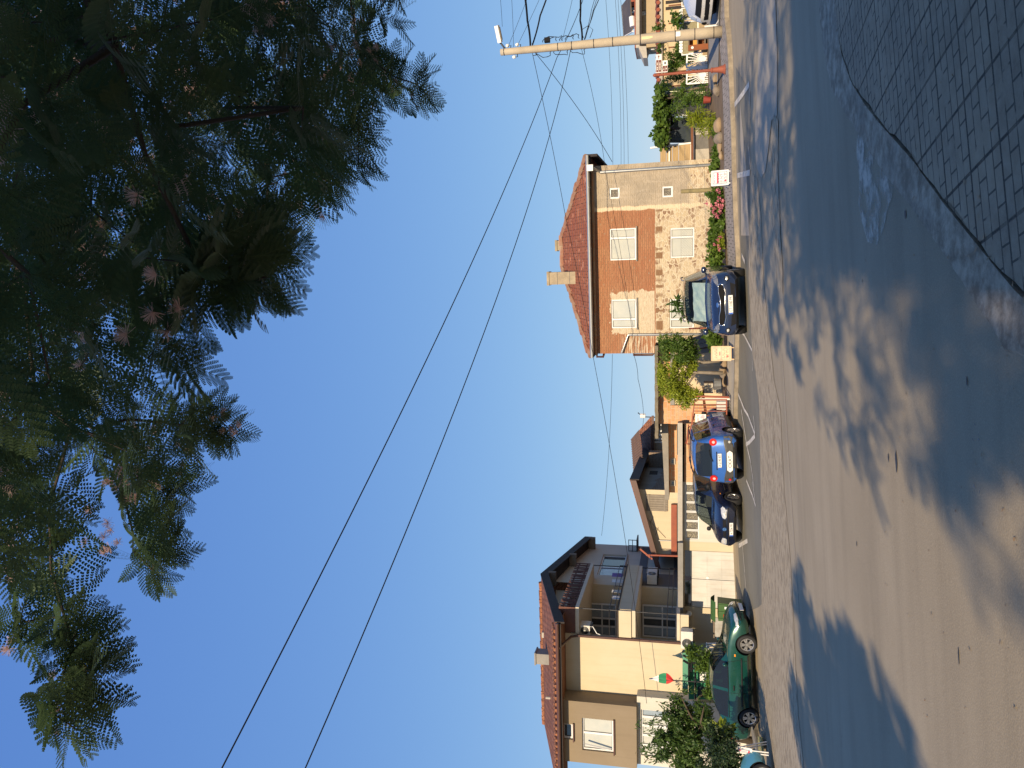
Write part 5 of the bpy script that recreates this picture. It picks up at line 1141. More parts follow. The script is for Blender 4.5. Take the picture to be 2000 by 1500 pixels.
K.decal('fog_lamp', 'F', [(.80, .60), (.74, .65), (.66, .63), (.64, .55), (.70, .50), (.79, .53)], M['ink'], .004, mir=True); K.decal('fog_lamp', 'F', [(.77, .60), (.70, .615), (.67, .575), (.70, .54), (.76, .555)], M['lamp'], .012, mir=True)
K.decal('lower_intake', 'F', [(-.62, .50), (.62, .50), (.56, .36), (-.56, .36)], M['ink'], .005); K.decal('emblem', 'F', [(.075 * math.cos(a * math.pi / 6), .835 + .032 * math.sin(a * math.pi / 6)) for a in range(12)], M['chrome'], .012)
K.line('bonnet_seam', 'F', [(-.80, .845), (-.55, .815), (.55, .815), (.80, .845)], .006, M['ink'], .001); K.plate('F', .50, 'CT 3180 PK', .52, .115)
K.mirrors(.62, 1.03, blu); K.line('door_seam', 'L', [(.75, .35), (.78, .95)], .006, M['ink'], .0, True); K.line('door_seam', 'L', [(-.35, .35), (-.35, .97)], .006, M['ink'], .0, True)
one('roof_rail', M['zinc'], K.root, lambda k: [k.tube([(-1.6, sd * .62, 1.62), (-1.4, sd * .62, 1.70), (0, sd * .62, 1.70), (.2, sd * .62, 1.66)], .022, 6) for sd in (1, -1)], local=True)
shade = pm('sunshade_foil', (0.80, 0.82, 0.74), (0.42, 0.54, 0.56), 4, .3, metal=.15, spec=.8)
def foil(u, v):
    q, nn = K.pt('F', (u - .5) * 1.16, 1.12 + .36 * v, -.035 - .03 * abs(math.sin(u * 7 + v * 3)) - .02 * abs(math.sin(v * 6 - u * 9)))
    return q if q is not None else Vector((.6, (u - .5) * 1.16, 1.12 + .36 * v))
one('sun_shade', shade, K.root, lambda k: k.grid(foil, 22, 9), False, True)
K.line('door_handle', 'L', [(-.62, .93), (-.46, .93)], .018, blu, .015, True); K.line('door_handle', 'L', [(.30, .90), (.46, .90)], .018, blu, .015, True)
# ---- dark hatchback, nose toward us
L, W = 3.75, 1.65
p = place(1455, 1030); rz = heading(-.40, -1); fc = Vector((math.cos(rz), math.sin(rz), 0)); loc = p - fc * (L / 2 - .10); loc.z = gz(loc.x, loc.y) + .0
st = [(-1.87, .40, .70, .82, .66, .95, .54), (-1.80, .28, .77, .90, .72, 1.22, .55), (-1.55, .24, .81, .93, .755, 1.37, .55), (-.9, .22, .825, .92, .77, 1.425, .555), (0, .21, .825, .90, .775, 1.42, .545), (.35, .21, .825, .89, .775, 1.33, .54), (.78, .21, .82, .88, .77, 1.02, .60), (.92, .21, .82, .87, .765, .93, .66), (1.3, .22, .81, .83, .755, .88, .68), (1.66, .24, .79, .76, .73, .80, .66), (1.80, .28, .77, .66, .70, .73, .62), (1.87, .32, .73, .54, .66, .66, .58)]
drk = carpaint('midnight_paint', (0.010, 0.014, 0.034), (0.008, 0.011, 0.026))
V_ = Car('dark midnight blue hatchback parked nose out in front of the lattice windows', loc, rz, st, L, W, drk, {'front': [(.08, .88)], 'rear': [(-1.80, -1.50)], 'side': [(-1.45, -.75), (-.65, .02), (.06, .52)]}, (-1.16, 1.17), .29)
V_.decal('headlamp', 'F', [(.70, .62), (.72, .68), (.66, .735), (.50, .73), (.38, .70), (.36, .63), (.42, .575), (.62, .575)], M['lamp'], .012, mir=True)
V_.decal('grille', 'F', [(-.33, .70), (.33, .70), (.33, .60), (-.33, .60)], M['ink'], .004)
V_.line('grille_bar', 'F', [(-.33, .65), (-.09, .65)], .008, M['trim'], .012); V_.line('grille_bar', 'F', [(.09, .65), (.33, .65)], .008, M['trim'], .012)
def badge(car, z, ch, r, c1, side='F'):
    p, nn = car.pt(side, 0, z, .016); sg = 1 if side == 'F' else -1; k = MB(); k.disc(p, (sg, 0, 0), r, 18, 0, .01); k.text(ch, p + Vector((sg * .013, 0, 0)), (0, sg, 0), (0, 0, 1), r * 1.25, None, 1); k.build('emblem', [c1, M['chrome']], car.root, False, True)
badge(V_, .65, 'W', .062, flat('emblem_blue', (0.05, 0.16, 0.42), .3)); V_.plate('F', .44, 'A 7256 MK', .50, .112)
V_.line('bumper_strip', 'F', [(-.72, .515), (-.4, .52), (.4, .52), (.72, .515)], .014, M['trim'], .006); V_.decal('lower_grille', 'F', [(-.45, .36), (.45, .36), (.42, .26), (-.42, .26)], M['ink'], .003)
V_.line('grille_bar', 'F', [(-.44, .31), (.44, .31)], .010, M['trim'], .008); V_.mirrors(.50, .96, M['trim'], .17)
V_.line('side_moulding', 'L', [(.72, .50), (-1.0 + .2, .50)], .018, M['trim'], .006, True); V_.line('door_seam', 'L', [(.66, .28), (.70, .88)], .006, M['ink'], 0, True); V_.line('door_seam', 'L', [(-.42, .28), (-.42, .9)], .006, M['ink'], 0, True); V_.line('door_handle', 'L', [(-.30, .80), (-.16, .80)], .016, M['trim'], .012, True)
V_.decal('side_indicator', 'L', [(.92, .66), (.98, .66), (.98, .69), (.92, .69)], M['amber'], .01)
# ---- small blue high hatchback, tail toward us
L, W = 3.6, 1.62
p = place(1457, 897); rz = heading(.27, 1); fc = Vector((math.cos(rz), math.sin(rz), 0)); loc = p + fc * (L / 2 - .12); loc.z = gz(loc.x, loc.y)
st = [(-1.80, .36, .72, .92, .68, 1.02, .56), (-1.76, .28, .78, .96, .73, 1.34, .56), (-1.55, .26, .81, .97, .76, 1.50, .57), (-.8, .24, .815, .96, .77, 1.56, .575), (.1, .23, .815, .93, .77, 1.545, .565), (.5, .23, .815, .92, .77, 1.42, .56), (.95, .23, .81, .90, .765, 1.05, .62), (1.08, .23, .81, .88, .76, .96, .66), (1.4, .24, .80, .82, .74, .89, .66), (1.68, .28, .77, .72, .70, .79, .62), (1.80, .34, .72, .60, .64, .68, .56)]
bl = carpaint('bright_blue_paint', (0.035, 0.125, 0.40), (0.03, 0.10, 0.33))
B_c = Car('small bright blue hatchback with roof rails seen from behind', loc, rz, st, L, W, bl, {'front': [(.2, 1.03)], 'rear': [(-1.795, -1.56)], 'side': [(-1.45, -.75), (-.65, .1), (.16, .66)]}, (-1.12, 1.17), .30, tail=(.10, .10))
B_c.decal('rear_window', 'B', [(-.55, 1.02), (.55, 1.02), (.52, 1.26), (.45, 1.375), (-.45, 1.375), (-.52, 1.26)], M['glass_d'], .008)
for y in (.60, -.60):
    pq, nn = B_c.pt('B', y, .985, .0)
    k = MB(); c = pq; k.disc(c, Vector((-1, y * .5, .05)), .115, 20, 0, .03); k.disc(c + Vector((-.031, .015 * y, -.01)), Vector((-1, y * .5, .05)), .045, 14, 1, .006); k.build('tail_lamp', [M['red_lamp'], flat('clear_lamp', (0.8, 0.5, 0.5), .15)], B_c.root, False, True)
B_c.decal('bumper', 'B', [(-.79, .66), (-.60, .67), (-.56, .61), (.56, .61), (.60, .67), (.79, .66), (.80, .50), (.76, .33), (-.76, .33), (-.80, .50)], M['greytrim'], .022)
B_c.plate('B', .80, 'A 2190 BT', .50, .115)
p_, _ = B_c.pt('B', 0, .50, .05); k = MB(); rt = Vector((0, -1, 0)); up = Vector((0, 0, 1)); hx = [(-.36, 0), (-.29, .085), (.29, .085), (.36, 0), (.29, -.085), (-.29, -.085)]; k.prism([p_ + rt * a + up * z for a, z in hx], (.012, 0, 0), 0); k.text('CKAT', p_ + Vector((-.004, 0, 0)), rt, up, .10, .40, 1)
for sg in (-1, 1): k.bar(p_ + Vector((-.004, 0, 0)) + rt * sg * .31, p_ + Vector((-.004, 0, 0)) + rt * sg * .265 + up * .06, .012, .004); k.bar(p_ + Vector((-.004, 0, 0)) + rt * sg * .31, p_ + Vector((-.004, 0, 0)) + rt * sg * .265 - up * .06, .012, .004)
k.build('bumper_sticker', [M['plate'], M['ink']], B_c.root, False, True)
for y, c in ((.62, M['red_lamp']), (-.62, M['lamp'])):
    q, _ = B_c.pt('B', y, .50, .03); one('fog_lamp', c, B_c.root, lambda k: k.disc(q, (-1, y * .4, 0), .04, 12, 0, .02), local=True)
B_c.wiper([B_c.pt('B', .02, 1.0, .03)[0], B_c.pt('B', -.16, 1.07, .03)[0], B_c.pt('B', -.36, 1.10, .03)[0]]) if B_c.pt('B', -.36, 1.10)[0] else None
B_c.line('plate_strip', 'B', [(-.30, .885), (.30, .885)], .016, M['trim'], .012)
one('roof_rail', M['trim'], B_c.root, lambda k: [k.tube([(-1.35, sd * .54, 1.53), (-1.25, sd * .54, 1.60), (.0, sd * .54, 1.62), (.15, sd * .54, 1.57)], .02, 6) for sd in (1, -1)] + [k.bar((-.9, -.55, 1.63), (-.9, .55, 1.63), .06, .025), k.bar((-.25, -.55, 1.63), (-.25, .55, 1.63), .06, .025)], local=True)
B_c.mirrors(.62, .99, M['trim'], .17)
for sd in ('L', 'Rr'):
    B_c.decal('wheel_arch_trim', sd, [(-1.62, .50), (-1.40, .66), (-.9, .66), (-.66, .46), (-.60, .30), (.62, .30), (.62, .24), (-1.6, .24)][::-1] if False else [(-.70, .42), (.72, .42), (.72, .27), (-.70, .27)], M['greytrim'], .012)
    B_c.line('door_seam', sd, [(.72, .30), (.76, .92)], .006, M['ink'], 0); B_c.line('door_seam', sd, [(-.12, .30), (-.12, .92)], .006, M['ink'], 0); B_c.line('door_seam', sd, [(-.75, .40), (-.80, .94)], .006, M['ink'], 0); B_c.line('door_handle', sd, [(-.06, .84), (.10, .84)], .018, M['trim'], .014); B_c.line('door_handle', sd, [(-.70, .86), (-.54, .86)], .018, M['trim'], .014)
    B_c.decal('door_sticker', sd, [(.34, .60), (.66, .60), (.66, .78), (.34, .78)], flat('grey_sticker', (0.42, 0.42, 0.45)), .006)
# ---- dark green coupe side-on, nose to the right
L, W = 4.15, 1.69
p0, p1 = place(1484, 1405), place(1480, 1262); wb = 2.48; d = (p1 - p0); d.z = 0; k_ = d.length; d.normalize(); nrm = Vector((-d.y, d.x, 0)); rz = math.atan2(d.y, d.x)
mid = (p0 + p1) / 2 + nrm * (W / 2 - .02); mid.z = gz(mid.x, mid.y) + .01
st = [(-2.08, .42, .68, .80, .64, .86, .56), (-2.0, .30, .76, .88, .71, .95, .60), (-1.75, .25, .80, .90, .755, 1.01, .60), (-1.35, .22, .825, .90, .78, 1.16, .58), (-.8, .20, .84, .89, .79, 1.35, .545), (-.25, .195, .845, .87, .795, 1.395, .53), (.15, .195, .845, .86, .795, 1.365, .53), (.55, .195, .845, .86, .79, 1.17, .56), (.95, .20, .84, .855, .785, .93, .66), (1.15, .20, .835, .84, .78, .895, .68), (1.6, .21, .82, .77, .76, .82, .68), (1.92, .24, .785, .67, .72, .715, .64), (2.03, .28, .75, .58, .68, .64, .60), (2.08, .34, .70, .50, .63, .56, .56)]
grn = carpaint('bottle_green_paint', (0.006, 0.060, 0.046), (0.005, 0.048, 0.037))
G_c = Car('dark green three door hatchback parked side on at the left with alloy wheels', mid, rz, st, L, W, grn, {'front': [(.20, 1.06)], 'rear': [(-1.72, -.86)], 'side': [(-1.22, -.35), (-.25, .62)]}, (-1.20, 1.24), .305)
G_c.line('side_moulding', 'Rr', [(-.78, .50), (.82, .49)], .024, M['trim'], .004); G_c.line('door_seam', 'Rr', [(.70, .26), (.74, .60), (.66, .86)], .006, M['ink'], 0); G_c.line('door_seam', 'Rr', [(-.36, .26), (-.36, .86)], .006, M['ink'], 0)
G_c.line('sill_strip', 'Rr', [(-.84, .30), (.86, .30)], .016, M['trim'], .002); G_c.line('window_strip', 'Rr', [(-1.2, .905), (.70, .885)], .012, M['ink'], .004)
G_c.line('door_handle', 'Rr', [(-.26, .74), (-.10, .74)], .022, M['trim'], .014); G_c.decal('side_indicator', 'Rr', [(.86, .655), (.94, .655), (.94, .70), (.86, .70)], M['amber'], .01)
G_c.decal('headlamp', 'F', [(.66, .52), (.68, .62), (.56, .635), (.34, .62), (.34, .55), (.5, .53)], M['lamp'], .012, mir=True); G_c.decal('indicator', 'Rr', [(1.80, .53), (1.97, .53), (1.96, .60), (1.82, .62)], M['lamp'], .012)
G_c.line('bumper_strip', 'F', [(-.66, .45), (-.3, .46), (.3, .46), (.66, .45)], .02, M['trim'], .006); G_c.plate('F', .36, '', .5, .11); G_c.mirrors(.60, .93, grn, .17)
G_c.decal('tail_lamp', 'B', [(.66, .70), (.66, .84), (.36, .85), (.36, .72)], M['red_lamp'], .012, mir=True); G_c.line('wiper', 'T', [(.98, .1), (.80, .50)], .012, M['ink'], .02); G_c.line('wiper', 'T', [(1.0, -.55), (.86, -.1)], .012, M['ink'], .02)
G_c.line('fuel_flap', 'Rr', [(-1.62, .62), (-1.5, .62), (-1.5, .72), (-1.62, .72), (-1.62, .62)], .004, M['ink'], 0)
# ---- pale blue car cut by the left edge of the street view
L, W = 4.1, 1.7
st2 = [(q[0], q[1], q[2], q[3] + .02, q[4], q[5] + .04, q[6]) for q in st]
p = gp(1516, 1512); rz = math.atan2(.75, .65); fc = Vector((math.cos(rz), math.sin(rz), 0)); loc = p - fc * (1.24 + .05) + Vector((-fc.y, fc.x, 0)) * (W / 2); loc.z = gz(loc.x, loc.y) + .01
cy = carpaint('sky_blue_paint', (0.09, 0.30, 0.42), (0.08, 0.26, 0.36))
C_c = Car('pale blue car at the left edge of the street with only its nose in view', loc, rz, st2, L, W, cy, {'front': [(.20, 1.06)], 'rear': [(-1.72, -.86)], 'side': [(-1.22, -.35), (-.25, .62)]}, (-1.20, 1.24), .32)
C_c.decal('headlamp', 'F', [(.66, .54), (.68, .64), (.56, .655), (.34, .64), (.34, .57), (.5, .55)], M['lamp'], .012, mir=True); C_c.line('bumper_strip', 'F', [(-.66, .47), (.66, .47)], .03, M['greytrim'], .01)
# ---- white van at the right edge, nose to the left
L, W = 4.6, 1.85
st = [(-2.3, .42, .80, 1.0, .78, 1.5, .70), (-2.2, .30, .88, 1.05, .86, 1.82, .74), (-1.5, .27, .92, 1.05, .89, 1.88, .76), (.2, .26, .92, 1.05, .89, 1.87, .75), (.7, .26, .92, 1.05, .885, 1.70, .72), (1.25, .26, .92, 1.06, .88, 1.22, .74), (1.4, .26, .92, 1.05, .87, 1.15, .76), (1.9, .28, .90, .96, .84, 1.04, .74), (2.15, .32, .86, .80, .78, .86, .70), (2.3, .38, .80, .62, .72, .70, .64)]
p = gp(1418, -24); rz = heading(-1, -.28); fc = Vector((math.cos(rz), math.sin(rz), 0)); loc = p - fc * (L / 2 - .25) + Vector((-fc.y, fc.x, 0)) * -.55; loc.z = gz(loc.x, loc.y) + .05
wv = carpaint('white_van_paint', (0.74, 0.74, 0.73), (0.68, 0.68, 0.67))
W_c = Car('white van at the right edge beyond the concrete pole with only its nose in view', loc, rz, st, L, W, wv, {'front': [(.62, 1.34)], 'rear': [(-2.28, -2.2)], 'side': [(-.2, .6), (.68, 1.1)]}, (-1.4, 1.42), .33, name='parked_van', cat='van')
W_c.decal('headlamp', 'F', [(.84, .86), (.84, 1.0), (.70, 1.0), (.50, .90), (.50, .80), (.7, .80)], M['lamp'], .012, mir=True); W_c.decal('fog_lamp', 'F', [(.80, .52), (.78, .64), (.62, .64), (.60, .52), (.68, .47)], M['ink'], .01, mir=True)
W_c.decal('grille', 'F', [(-.40, .86), (.40, .86), (.40, .70), (-.40, .70)], M['ink'], .008); W_c.decal('lower_intake', 'F', [(-.5, .60), (.5, .60), (.48, .46), (-.48, .46)], M['ink'], .006); W_c.mirrors(.95, 1.15, M['trim'], .2)
for c_ in (K, V_, B_c, G_c, C_c, W_c): settle(c_)
# ================================================================ poles, lamp, signs, wires
pb = gp(1409, 62, .13); pb.z = gz(pb.x, pb.y) + .1; PY = pb.y
ptop = at(978, 100, PY); ptop.x = (ptop.x + pb.x) / 2; PH = ptop.z - pb.z
t = thing('utility_pole', 'tall tapering concrete utility pole with steel bands standing on the far pavement at the right', 'pole', pb)
pa = lambda z: pb.lerp(ptop, (z - pb.z) / PH)
pr_ = lambda z: .175 - .07 * (z - pb.z) / PH
one('pole', pm('spun_concrete', (0.50, 0.42, 0.30), (0.40, 0.335, 0.245), 2.5, .85, .4), t, lambda k: k.tube([pa(pb.z + PH * q / 10) for q in range(11)], [pr_(pb.z + PH * q / 10) for q in range(11)], 20), True)
zpix = lambda v: at(v, 80, PY).z
for v in (1394, 1357, 1319, 1251, 1197, 1160, 1117, 1090, 985): one('band', M['dkmetal'], t, lambda k: k.tube([pa(zpix(v)) - Vector((0, 0, .012)), pa(zpix(v)) + Vector((0, 0, .012))], pr_(zpix(v)) + .006, 20))
zz1, zz2 = zpix(1275), zpix(1254); one('notice', flat('paper_yellow', (0.72, 0.62, 0.34), .8), t, lambda k: k.prism([pa(zz1) + Vector((-.07 + .06 * j, -pr_(zz1) - .004 + .022 * abs(j - 1), 0)) for j in range(3)] + [pa(zz1) + Vector((.05 - .06 * j, -pr_(zz1) + .006 + .022 * abs(j - 1), 0)) for j in range(3)], (0, 0, zz2 - zz1)))
zz3 = zpix(1329); one('notice', M['white'], t, lambda k: k.prism([pa(zz3) + Vector((-.09, -pr_(zz3) - .0, 0)), pa(zz3) + Vector((.06, -pr_(zz3) - .005, 0)), pa(zz3) + Vector((.06, -pr_(zz3) + .01, 0)), pa(zz3) + Vector((-.09, -pr_(zz3) + .012, 0))], (0, 0, .14)))
ins = [pa(zpix(v)) + Vector((sx * (pr_(zpix(v)) + .09), 0, 0)) for v, sx in ((1004, -1), (1010, 1), (991, 1), (1040, -1), (1033, 1))]
def hooks(k):
    for q in ins: k.tube([pa(q.z - .1) , q + Vector((0, 0, -.12)), q + Vector((0, 0, -.02))], .014, 6, 0)
one('hook', M['dkmetal'], t, hooks); one('insulator', M['white'], t, lambda k: [k.tube([q + Vector((0, 0, -.05)), q, q + Vector((0, 0, .05))], [.045, .06, .035], 8) for q in ins[:3]])
lt = thing('street_lamp', 'white flat street lamp head on a short arm at the top of the concrete pole', 'street lamp', at(985, 92, PY))
q0, q1, q2 = at(982, 91, PY), at(977, 83, PY - .05), at(970, 50, PY - .3)
one('arm', M['dkmetal'], lt, lambda k: k.tube([pa(zpix(992)), at(984, 92, PY), q1], .03, 8)); one('head', M['white'], lt, lambda k: k.bar(q1, q2, .24, .12))
one('lens', M['conc_l'], lt, lambda k: k.bar(q1.lerp(q2, .15) - Vector((0, 0, .075)), q1.lerp(q2, .9) - Vector((0, 0, .075)), .18, .02))
def coil(k):
    rr = random.Random(4)
    for j in range(7):
        z = zpix(1050 + j * 11); c = pa(z); sx = 1 if j % 3 else -1
        P = [c + Vector((sx * (pr_(z) + .04 + .16 * math.sin(math.pi * q / 8) * rr.uniform(.6, 1.2)), -.1 + .05 * rr.random(), -.55 * q / 8 + .1 * math.sin(q))) for q in range(9)]; k.tube(P, .012, 5)
    c = pa(zpix(1140)); k.tube([c + Vector((.2, -.05, 0)), c + Vector((.45, -.05, .08)), c + Vector((.6, 0, -.15)), c + Vector((.45, 0, -.3)), c + Vector((.2, 0, -.2))], .01, 5)
    c = pa(zpix(1070)); k.box(Fr(c.x, c.y, 0), .16, .3, -.12, .0, c.z - .08, c.z + .1)
one('loose_cable', M['ink'], t, coil)
def wire(label, P, sag=.0, r=.009, n=24, ext=()):
    P = [Vector(p) for p in P]; out = []
    for i, (a, c) in enumerate(zip(P, P[1:])):
        L = (c - a).length
        for j in range(n):
            q = j / n; out.append(a.lerp(c, q) - Vector((0, 0, sag * 4 * q * (1 - q))))
    out.append(P[-1]); k = MB(); k.tube(out, r, 5); o = k.build('overhead_wire', M['ink']); return tag(o, label, 'wire', 'overhead wires')
pw = lambda v, sx=0: pa(zpix(v)) + Vector((sx * (pr_(zpix(v)) + .02), -.02, 0))
wire('upper of the two long wires crossing the open sky to the concrete pole', [onz(330, 1700, 7.4), at(1088, 112, PY - .25), at(1160, -120, 30)], .30, .011)
wire('lower of the two long wires crossing the open sky to the concrete pole', [onz(500, 1720, 6.6), at(1115, 95, PY - .2)], .45, .010)
wire('wire from the concrete pole over the brick house roof to the cream house', [pw(1040, -1), at(1104, 420, 27), at(1160, 705, 27.6), at(1222, 1060, 27.8), FA.P(sPr + .2, -.85, FA.hit(1263, 1385, -.85)[1])], .03, .009, 10)
wire('slack service wire from the concrete pole down to the right corner of the brick house', [pw(1046, -1), FM.P(.1, -.1, FM.hit(1196, 302, 0)[1])], .12, .010)
wire('thin wire from the middle of the pole across the front of the brick house', [pw(1136, -1), FM.P(-.4, -.6, FM.hit(1183, 315, -.6)[1]), FM.P(sm, -.5, FM.hit(1240, 690, -.5)[1])], .08, .007)
wire('thin wire at the left of the brick house reaching to the cream house gable', [at(1196, 692, 31), at(1175, 1046, 38)], .10, .008)
wire('low double wire to the antenna behind the brick shed', [at(1237, 690, 33), at(1246, 740, 36), at(1257, 812, 42), at(1250, 850, 42)], .05, .01, 8)
for i, (a, c) in enumerate(((1180, 1197), (1199, 1213), (1204, 1219), (1209, 1227))):
    wire(['highest', 'second', 'third', 'lowest'][i] + ' of the four far wires behind the brick house roof', [at(a, -40, 48), at(c, 322, 52)], .12, .011)
for lab, P, r in (('thick dark cable leaving the pole level to the right edge', [at(1020, -40, 22), at(1030, 40, 23.5), pw(1036, 1)], .032), ('thick cable climbing from the right edge down to the pole', [at(1082, -50, 23), at(1055, 30, 24), pw(1040, 1)], .026), ('thick lower cable from the middle of the pole to the right edge', [at(1132, -50, 22), at(1133, 40, 24), pw(1137, 1)], .03),
                  ('upper thin bare wire beside the lamp head', [at(972, -50, 24), at(981, 52, 26)], .006), ('thin bare wire between the lamp and the thick cable', [at(996, -50, 24), at(1003, 92, 25.2)], .006), ('slanting thin wire to the top insulator', [at(1047, -50, 24), pw(992, 1)], .006), ('slanting thin wire to the second insulator', [at(1075, -50, 24), pw(1010, 1)], .006),
                  ('outer wire of the slack bundle right of the pole', [at(1172, -50, 24), at(1155, 20, 24.6), pw(1141, 1)], .009), ('middle wire of the slack bundle right of the pole', [at(1177, -50, 24), at(1157, 25, 24.6), pw(1142, 1)], .009), ('inner twisted wire of the slack bundle right of the pole', [at(1188, -50, 24), at(1160, 20, 24.6), at(1146, 60, 25), pw(1142, 1)], .014), ('single wire right of the pole rising past the bundle', [at(1130, -60, 24), at(1098, 80, 24.8)], .006)):
    wire(lab, P, .02, r, 8)
t = thing('roof_antenna', 'bent antenna mast with a white insulator behind the brick shed', 'antenna', at(1280, 815, 42)); one('mast', M['dkmetal'], t, lambda k: k.tube([at(1280, 815, 42), at(1255, 814, 42), at(1246, 806, 42)], .03, 6)); one('insulator', M['white'], t, lambda k: k.tube([at(1256, 812, 42) + Vector((0, 0, -.12)), at(1256, 812, 42) + Vector((0, 0, .15))], .13, 8))
# red direction post
sb = gp(1416, 135, .13); sb.z = gz(sb.x, sb.y) + .12; SY = sb.y; stp = at(1275, 146, SY); stp.x = sb.x + .01
t = thing('direction_post', 'rust red cast signpost with two brown direction boards on the far pavement', 'signpost', sb); H_ = stp.z - sb.z
one('post', M['rust'], t, lambda k: (k.tube([sb + Vector((0, 0, H_ * q)) for q in (0, .012, .03, .10, .17, .175, .19, .20)], [.155, .155, .12, .085, .07, .085, .085, .055], 14), k.tube([sb + Vector((0, 0, H_ * q)) for q in (.20, .9, .905, .92, .925, .955, .96, .985, 1.0)], [.045, .04, .05, .05, .04, .04, .06, .05, .01], 12)))
def board(k, x0, x1, y0, y1, rows, arrow):
    a, c = at(x1, y1, SY - .03), at(x0, y0, SY - .03); G = Fr(0, SY - .03, 0); X0, X1, Z0, Z1 = sb.x + .05, c.x, a.z, c.z; h = Z1 - Z0; xa = X1 - h * 1.05
    k.box(G, X0, X1, -.02, .02, Z0, Z1, 0)
    for j in range(2): k.box(G, X0 + .02, xa, -.025, -.021, Z0 + h * (.06 + .47 * j), Z0 + h * (.47 + .47 * j), 1)
    rr = random.Random(rows)
    for j in range(2):
        x = X0 + .08
        while x < xa - .08: q = rr.uniform(.025, .05); k.box(G, x, x + q, -.028, -.0255, Z0 + h * (.18 + .47 * j), Z0 + h * (.36 + .47 * j), 2); x += q + (.012 if rr.random() > .15 else .05)
    cx, cz = (xa + X1) / 2, (Z0 + Z1) / 2
    if arrow: k.box(G, cx - h * .28, cx + h * .12, -.025, -.021, cz - h * .06, cz + h * .06, 1); k.prism([G.P(cx + h * .34, -.025, cz), G.P(cx + h * .05, -.025, cz + h * .26), G.P(cx + h * .14, -.025, cz), G.P(cx + h * .05, -.025, cz - h * .26)], (0, .004, 0), 1)
    else: k.prism([G.P(cx + h * .3, -.025, cz), G.P(cx, -.025, cz + h * .2), G.P(cx - h * .3, -.025, cz), G.P(cx, -.025, cz - h * .2)], (0, .004, 0), 3)
brn = flat('sign_brown', (0.16, 0.045, 0.032), .5); sw = [M['white'], brn, flat('sign_letters', (0.70, 0.62, 0.52)), M['ink']]
one('sign_board', sw, t, lambda k: board(k, 1281, 1292, 107, 142, 1, True)); one('sign_board', sw, t, lambda k: board(k, 1294, 1304, 119, 142, 2, False))
# pavement boards
def aboard(label, x0, y0, x1, y1, Y, cols, leg, red):
    a, c = at(x1, max(y0, y1), Y), at(x0, min(y0, y1), Y); g = gz((a.x + c.x) / 2, Y) + .125; w_, h = c.x - a.x, c.z - a.z
    t = thing('pavement_sign', label, 'sign', Vector(((a.x + c.x) / 2, Y, g)), 'advertising boards on the pavement'); G = Fr((a.x + c.x) / 2, Y, 3); zb_ = a.z
    lean = lambda s, z, d=0: G.P(s, d + (z - zb_) * .16, z)
    def rc(k, s0, s1, z0, z1, d, m): k.prism([lean(s0, z0, d), lean(s1, z0, d), lean(s1, z1, d), lean(s0, z1, d)], G.f * .004, m)
    def fr(k):
        hw = w_ / 2
        for p, q in (((-hw, zb_), (hw, zb_)), ((-hw, zb_ + h), (hw, zb_ + h)), ((-hw, zb_), (-hw, zb_ + h)), ((hw, zb_), (hw, zb_ + h))): k.tube([lean(*p), lean(*q)], .018, 8)
        for s in (-hw + .04, hw - .04): k.tube([lean(s, zb_), G.P(s, -.02, g)], .017, 6); k.tube([lean(s, zb_ + h), G.P(s, .55, g)], .017, 6)
    one('frame', M['white'] if leg else cols[0], t, fr)
    def face(k):
        hw = w_ / 2 - .02; z0, z1 = zb_ + .02, zb_ + h - .02; rc(k, -hw, hw, z0, z1, -.004, 0); H = z1 - z0
        rc(k, -hw + .015, hw - .015, z0 + .015, z1 - .015, -.009, 1); rc(k, -hw + .04, hw - .04, z0 + .04, z1 - .04, -.014, 0)
        rr = random.Random(len(label))
        for f0, f1, m, wd in red: rc(k, -hw * wd, hw * wd, z0 + H * f0, z0 + H * f1, -.019, m)
        for j in range(9):
            f = .12 + j * .088
            if any(f0 - .03 < f < f1 + .03 for f0, f1, m, wd in red): continue
            s = -hw * .75
            while s < hw * .7:
                q = rr.uniform(.03, .10); rc(k, s, min(s + q, hw * .75), z0 + H * f, z0 + H * (f + .045), -.019, 3); s += q + .025
        c = lean(-hw * .45, z0 + H * .16, -.02); k.disc(c, -G.f, H * .06, 14, 2, .004)
    one('panel', cols, t, face); return t
sr = flat('sign_red', (0.50, 0.05, 0.09)); 
aboard('white board with a red band in front of the pink flowers', 1390, 334, 1423, 360, 24.4, [M['white'], flat('border_grey', (0.22, 0.25, 0.32)), sr, flat('grey_text', (0.16, 0.18, 0.24))], True, [(.60, .72, 2, .8)])
aboard('faded orange and cream board left of the dark blue crossover', 1390, 677, 1428, 704, 25.6, [flat('faded_cream', (0.72, 0.53, 0.33)), flat('faded_pink', (0.62, 0.33, 0.24)), flat('faded_red', (0.60, 0.14, 0.12)), flat('faded_text', (0.45, 0.20, 0.14))], False, [(.48, .54, 1, .95), (.56, .62, 2, .3)])
aboard('narrow white advertising board in the shade by the left kerb', 1438, 1460, 1468, 1474, 21.3, [M['white'], flat('border_blue', (0.25, 0.27, 0.36)), sr, flat('grey_text2', (0.40, 0.40, 0.46))], True, [(.70, .85, 2, .25), (.08, .2, 2, .3)])
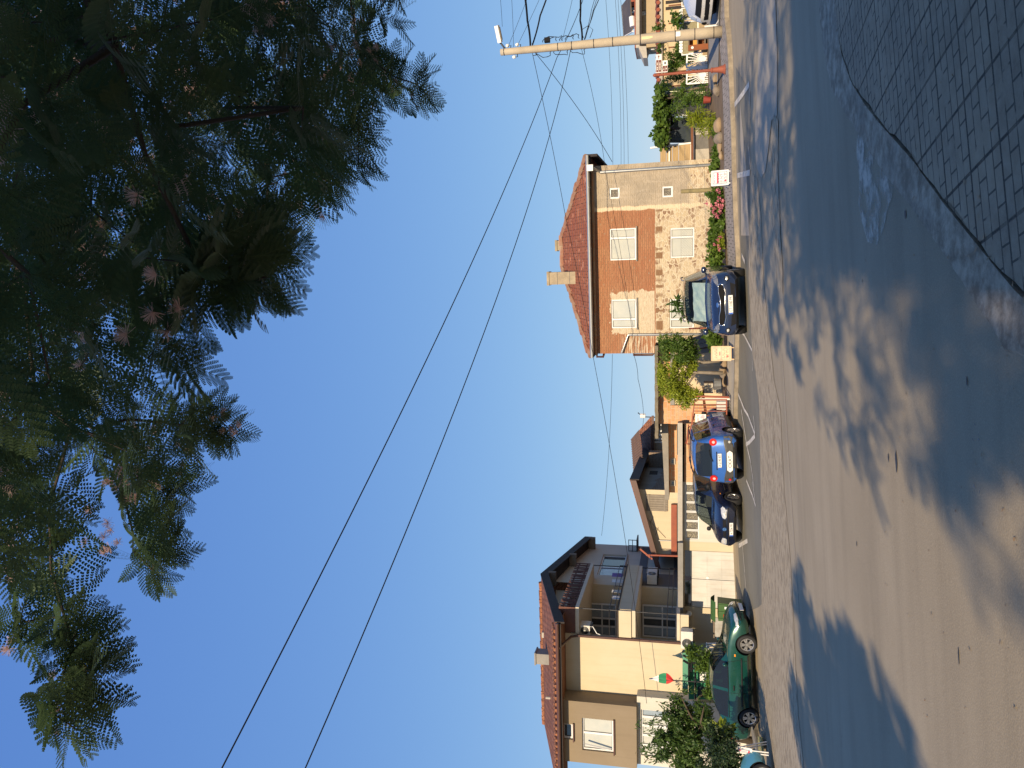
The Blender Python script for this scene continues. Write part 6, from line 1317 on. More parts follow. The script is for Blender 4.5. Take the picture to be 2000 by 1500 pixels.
# red garden gate with the small white sign
q = FF.hit(1425, 790, -1.5); FY = frame_at(at(1425, 772, 26.9), 6.0)
t = thing('red_gate', 'rust red bar gate standing open beside the yellow green tree', 'gate', FY.P(-.4, 0, .15))
ry = lambda x, y, d=0: FY.P(FY.hit(x, y, d)[0], d, FY.hit(x, y, d)[1])
def rg(k):
    k.bar(ry(1346, 773), ry(1424, 776), .07, .06); k.bar(ry(1357, 781), ry(1419, 781), .045, .04); k.bar(ry(1357, 781), ry(1350, 836), .045, .04); k.bar(ry(1419, 781), ry(1419, 828), .045, .04)
    for y in (790, 797, 803, 812, 820, 828): k.bar(ry(1355, y), ry(1419, y), .028, .025)
    k.bar(ry(1340, 866, .5), ry(1357, 808, .1), .05, .04); k.bar(ry(1355, 839), ry(1350, 870, .4), .05, .04); k.bar(ry(1341, 867, .5), ry(1362, 868, .5), .05, .04); k.bar(ry(1341, 866, .5), ry(1345, 830, .2), .04, .04)
one('frame', M['rust'], t, rg); one('post', M['white'], t, lambda k: k.bar(ry(1345, 779.5, .05), ry(1425, 779.5, .05), .05, .05))
one('rusty_rail', pm('rusty_plate', (0.20, 0.075, 0.035), (0.12, 0.05, 0.03), 5, .9), t, lambda k: (k.prism([ry(1373, 752, .3), ry(1376, 772, .2), ry(1384, 826, .0), ry(1378, 826, .0), ry(1371, 772, .2)], FY.f * .03)))
t = thing('gate_sign', 'small white sign with red lettering and a flower pot drawing wired to the red gate', 'sign', ry(1378, 818, -.05))
a, c = ry(1379, 826, -.06), ry(1358, 809, -.06); G = Fr(a.x, a.y, 6); w_, h = (c - a).dot(G.e), c.z - a.z
def gs(k):
    k.box(G, 0, w_, 0, .012, a.z, c.z, 0); k.text('ЦВЕТЯ', G.P(w_ / 2, -.004, a.z + h * .74), G.e, (0, 0, 1), h * .2, w_ * .82, 1); cz = a.z + h * .3
    k.box(G, w_ * .14, w_ * .28, -.004, -.001, cz - .05, cz + .05, 2); k.tube([G.P(w_ * .28, -.003, cz), G.P(w_ * .5, -.003, cz - .02), G.P(w_ * .62, -.003, cz + .02)], .010, 5, 3); k.disc(G.P(w_ * .72, -.001, cz), -G.f, .065, 12, 3, .003); k.disc(G.P(w_ * .62, -.001, cz + .05), -G.f, .04, 10, 3, .004)
one('panel', [M['white'], flat('sign_pinkred', (0.72, 0.10, 0.14)), flat('pot_grey', (0.18, 0.15, 0.16)), flat('petal', (0.60, 0.42, 0.46))], t, gs)
# ---------------------------------------------------------------- bin, kiosk, fence, flag at the left
bp = place(1447, 1195); bp.y = 27.0; bp.z = gz(bp.x, bp.y); GB = Fr(0, bp.y, 0)
t = thing('rubbish_container', 'green wheeled rubbish container with stickers in front of the grey garage doors', 'bin', bp)
x0, x1 = at(1400, 1212, bp.y).x, at(1400, 1177, bp.y).x; z0, z1, z2 = bp.z + .12, at(1403, 1195, bp.y).z, at(1389, 1195, bp.y).z
gp_ = pm('green_plastic', (0.055, 0.13, 0.035), (0.045, 0.105, 0.03), 3, .5)
one('tub', gp_, t, lambda k: (k.prism([GB.P(x0 + .06, 0, z0), GB.P(x1 - .06, 0, z0), GB.P(x1, -.04, z1), GB.P(x0, -.04, z1)], (0, .8, 0)), [k.box(GB, x0 + (x1 - x0) * q - .02, x0 + (x1 - x0) * q + .02, -.06, .0, z0 + .05, z1) for q in (.12, .5, .88)]))
one('lid', gp_, t, lambda k: k.grid(lambda u, v: GB.P(x0 - .04 + (x1 - x0 + .08) * u, -.1 + .95 * v, z1 + .01 + (z2 - z1) * math.sin(math.pi * (.12 + .76 * v))), 6, 8), True)
one('sticker', [M['white'], M['red_lamp']], t, lambda k: (k.box(GB, x0 + .42, x0 + .5, -.075, -.062, z1 - .32, z1 - .2, 0), k.box(GB, x0 + .12, x0 + .24, -.075, -.062, z1 - .3, z1 - .16, 1), k.box(GB, x0 + .15, x0 + .32, -.075, -.062, z1 - .62, z1 - .48, 0)))
one('wheel', M['black'], t, lambda k: [k.tube([GB.P(s, .1, bp.z + .08), GB.P(s + .05, .1, bp.z + .08)], .08, 12) for s in (x0 + .08, x1 - .14)])
t = thing('metal_panel', 'grey metal sheet leaning beside the green container', 'panel', GB.P(x0 - .4, .5, bp.z)); xa = at(1400, 1246, bp.y + .5).x
one('sheet', pm('worn_sheet', (0.42, 0.42, 0.40), (0.25, 0.23, 0.2), 4, .5, metal=.3), t, lambda k: k.box(GB, xa, x0 - .05, .5, .54, bp.z, at(1396, 1230, bp.y + .5).z)); one('edge', M['wood'], t, lambda k: k.box(GB, xa, x0 - .05, .48, .56, at(1396, 1230, bp.y + .5).z + .002, at(1393, 1230, bp.y + .5).z))
KY = 27.4; GK = Fr(0, KY, 3); hk = lambda x, y, d=0: GK.P(GK.hit(x, y, d)[0], d, GK.hit(x, y, d)[1])
grk = pm('green_cabinet_paint', (0.035, 0.24, 0.12), (0.03, 0.20, 0.10), 2, .45); grd = pm('dull_green_sheet', (0.10, 0.30, 0.19), (0.08, 0.25, 0.16), 2, .6)
t = thing('green_kiosk', 'green sheet metal kiosk with a canopy and dark window behind the green coupe', 'kiosk', hk(1440, 1320))
one('wall', grk, t, lambda k: (k.prism([hk(1345, 1274), hk(1356, 1274), hk(1356, 1366), hk(1345, 1366)], GK.f * .9), k.prism([hk(1360, 1310), hk(1366, 1310), hk(1366, 1366), hk(1360, 1366)], GK.f * .8), k.prism([hk(1366, 1310, .02), hk(1440, 1310, .02), hk(1440, 1366, .02), hk(1366, 1366, .02)], GK.f * .8)))
one('canopy', grd, t, lambda k: k.prism([hk(1333, 1274, -.25), hk(1344, 1274, -.25), hk(1344, 1352, -.25), hk(1333, 1352, -.25)], GK.f * .25))
one('frame', M['ink'], t, lambda k: [k.bar(hk(*p, -.28), hk(*q, -.28), .05, .05) for p, q in (((1332, 1273), (1345, 1273)), ((1345, 1273), (1345, 1335)), ((1350, 1292), (1384, 1313)), ((1350, 1292), (1350, 1312)), ((1345, 1306), (1382, 1306)), ((1358, 1310), (1358, 1366)), ((1334, 1290), (1344, 1296)), ((1334, 1280), (1344, 1286)))])
one('window', M['pane_d'], t, lambda k: k.box(GK, GK.hit(1380, 1362)[0], GK.hit(1380, 1342)[0], -.01, .01, GK.hit(1396, 1350)[1], GK.hit(1363, 1350)[1])); one('notice', M['white'], t, lambda k: k.box(GK, GK.hit(1380, 1330)[0], GK.hit(1380, 1312)[0], -.015, .0, GK.hit(1385, 1320)[1], GK.hit(1367, 1320)[1]))
t = thing('picket_fence', 'short white picket fence below the red flowers at the cream house corner', 'fence', hk(1440, 1270, -.4))
one('picket', M['white'], t, lambda k: ([k.bar(hk(1379, y, -.4), hk(1420, y - 1, -.4), .05, .03) for y in (1257, 1262, 1267, 1272, 1277, 1282, 1286)], k.bar(hk(1380, 1255, -.42), hk(1380, 1287, -.42), .06, .03)))
t = thing('flag', 'white green and red flag hanging on a thin pole above the green kiosk', 'flag', hk(1400, 1330, -.6))
one('pole', M['dkmetal'], t, lambda k: k.tube([hk(1400, 1334, -.6), hk(1300, 1328, -.6), hk(1268, 1326, -.6)], .02, 6))
for nme, c, za, zb_ in (('white_stripe', (0.75, 0.74, 0.72), 0, .38), ('green_stripe', (0.02, 0.22, 0.10), .38, .68), ('red_stripe', (0.55, 0.03, 0.03), .68, 1.0)):
    top, bot = hk(1268, 1326.5, -.6), hk(1317, 1330, -.6); bb = MB()
    wd = lambda v: .02 + .36 * max(0, math.sin(math.pi * min(1, v * 1.02) ** 1.6)) if v < .97 else .03
    bb.grid(lambda u, v: top.lerp(bot, za + (zb_ - za) * v) + GK.e * (wd(za + (zb_ - za) * v) * (u - .35)) + GK.f * (.05 * math.sin(u * 8 + v)), 6, 8); bb.build(nme, flat(nme, c, .8), t, True)
# ================================================================ plants
def quads(P, D, Nn, Ls, Ws):
    "leaf quads: base P, direction D, normal Nn, length, width"
    D = D / np.linalg.norm(D, axis=1, keepdims=True); Bv = np.cross(D, Nn); Bv /= np.maximum(np.linalg.norm(Bv, axis=1, keepdims=True), 1e-6); Nn = np.cross(Bv, D)
    L, W_ = Ls[:, None], Ws[:, None]; V = np.stack([P, P + D * L * .45 + Bv * W_ * .5 + Nn * W_ * .18, P + D * L, P + D * L * .45 - Bv * W_ * .5 + Nn * W_ * .18], 1).reshape(-1, 3)
    return V, np.arange(len(P) * 4, dtype=np.int32).reshape(-1, 4)
def foliage(name, blobs, n, size, mat, parent=None, asp=.5, droop=.3, sub=14, subr=.36, seed=1, up=.4):
    g = np.random.default_rng(seed); Ps = []; vol = np.array([b[1][0] * b[1][1] * b[1][2] for b in blobs]) ** .8; vol /= vol.sum()
    for (c, r), q in zip(blobs, vol):
        c, r = np.array(c), np.array(r); k = max(20, int(n * q)); d = g.normal(size=(sub, 3)); d /= np.linalg.norm(d, axis=1, keepdims=True); cs = d * (g.random((sub, 1)) ** .45) * .82
        w_ = g.integers(0, sub, k); o = g.normal(size=(k, 3)); o /= np.linalg.norm(o, axis=1, keepdims=True); o *= (g.random((k, 1)) ** .4) * subr * g.uniform(.6, 1.25, (sub, 1))[w_]
        Ps.append(c + (cs[w_] + o) * r)
    P = np.concatenate(Ps); k = len(P); D = g.normal(size=(k, 3)); D[:, 2] -= droop; Nn = g.normal(size=(k, 3)) * .7; Nn[:, 2] += up; Nn[:, 1] -= .3
    Ls = size * g.uniform(.6, 1.3, k); V, Fq = quads(P, D, Nn, Ls, Ls * asp); return link_mesh(name, V, Fq, mat, parent)
def branchy(k, base, tops, r, rr, n=6):
    for tpt in tops:
        mid = base.lerp(tpt, .45) + Vector((rr.uniform(-.15, .15), rr.uniform(-.15, .15), .12)); k.tube([base, mid, tpt], [r, r * .65, r * .25], n)
M['lf_y'] = leafmat('yellow_green_leaf', (0.23, 0.29, 0.020), (0.34, 0.37, 0.035), .35, .5, (0.15, 0.20, 0.018)); M['lf_g'] = leafmat('mid_green_leaf', (0.085, 0.155, 0.022), (0.13, 0.20, 0.03), .3, .5, (0.045, 0.09, 0.015))
M['lf_d'] = leafmat('dark_green_leaf', (0.055, 0.11, 0.026), (0.11, 0.175, 0.038), .3, .45, (0.03, 0.062, 0.016)); M['lf_v'] = leafmat('shaded_leaf', (0.022, 0.045, 0.016), (0.040, 0.07, 0.022), .2, .5)
Y = 27.0; R_ = random.Random(11)
A_ = lambda x, y, Y=Y: at(x, y, Y)
t = thing('garden_tree', 'bushy yellow green tree with pale stems in front of the brick shed', 'tree', place(1418, 728)); base = A_(1405, 728)
one('trunk', M['barkl'], t, lambda k: (k.tube([A_(1412, 729), A_(1385, 728), A_(1350, 727)], [.07, .06, .05], 8), k.tube([A_(1405, 705), A_(1372, 708), A_(1345, 700)], [.06, .055, .04], 8), branchy(k, A_(1360, 727), [A_(x, y, Y + R_.uniform(-.6, .6)) for x, y in ((1300, 760), (1310, 690), (1295, 720), (1330, 780), (1325, 670), (1340, 740))], .045, R_)), True)
foliage('crown', [(A_(1315, 742), (.75, .7, .62)), (A_(1320, 765), (.5, .6, .55)), (A_(1352, 770), (.35, .5, .3)), (A_(1345, 722), (.5, .6, .35)), (A_(1290, 735), (.5, .5, .25)), (A_(1338, 784), (.3, .4, .35))], 9000, .115, M['lf_y'], t, .32, .9, 20, .34, 3)
foliage('crown', [(A_(1318, 690), (.75, .7, .60)), (A_(1338, 672), (.5, .6, .4)), (A_(1300, 668), (.35, .5, .35)), (A_(1352, 690), (.45, .5, .25))], 6000, .11, M['lf_g'], t, .32, .8, 18, .34, 4)
Y = 26.6
t = thing('walnut_tree', 'broad green tree with drooping leaves at the left behind the green coupe', 'tree', Vector((A_(1400, 1440, Y).x, Y, gz(A_(1400, 1440, Y).x, Y)))); bx = t.location.x
one('trunk', M['bark'], t, lambda k: (k.tube([(bx, Y, t.location.z), (bx + .1, Y, 1.0), (bx + .15, Y + .1, 1.8)], [.13, .10, .07], 8), branchy(k, Vector((bx + .1, Y, 1.0)), [A_(x, y, Y + R_.uniform(-.6, .8)) for x, y in ((1270, 1480), (1290, 1400), (1330, 1360), (1340, 1470), (1300, 1440), (1375, 1380))], .06, R_), k.tube([A_(1365, 1372), A_(1362, 1365), A_(1375, 1352), A_(1392, 1350)], .04, 6)), True)
foliage('crown', [(A_(1345, 1420, Y), (1.0, .8, .62)), (A_(1320, 1400, Y), (.75, .7, .5)), (A_(1335, 1470, Y), (.9, .8, .8)), (A_(1375, 1400, Y), (.7, .7, .35)), (A_(1300, 1450, Y), (.7, .7, .5)), (A_(1345, 1520, Y), (.8, .8, .9))], 11000, .15, M['lf_d'], t, .36, 1.0, 24, .30, 5)
def sprays(k):
    pass
g = np.random.default_rng(12); P, D = [], []
for x, y in ((1243, 1418), (1250, 1455), (1262, 1432), (1240, 1470), (1275, 1395), (1283, 1372), (1290, 1480), (1258, 1490), (1308, 1362), (1325, 1350), (1272, 1452), (1300, 1385), (1265, 1410), (1318, 1372), (1255, 1475)):
    c = np.array(A_(x, y, Y + g.uniform(-.5, .5))); dr = np.array([g.uniform(-.3, .5), g.uniform(-.3, .3), -1.0])
    for j in range(34): q = g.random(); P.append(c + dr * .55 * q + g.normal(size=3) * .05); D.append(dr + g.normal(size=3) * .7)
P, D = np.array(P), np.array(D); Nn = g.normal(size=P.shape); Ls = g.uniform(.11, .2, len(P)); V, Fq = quads(P, D, Nn, Ls, Ls * .3); link_mesh('crown', V, Fq, M['lf_d'], t)
def bush(name, label, cat, blobs, n, size, mat, loc=None, group=None, asp=.5, droop=.3, seed=1, sub=14):
    loc = loc or Vector(blobs[0][0]); o = foliage(name, blobs, n, size, mat, None, asp, droop, sub, .36, seed); return tag(o, label, cat, group)
bush('shade_hedge', 'dark shaded hedge under the walnut tree by the left kerb', 'hedge', [(at(1405, 1445, 22), (.9, .5, .5)), (at(1430, 1480, 21.5), (.9, .5, .45)), (at(1418, 1510, 21.5), (.8, .5, .6)), (at(1400, 1480, 22.5), (.9, .6, .6))], 6000, .09, M['lf_v'], seed=6)
for i, (x0, y0, x1, y1, lab) in enumerate(((1392, 1461, 1440, 1464, 'grey post holding the narrow white board in the hedge'), (1380, 1478, 1470, 1482, 'brown stem leaning in the hedge right of the pale blue car'), (1390, 1490, 1465, 1495, 'brown stem leaning in the hedge nearest the picture edge'))):
    k = MB(); k.tube([at(x0, y0, 22.6), at(x1, y1, 22.5)], .03, 7); tag(k.build('hedge_stem', M['conc_d'] if i == 0 else M['bark']), lab, 'post')
bush('broad_leaf_plant', 'bright yellow green broad leaved plant behind the tail of the green coupe', 'plant', [(at(1408, 1425, 23.5), (.45, .3, .2))], 60, .40, M['lf_y'], asp=.6, seed=7)
bush('red_geranium', 'potted geranium with red blooms under the air conditioner', 'plant', [(at(1352, 1275, 26.6), (.35, .3, .3)), (at(1372, 1290, 26.6), (.5, .3, .35)), (at(1388, 1305, 26.6), (.6, .3, .25)), (at(1385, 1340, 26.6), (.5, .3, .25))], 2600, .085, M['lf_g'], asp=.7, seed=8)
def flowers(name, label, cat, pts, size, mat, n=14, group=None, seed=2):
    g = np.random.default_rng(seed); P = np.concatenate([np.array(p) + g.normal(size=(n, 3)) * size * .35 for p in pts]); D = g.normal(size=P.shape); D[:, 1] -= .5; Ls = g.uniform(.5, 1.0, len(P)) * size; V, Fq = quads(P, D, g.normal(size=P.shape), Ls, Ls * .8); return V, Fq
def blooms(name, labelf, pts, size, mat, cat='flower', group=None):
    for i, p in enumerate(pts):
        V, Fq = flowers('', '', '', [p], size, mat, 16, None, i); o = link_mesh(name, V, Fq, mat); tag(o, labelf, cat, group)
redp = leafmat('red_petal', (0.55, 0.02, 0.03), (0.62, 0.05, 0.05), .2); pinkp = leafmat('pink_petal', (0.72, 0.20, 0.27), (0.80, 0.34, 0.36), .25)
def bloom_parts(parent, pts, size, mat):
    for i, p in enumerate(pts): V, Fq = flowers('', '', '', [p], size, mat, 18, None, i + 3); link_mesh('bloom', V, Fq, mat, parent)
# hollyhock bed in front of the brick house
t = thing('hollyhock_bush', 'pink hollyhocks in bloom along the bed below the stone wall', 'flowering bush', place(1412, 420)); Yh = 26.3
foliage('foliage', [(at(1402, 398, Yh), (.55, .3, .34)), (at(1408, 420, Yh), (.5, .3, .25)), (at(1395, 385, Yh), (.3, .3, .25))], 2600, .10, M['lf_g'], t, .8, .4, 14, .36, 21)
bloom_parts(t, [at(x, y, Yh - .35) for x, y in ((1380, 397), (1389, 402), (1391, 411), (1395, 407), (1398, 398), (1402, 393), (1405, 400), (1398, 420), (1393, 416), (1400, 424), (1407, 415), (1404, 386), (1407, 408), (1410, 403), (1401, 372), (1405, 376), (1411, 392))], .075, pinkp)
t = thing('squash_patch', 'broad green squash leaves spreading along the bed beside the hollyhocks', 'plant', place(1416, 480)); foliage('foliage', [(at(1398, 450, Yh), (.5, .3, .22)), (at(1396, 475, Yh), (.5, .3, .25)), (at(1397, 500, Yh), (.55, .3, .25)), (at(1400, 522, Yh), (.4, .3, .25))], 1500, .15, M['lf_g'], t, .9, .2, 12, .4, 22)
bloom_parts(t, [at(x, y, Yh - .35) for x, y in ((1402, 468), (1395, 478), (1403, 487), (1407, 463), (1403, 480))], .07, pinkp)
foliage('foliage', [(at(1408, 470, Yh - .3), (.35, .2, .15))], 420, .06, M['lf_y'], t, .6, .2, 10, .4, 23)
bush('squash_patch', 'low squash plant on the soil left of the dark blue crossover', 'plant', [(at(1390, 660, 27), (.42, .3, .28)), (at(1396, 672, 27), (.35, .3, .2))], 800, .15, M['lf_g'], asp=.9, seed=24)
bush('small_fig', 'dark leaved young fig in front of the lower left house window', 'plant', [(at(1330, 598, 26.8), (.38, .3, .42)), (at(1345, 608, 26.8), (.35, .3, .3))], 240, .26, M['lf_d'], asp=.28, seed=25)
# vine, porch plants, right-hand gardens
Yv = 29.6
t = thing('grapevine', 'grapevine thick with leaves over the pergola beside the plank shed', 'vine', at(1395, 190, Yv))
foliage('leaves', [(at(1290, 268, Yv), (.5, .6, .34)), (at(1290, 240, Yv), (.6, .6, .34)), (at(1291, 210, Yv), (.6, .6, .32)), (at(1290, 188, Yv), (.35, .5, .28)), (at(1297, 255, Yv + 1), (.8, .6, .3)), (at(1297, 220, Yv + 1), (.8, .6, .3))], 3600, .15, M['lf_g'], t, .9, .5, 16, .36, 31); foliage('leaves', [(at(1303, 255, Yv + .8), (.9, .5, .22)), (at(1305, 215, Yv + .8), (.9, .5, .24))], 2400, .14, M['lf_v'], t, .9, .5, 12, .4, 32)  # second, darker leaves put the shade under the vine into the colour
one('stem', M['bark'], t, lambda k: k.tube([at(1405, 195, Yv), at(1350, 190, Yv), at(1300, 192, Yv)], .03, 6))
bush('garden_shrub', 'tangled green shrubs under the pergola end', 'shrub', [(at(1350, 200, 29), (.6, .4, .5)), (at(1370, 190, 28.6), (.5, .4, .5)), (at(1330, 215, 29.4), (.5, .4, .5)), (at(1325, 185, 29.4), (.4, .4, .4))], 2600, .10, M['lf_g'], asp=.35, seed=33)
bush('lily_clump', 'yellow green lily clump above the rocks by the concrete panel wall', 'plant', [(at(1372, 235, 28), (.55, .35, .45)), (at(1390, 240, 27.5), (.5, .3, .3)), (at(1355, 232, 28), (.35, .3, .3))], 900, .24, M['lf_y'], asp=.14, droop=-.2, seed=34)
bush('gate_hedge', 'loose green shrub behind the sunburst gate', 'shrub', [(at(1325, 120, 30.4), (.5, .4, .8)), (at(1338, 105, 30.4), (.5, .4, .5)), (at(1330, 90, 30.2), (.4, .3, .4)), (at(1320, 150, 31), (.3, .3, .5)), (at(1345, 160, 30.4), (.3, .3, .5))], 3000, .12, M['lf_g'], asp=.4, seed=35)
bush('wall_ivy', 'ivy trailing over the tiled coping of the long wall', 'plant', [(at(1287, 52, 32.6), (.25, .3, .2)), (at(1280, 55, 32.6), (.15, .2, .18)), (at(1287, 92, 32.6), (.3, .3, .15)), (at(1292, 172, 32.6), (.3, .3, .4)), (at(1300, 178, 32), (.3, .3, .5))], 900, .11, M['lf_g'], asp=.6, seed=36)
bush('young_tree', 'small green sapling in front of the reed fence', 'sapling', [(at(1320, 38, 28.6), (.3, .25, .3)), (at(1326, 46, 28.6), (.25, .2, .2))], 260, .13, M['lf_g'], asp=.6, seed=37)
bush('bed_weeds', 'low creeping weeds along the bed below the yard wall', 'weeds', [(at(1400, 255, 27.2), (.5, .3, .12)), (at(1398, 280, 27.2), (.6, .3, .14)), (at(1396, 305, 27.2), (.5, .3, .18)), (at(1397, 325, 27), (.4, .3, .2))], 1100, .12, M['lf_g'], asp=.8, seed=38)
t = thing('flower_pot', 'red plastic flower pot under the pergola', 'flower pot', at(1388, 195, 28.3)); one('pot', flat('red_plastic', (0.26, 0.045, 0.03), .6), t, lambda k: k.tube([at(1388, 195, 28.3), at(1374, 195, 28.3)], [.10, .135], 14))
rk = pm('field_stone', (0.36, 0.26, 0.16), (0.24, 0.18, 0.12), 3, .95, .9); rk2 = pm('grey_stone', (0.26, 0.215, 0.17), (0.18, 0.15, 0.12), 3, .95, .9)
for i, (x, y, r, m, lab) in enumerate(((1403, 245, .26, rk, 'large tan boulder under the lily clump'), (1405, 270, .27, rk2, 'grey boulder between tan stones in the bed'), (1405, 288, .2, rk, 'tan stone right of the grey boulder towards the house'), (1408, 303, .18, rk, 'reddish tan stone at the house corner'), (1400, 178, .24, rk2, 'dark slab stone by the red flower pot'), (1397, 158, .2, rk, 'tan stone at the corner of the sunburst gate'), (1412, 720, .22, rk, 'brown rock under the yellow green tree'), (1412, 732, .2, rk2, 'greyish rock beside the brown rock under the yellow green tree'), (1414, 745, .2, rk, 'brown rock at the left end of the rock pile'), (1408, 738, .18, rk, 'small rock on top of the rock pile'), (1414, 712, .17, rk, 'small rock at the right end of the rock pile'))):
    r *= .78; p = gp(x + 3, y, .15); rr = random.Random(i); bm = bmesh.new(); bmesh.ops.create_icosphere(bm, subdivisions=3, radius=r)
    sx, sy, sz_ = rr.uniform(.9, 1.4), rr.uniform(.7, 1.0), rr.uniform(.55, .8); ph = [rr.uniform(0, 6) for _ in range(3)]
    V = []
    for v in bm.verts:
        c = v.co; k_ = 1 + .16 * math.sin(c.x / r * 2.4 + ph[0]) + .14 * math.sin(c.y / r * 3 + ph[1]) * math.sin(c.z / r * 2.6 + ph[2]); V.append((p.x + c.x * sx * k_, p.y + c.y * sy * k_, p.z + r * .25 + c.z * sz_ * k_))
    tag(link_mesh('rock', V, [tuple(v.index for v in f.verts) for f in bm.faces], m, smooth=False), lab, 'rock', 'rocks in the garden beds'); bm.free()
# clutter under the tree: wooden crate, grey tub, planks
t = thing('wooden_crate', 'pale wooden cupboard lying under the yellow green tree', 'crate', at(1398, 758, 27.6)); G = Fr(0, 27.6, 8); rc_ = G.rect(1375, 748, 1393, 768)
one('panel', M['wood'], t, lambda k: k.box(G, rc_[0], rc_[1], 0, .5, rc_[2], rc_[3])); one('slat', M['conc_l'], t, lambda k: [k.box(G, rc_[0] + .02, rc_[1] - .02, -.02, -.002, rc_[2] + (rc_[3] - rc_[2]) * q, rc_[2] + (rc_[3] - rc_[2]) * (q + .28)) for q in (.02, .36, .70)])
t = thing('grey_tub', 'grey tub in the shade beneath the wooden cupboard', 'tub', at(1408, 750, 27.2)); one('tub', M['zinc'], t, lambda k: k.tube([at(1408, 750, 27.2), at(1395, 750, 27.2)], [.17, .22], 14))
t = thing('board_pile', 'weathered boards leaning on the wall right of the yellow green tree', 'boards', at(1400, 672, 28.6)); one('board', M['wood'], t, lambda k: [k.bar(at(1350, y0, 28.8), at(1385, y1, 28.2), .16, .04) for y0, y1 in ((664, 655), (672, 662), (680, 672), (690, 684))]); one('board', M['bark'], t, lambda k: k.bar(at(1365, 676, 28.9), at(1392, 668, 28.5), .4, .04))
t = thing('white_box', 'white plastic box behind the red gate', 'box', at(1418, 798, 27.4)); G = Fr(0, 27.4, 6); rc_ = G.rect(1400, 776, 1420, 802); one('shell', flat('dull_white_box', (0.52, 0.51, 0.5), .5), t, lambda k: k.box(G, rc_[0], rc_[1], .05, .45, rc_[2], rc_[3]))
# ================================================================ silk tree over the camera
g = np.random.default_rng(42)
def pinnate(npin, nlf, L=.27, spread=.098):
    "one twice-pinnate leaf: base at the origin, axis +x, blade in the xy plane, drooping in z; quads of 4"
    V = []
    def q(a, b, c, d): V.extend([a, b, c, d])
    q((0, -.0016, 0), (L, -.0010, -.35 * L * L / .27), (L, .0010, -.35 * L * L / .27), (0, .0016, 0))
    for i in range(npin):
        u = .14 + .86 * i / (npin - 1); x0 = L * u; z0 = -.35 * (L * u) ** 2 / .27; pl = spread * (math.sin(math.pi * (.22 + .66 * u)) ** .7)
        for sd in (1, -1):
            ang = R(62 - 34 * u) ; dx, dy = math.cos(ang), sd * math.sin(ang); px, py = -dy, dx
            if nlf == 0:
                w_ = .0085; tip = (x0 + dx * pl, dy * pl, z0 - .12 * pl)
                m1 = (x0 + dx * pl * .5 + px * w_, dy * pl * .5 + py * w_, z0 - .02 * pl); m2 = (x0 + dx * pl * .5 - px * w_, dy * pl * .5 - py * w_, z0 - .02 * pl); q((x0, 0, z0), m1, tip, m2)
            else:
                for j in range(nlf):
                    t = (j + .5) / nlf; cx, cy, cz = x0 + dx * pl * t, dy * pl * t, z0 - .12 * pl * t * t; lw = pl / nlf * .40; ll = .0092 * (1 - .55 * abs(2 * t - 1) ** 3)
                    for s2 in (1, -1):
                        ex, ey = px * s2 * ll + dx * ll * .45, py * s2 * ll + dy * ll * .45
                        q((cx - dx * lw, cy - dy * lw, cz), (cx + dx * lw, cy + dy * lw, cz), (cx + ex + dx * lw * .8, cy + ey + dy * lw * .8, cz - .001), (cx + ex - dx * lw * .8, cy + ey - dy * lw * .8, cz - .001))
    return np.array(V)
LOD = [pinnate(11, 12), pinnate(10, 6), pinnate(9, 0)]
def stamp(T, P, D, Nn, S_):
    D = D / np.linalg.norm(D, axis=1, keepdims=True); B = np.cross(Nn, D); B /= np.maximum(np.linalg.norm(B, axis=1, keepdims=True), 1e-6); Nn = np.cross(D, B)
    return (P[:, None, :] + S_[:, None, None] * (T[None, :, 0:1] * D[:, None, :] + T[None, :, 1:2] * B[:, None, :] + T[None, :, 2:3] * Nn[:, None, :])).reshape(-1, 3)
# lower edge of the crown as the photograph shows it
EY = [-80, 0, 40, 90, 130, 165, 190, 215, 245, 290, 330, 370, 400, 440, 480, 520, 560, 580, 600, 630, 680, 740, 770, 800, 830, 860, 880, 920, 970, 1010, 1060, 1110, 1130, 1160, 1190, 1215, 1250, 1300, 1345, 1370, 1400, 1440, 1460, 1500, 1600]
EX = [860, 830, 790, 740, 800, 862, 860, 790, 740, 745, 740, 690, 650, 560, 575, 592, 588, 560, 420, 395, 360, 310, 350, 470, 512, 500, 420, 400, 400, 340, 365, 370, 230, 120, 80, 200, 245, 245, 235, 190, 165, 210, 150, -60, -200]
edge = lambda y: float(np.interp(y, EY, EX))
def okpt(p, reach):
    q = proj(p)
    if q is None: return True
    x, y, f = q
    if y < -350 or y > 1850 or x < -400: return True
    rp = reach * FPX / f
    if y > 1245 and -250 < x < 40: return False
    return x + rp < min(edge(y), edge(y - rp * .5) + 25, edge(y + rp * .5) + 25)
tips = []; NVIS = 300
def add(p, sc=1.0): tips.append((np.array(p), sc))
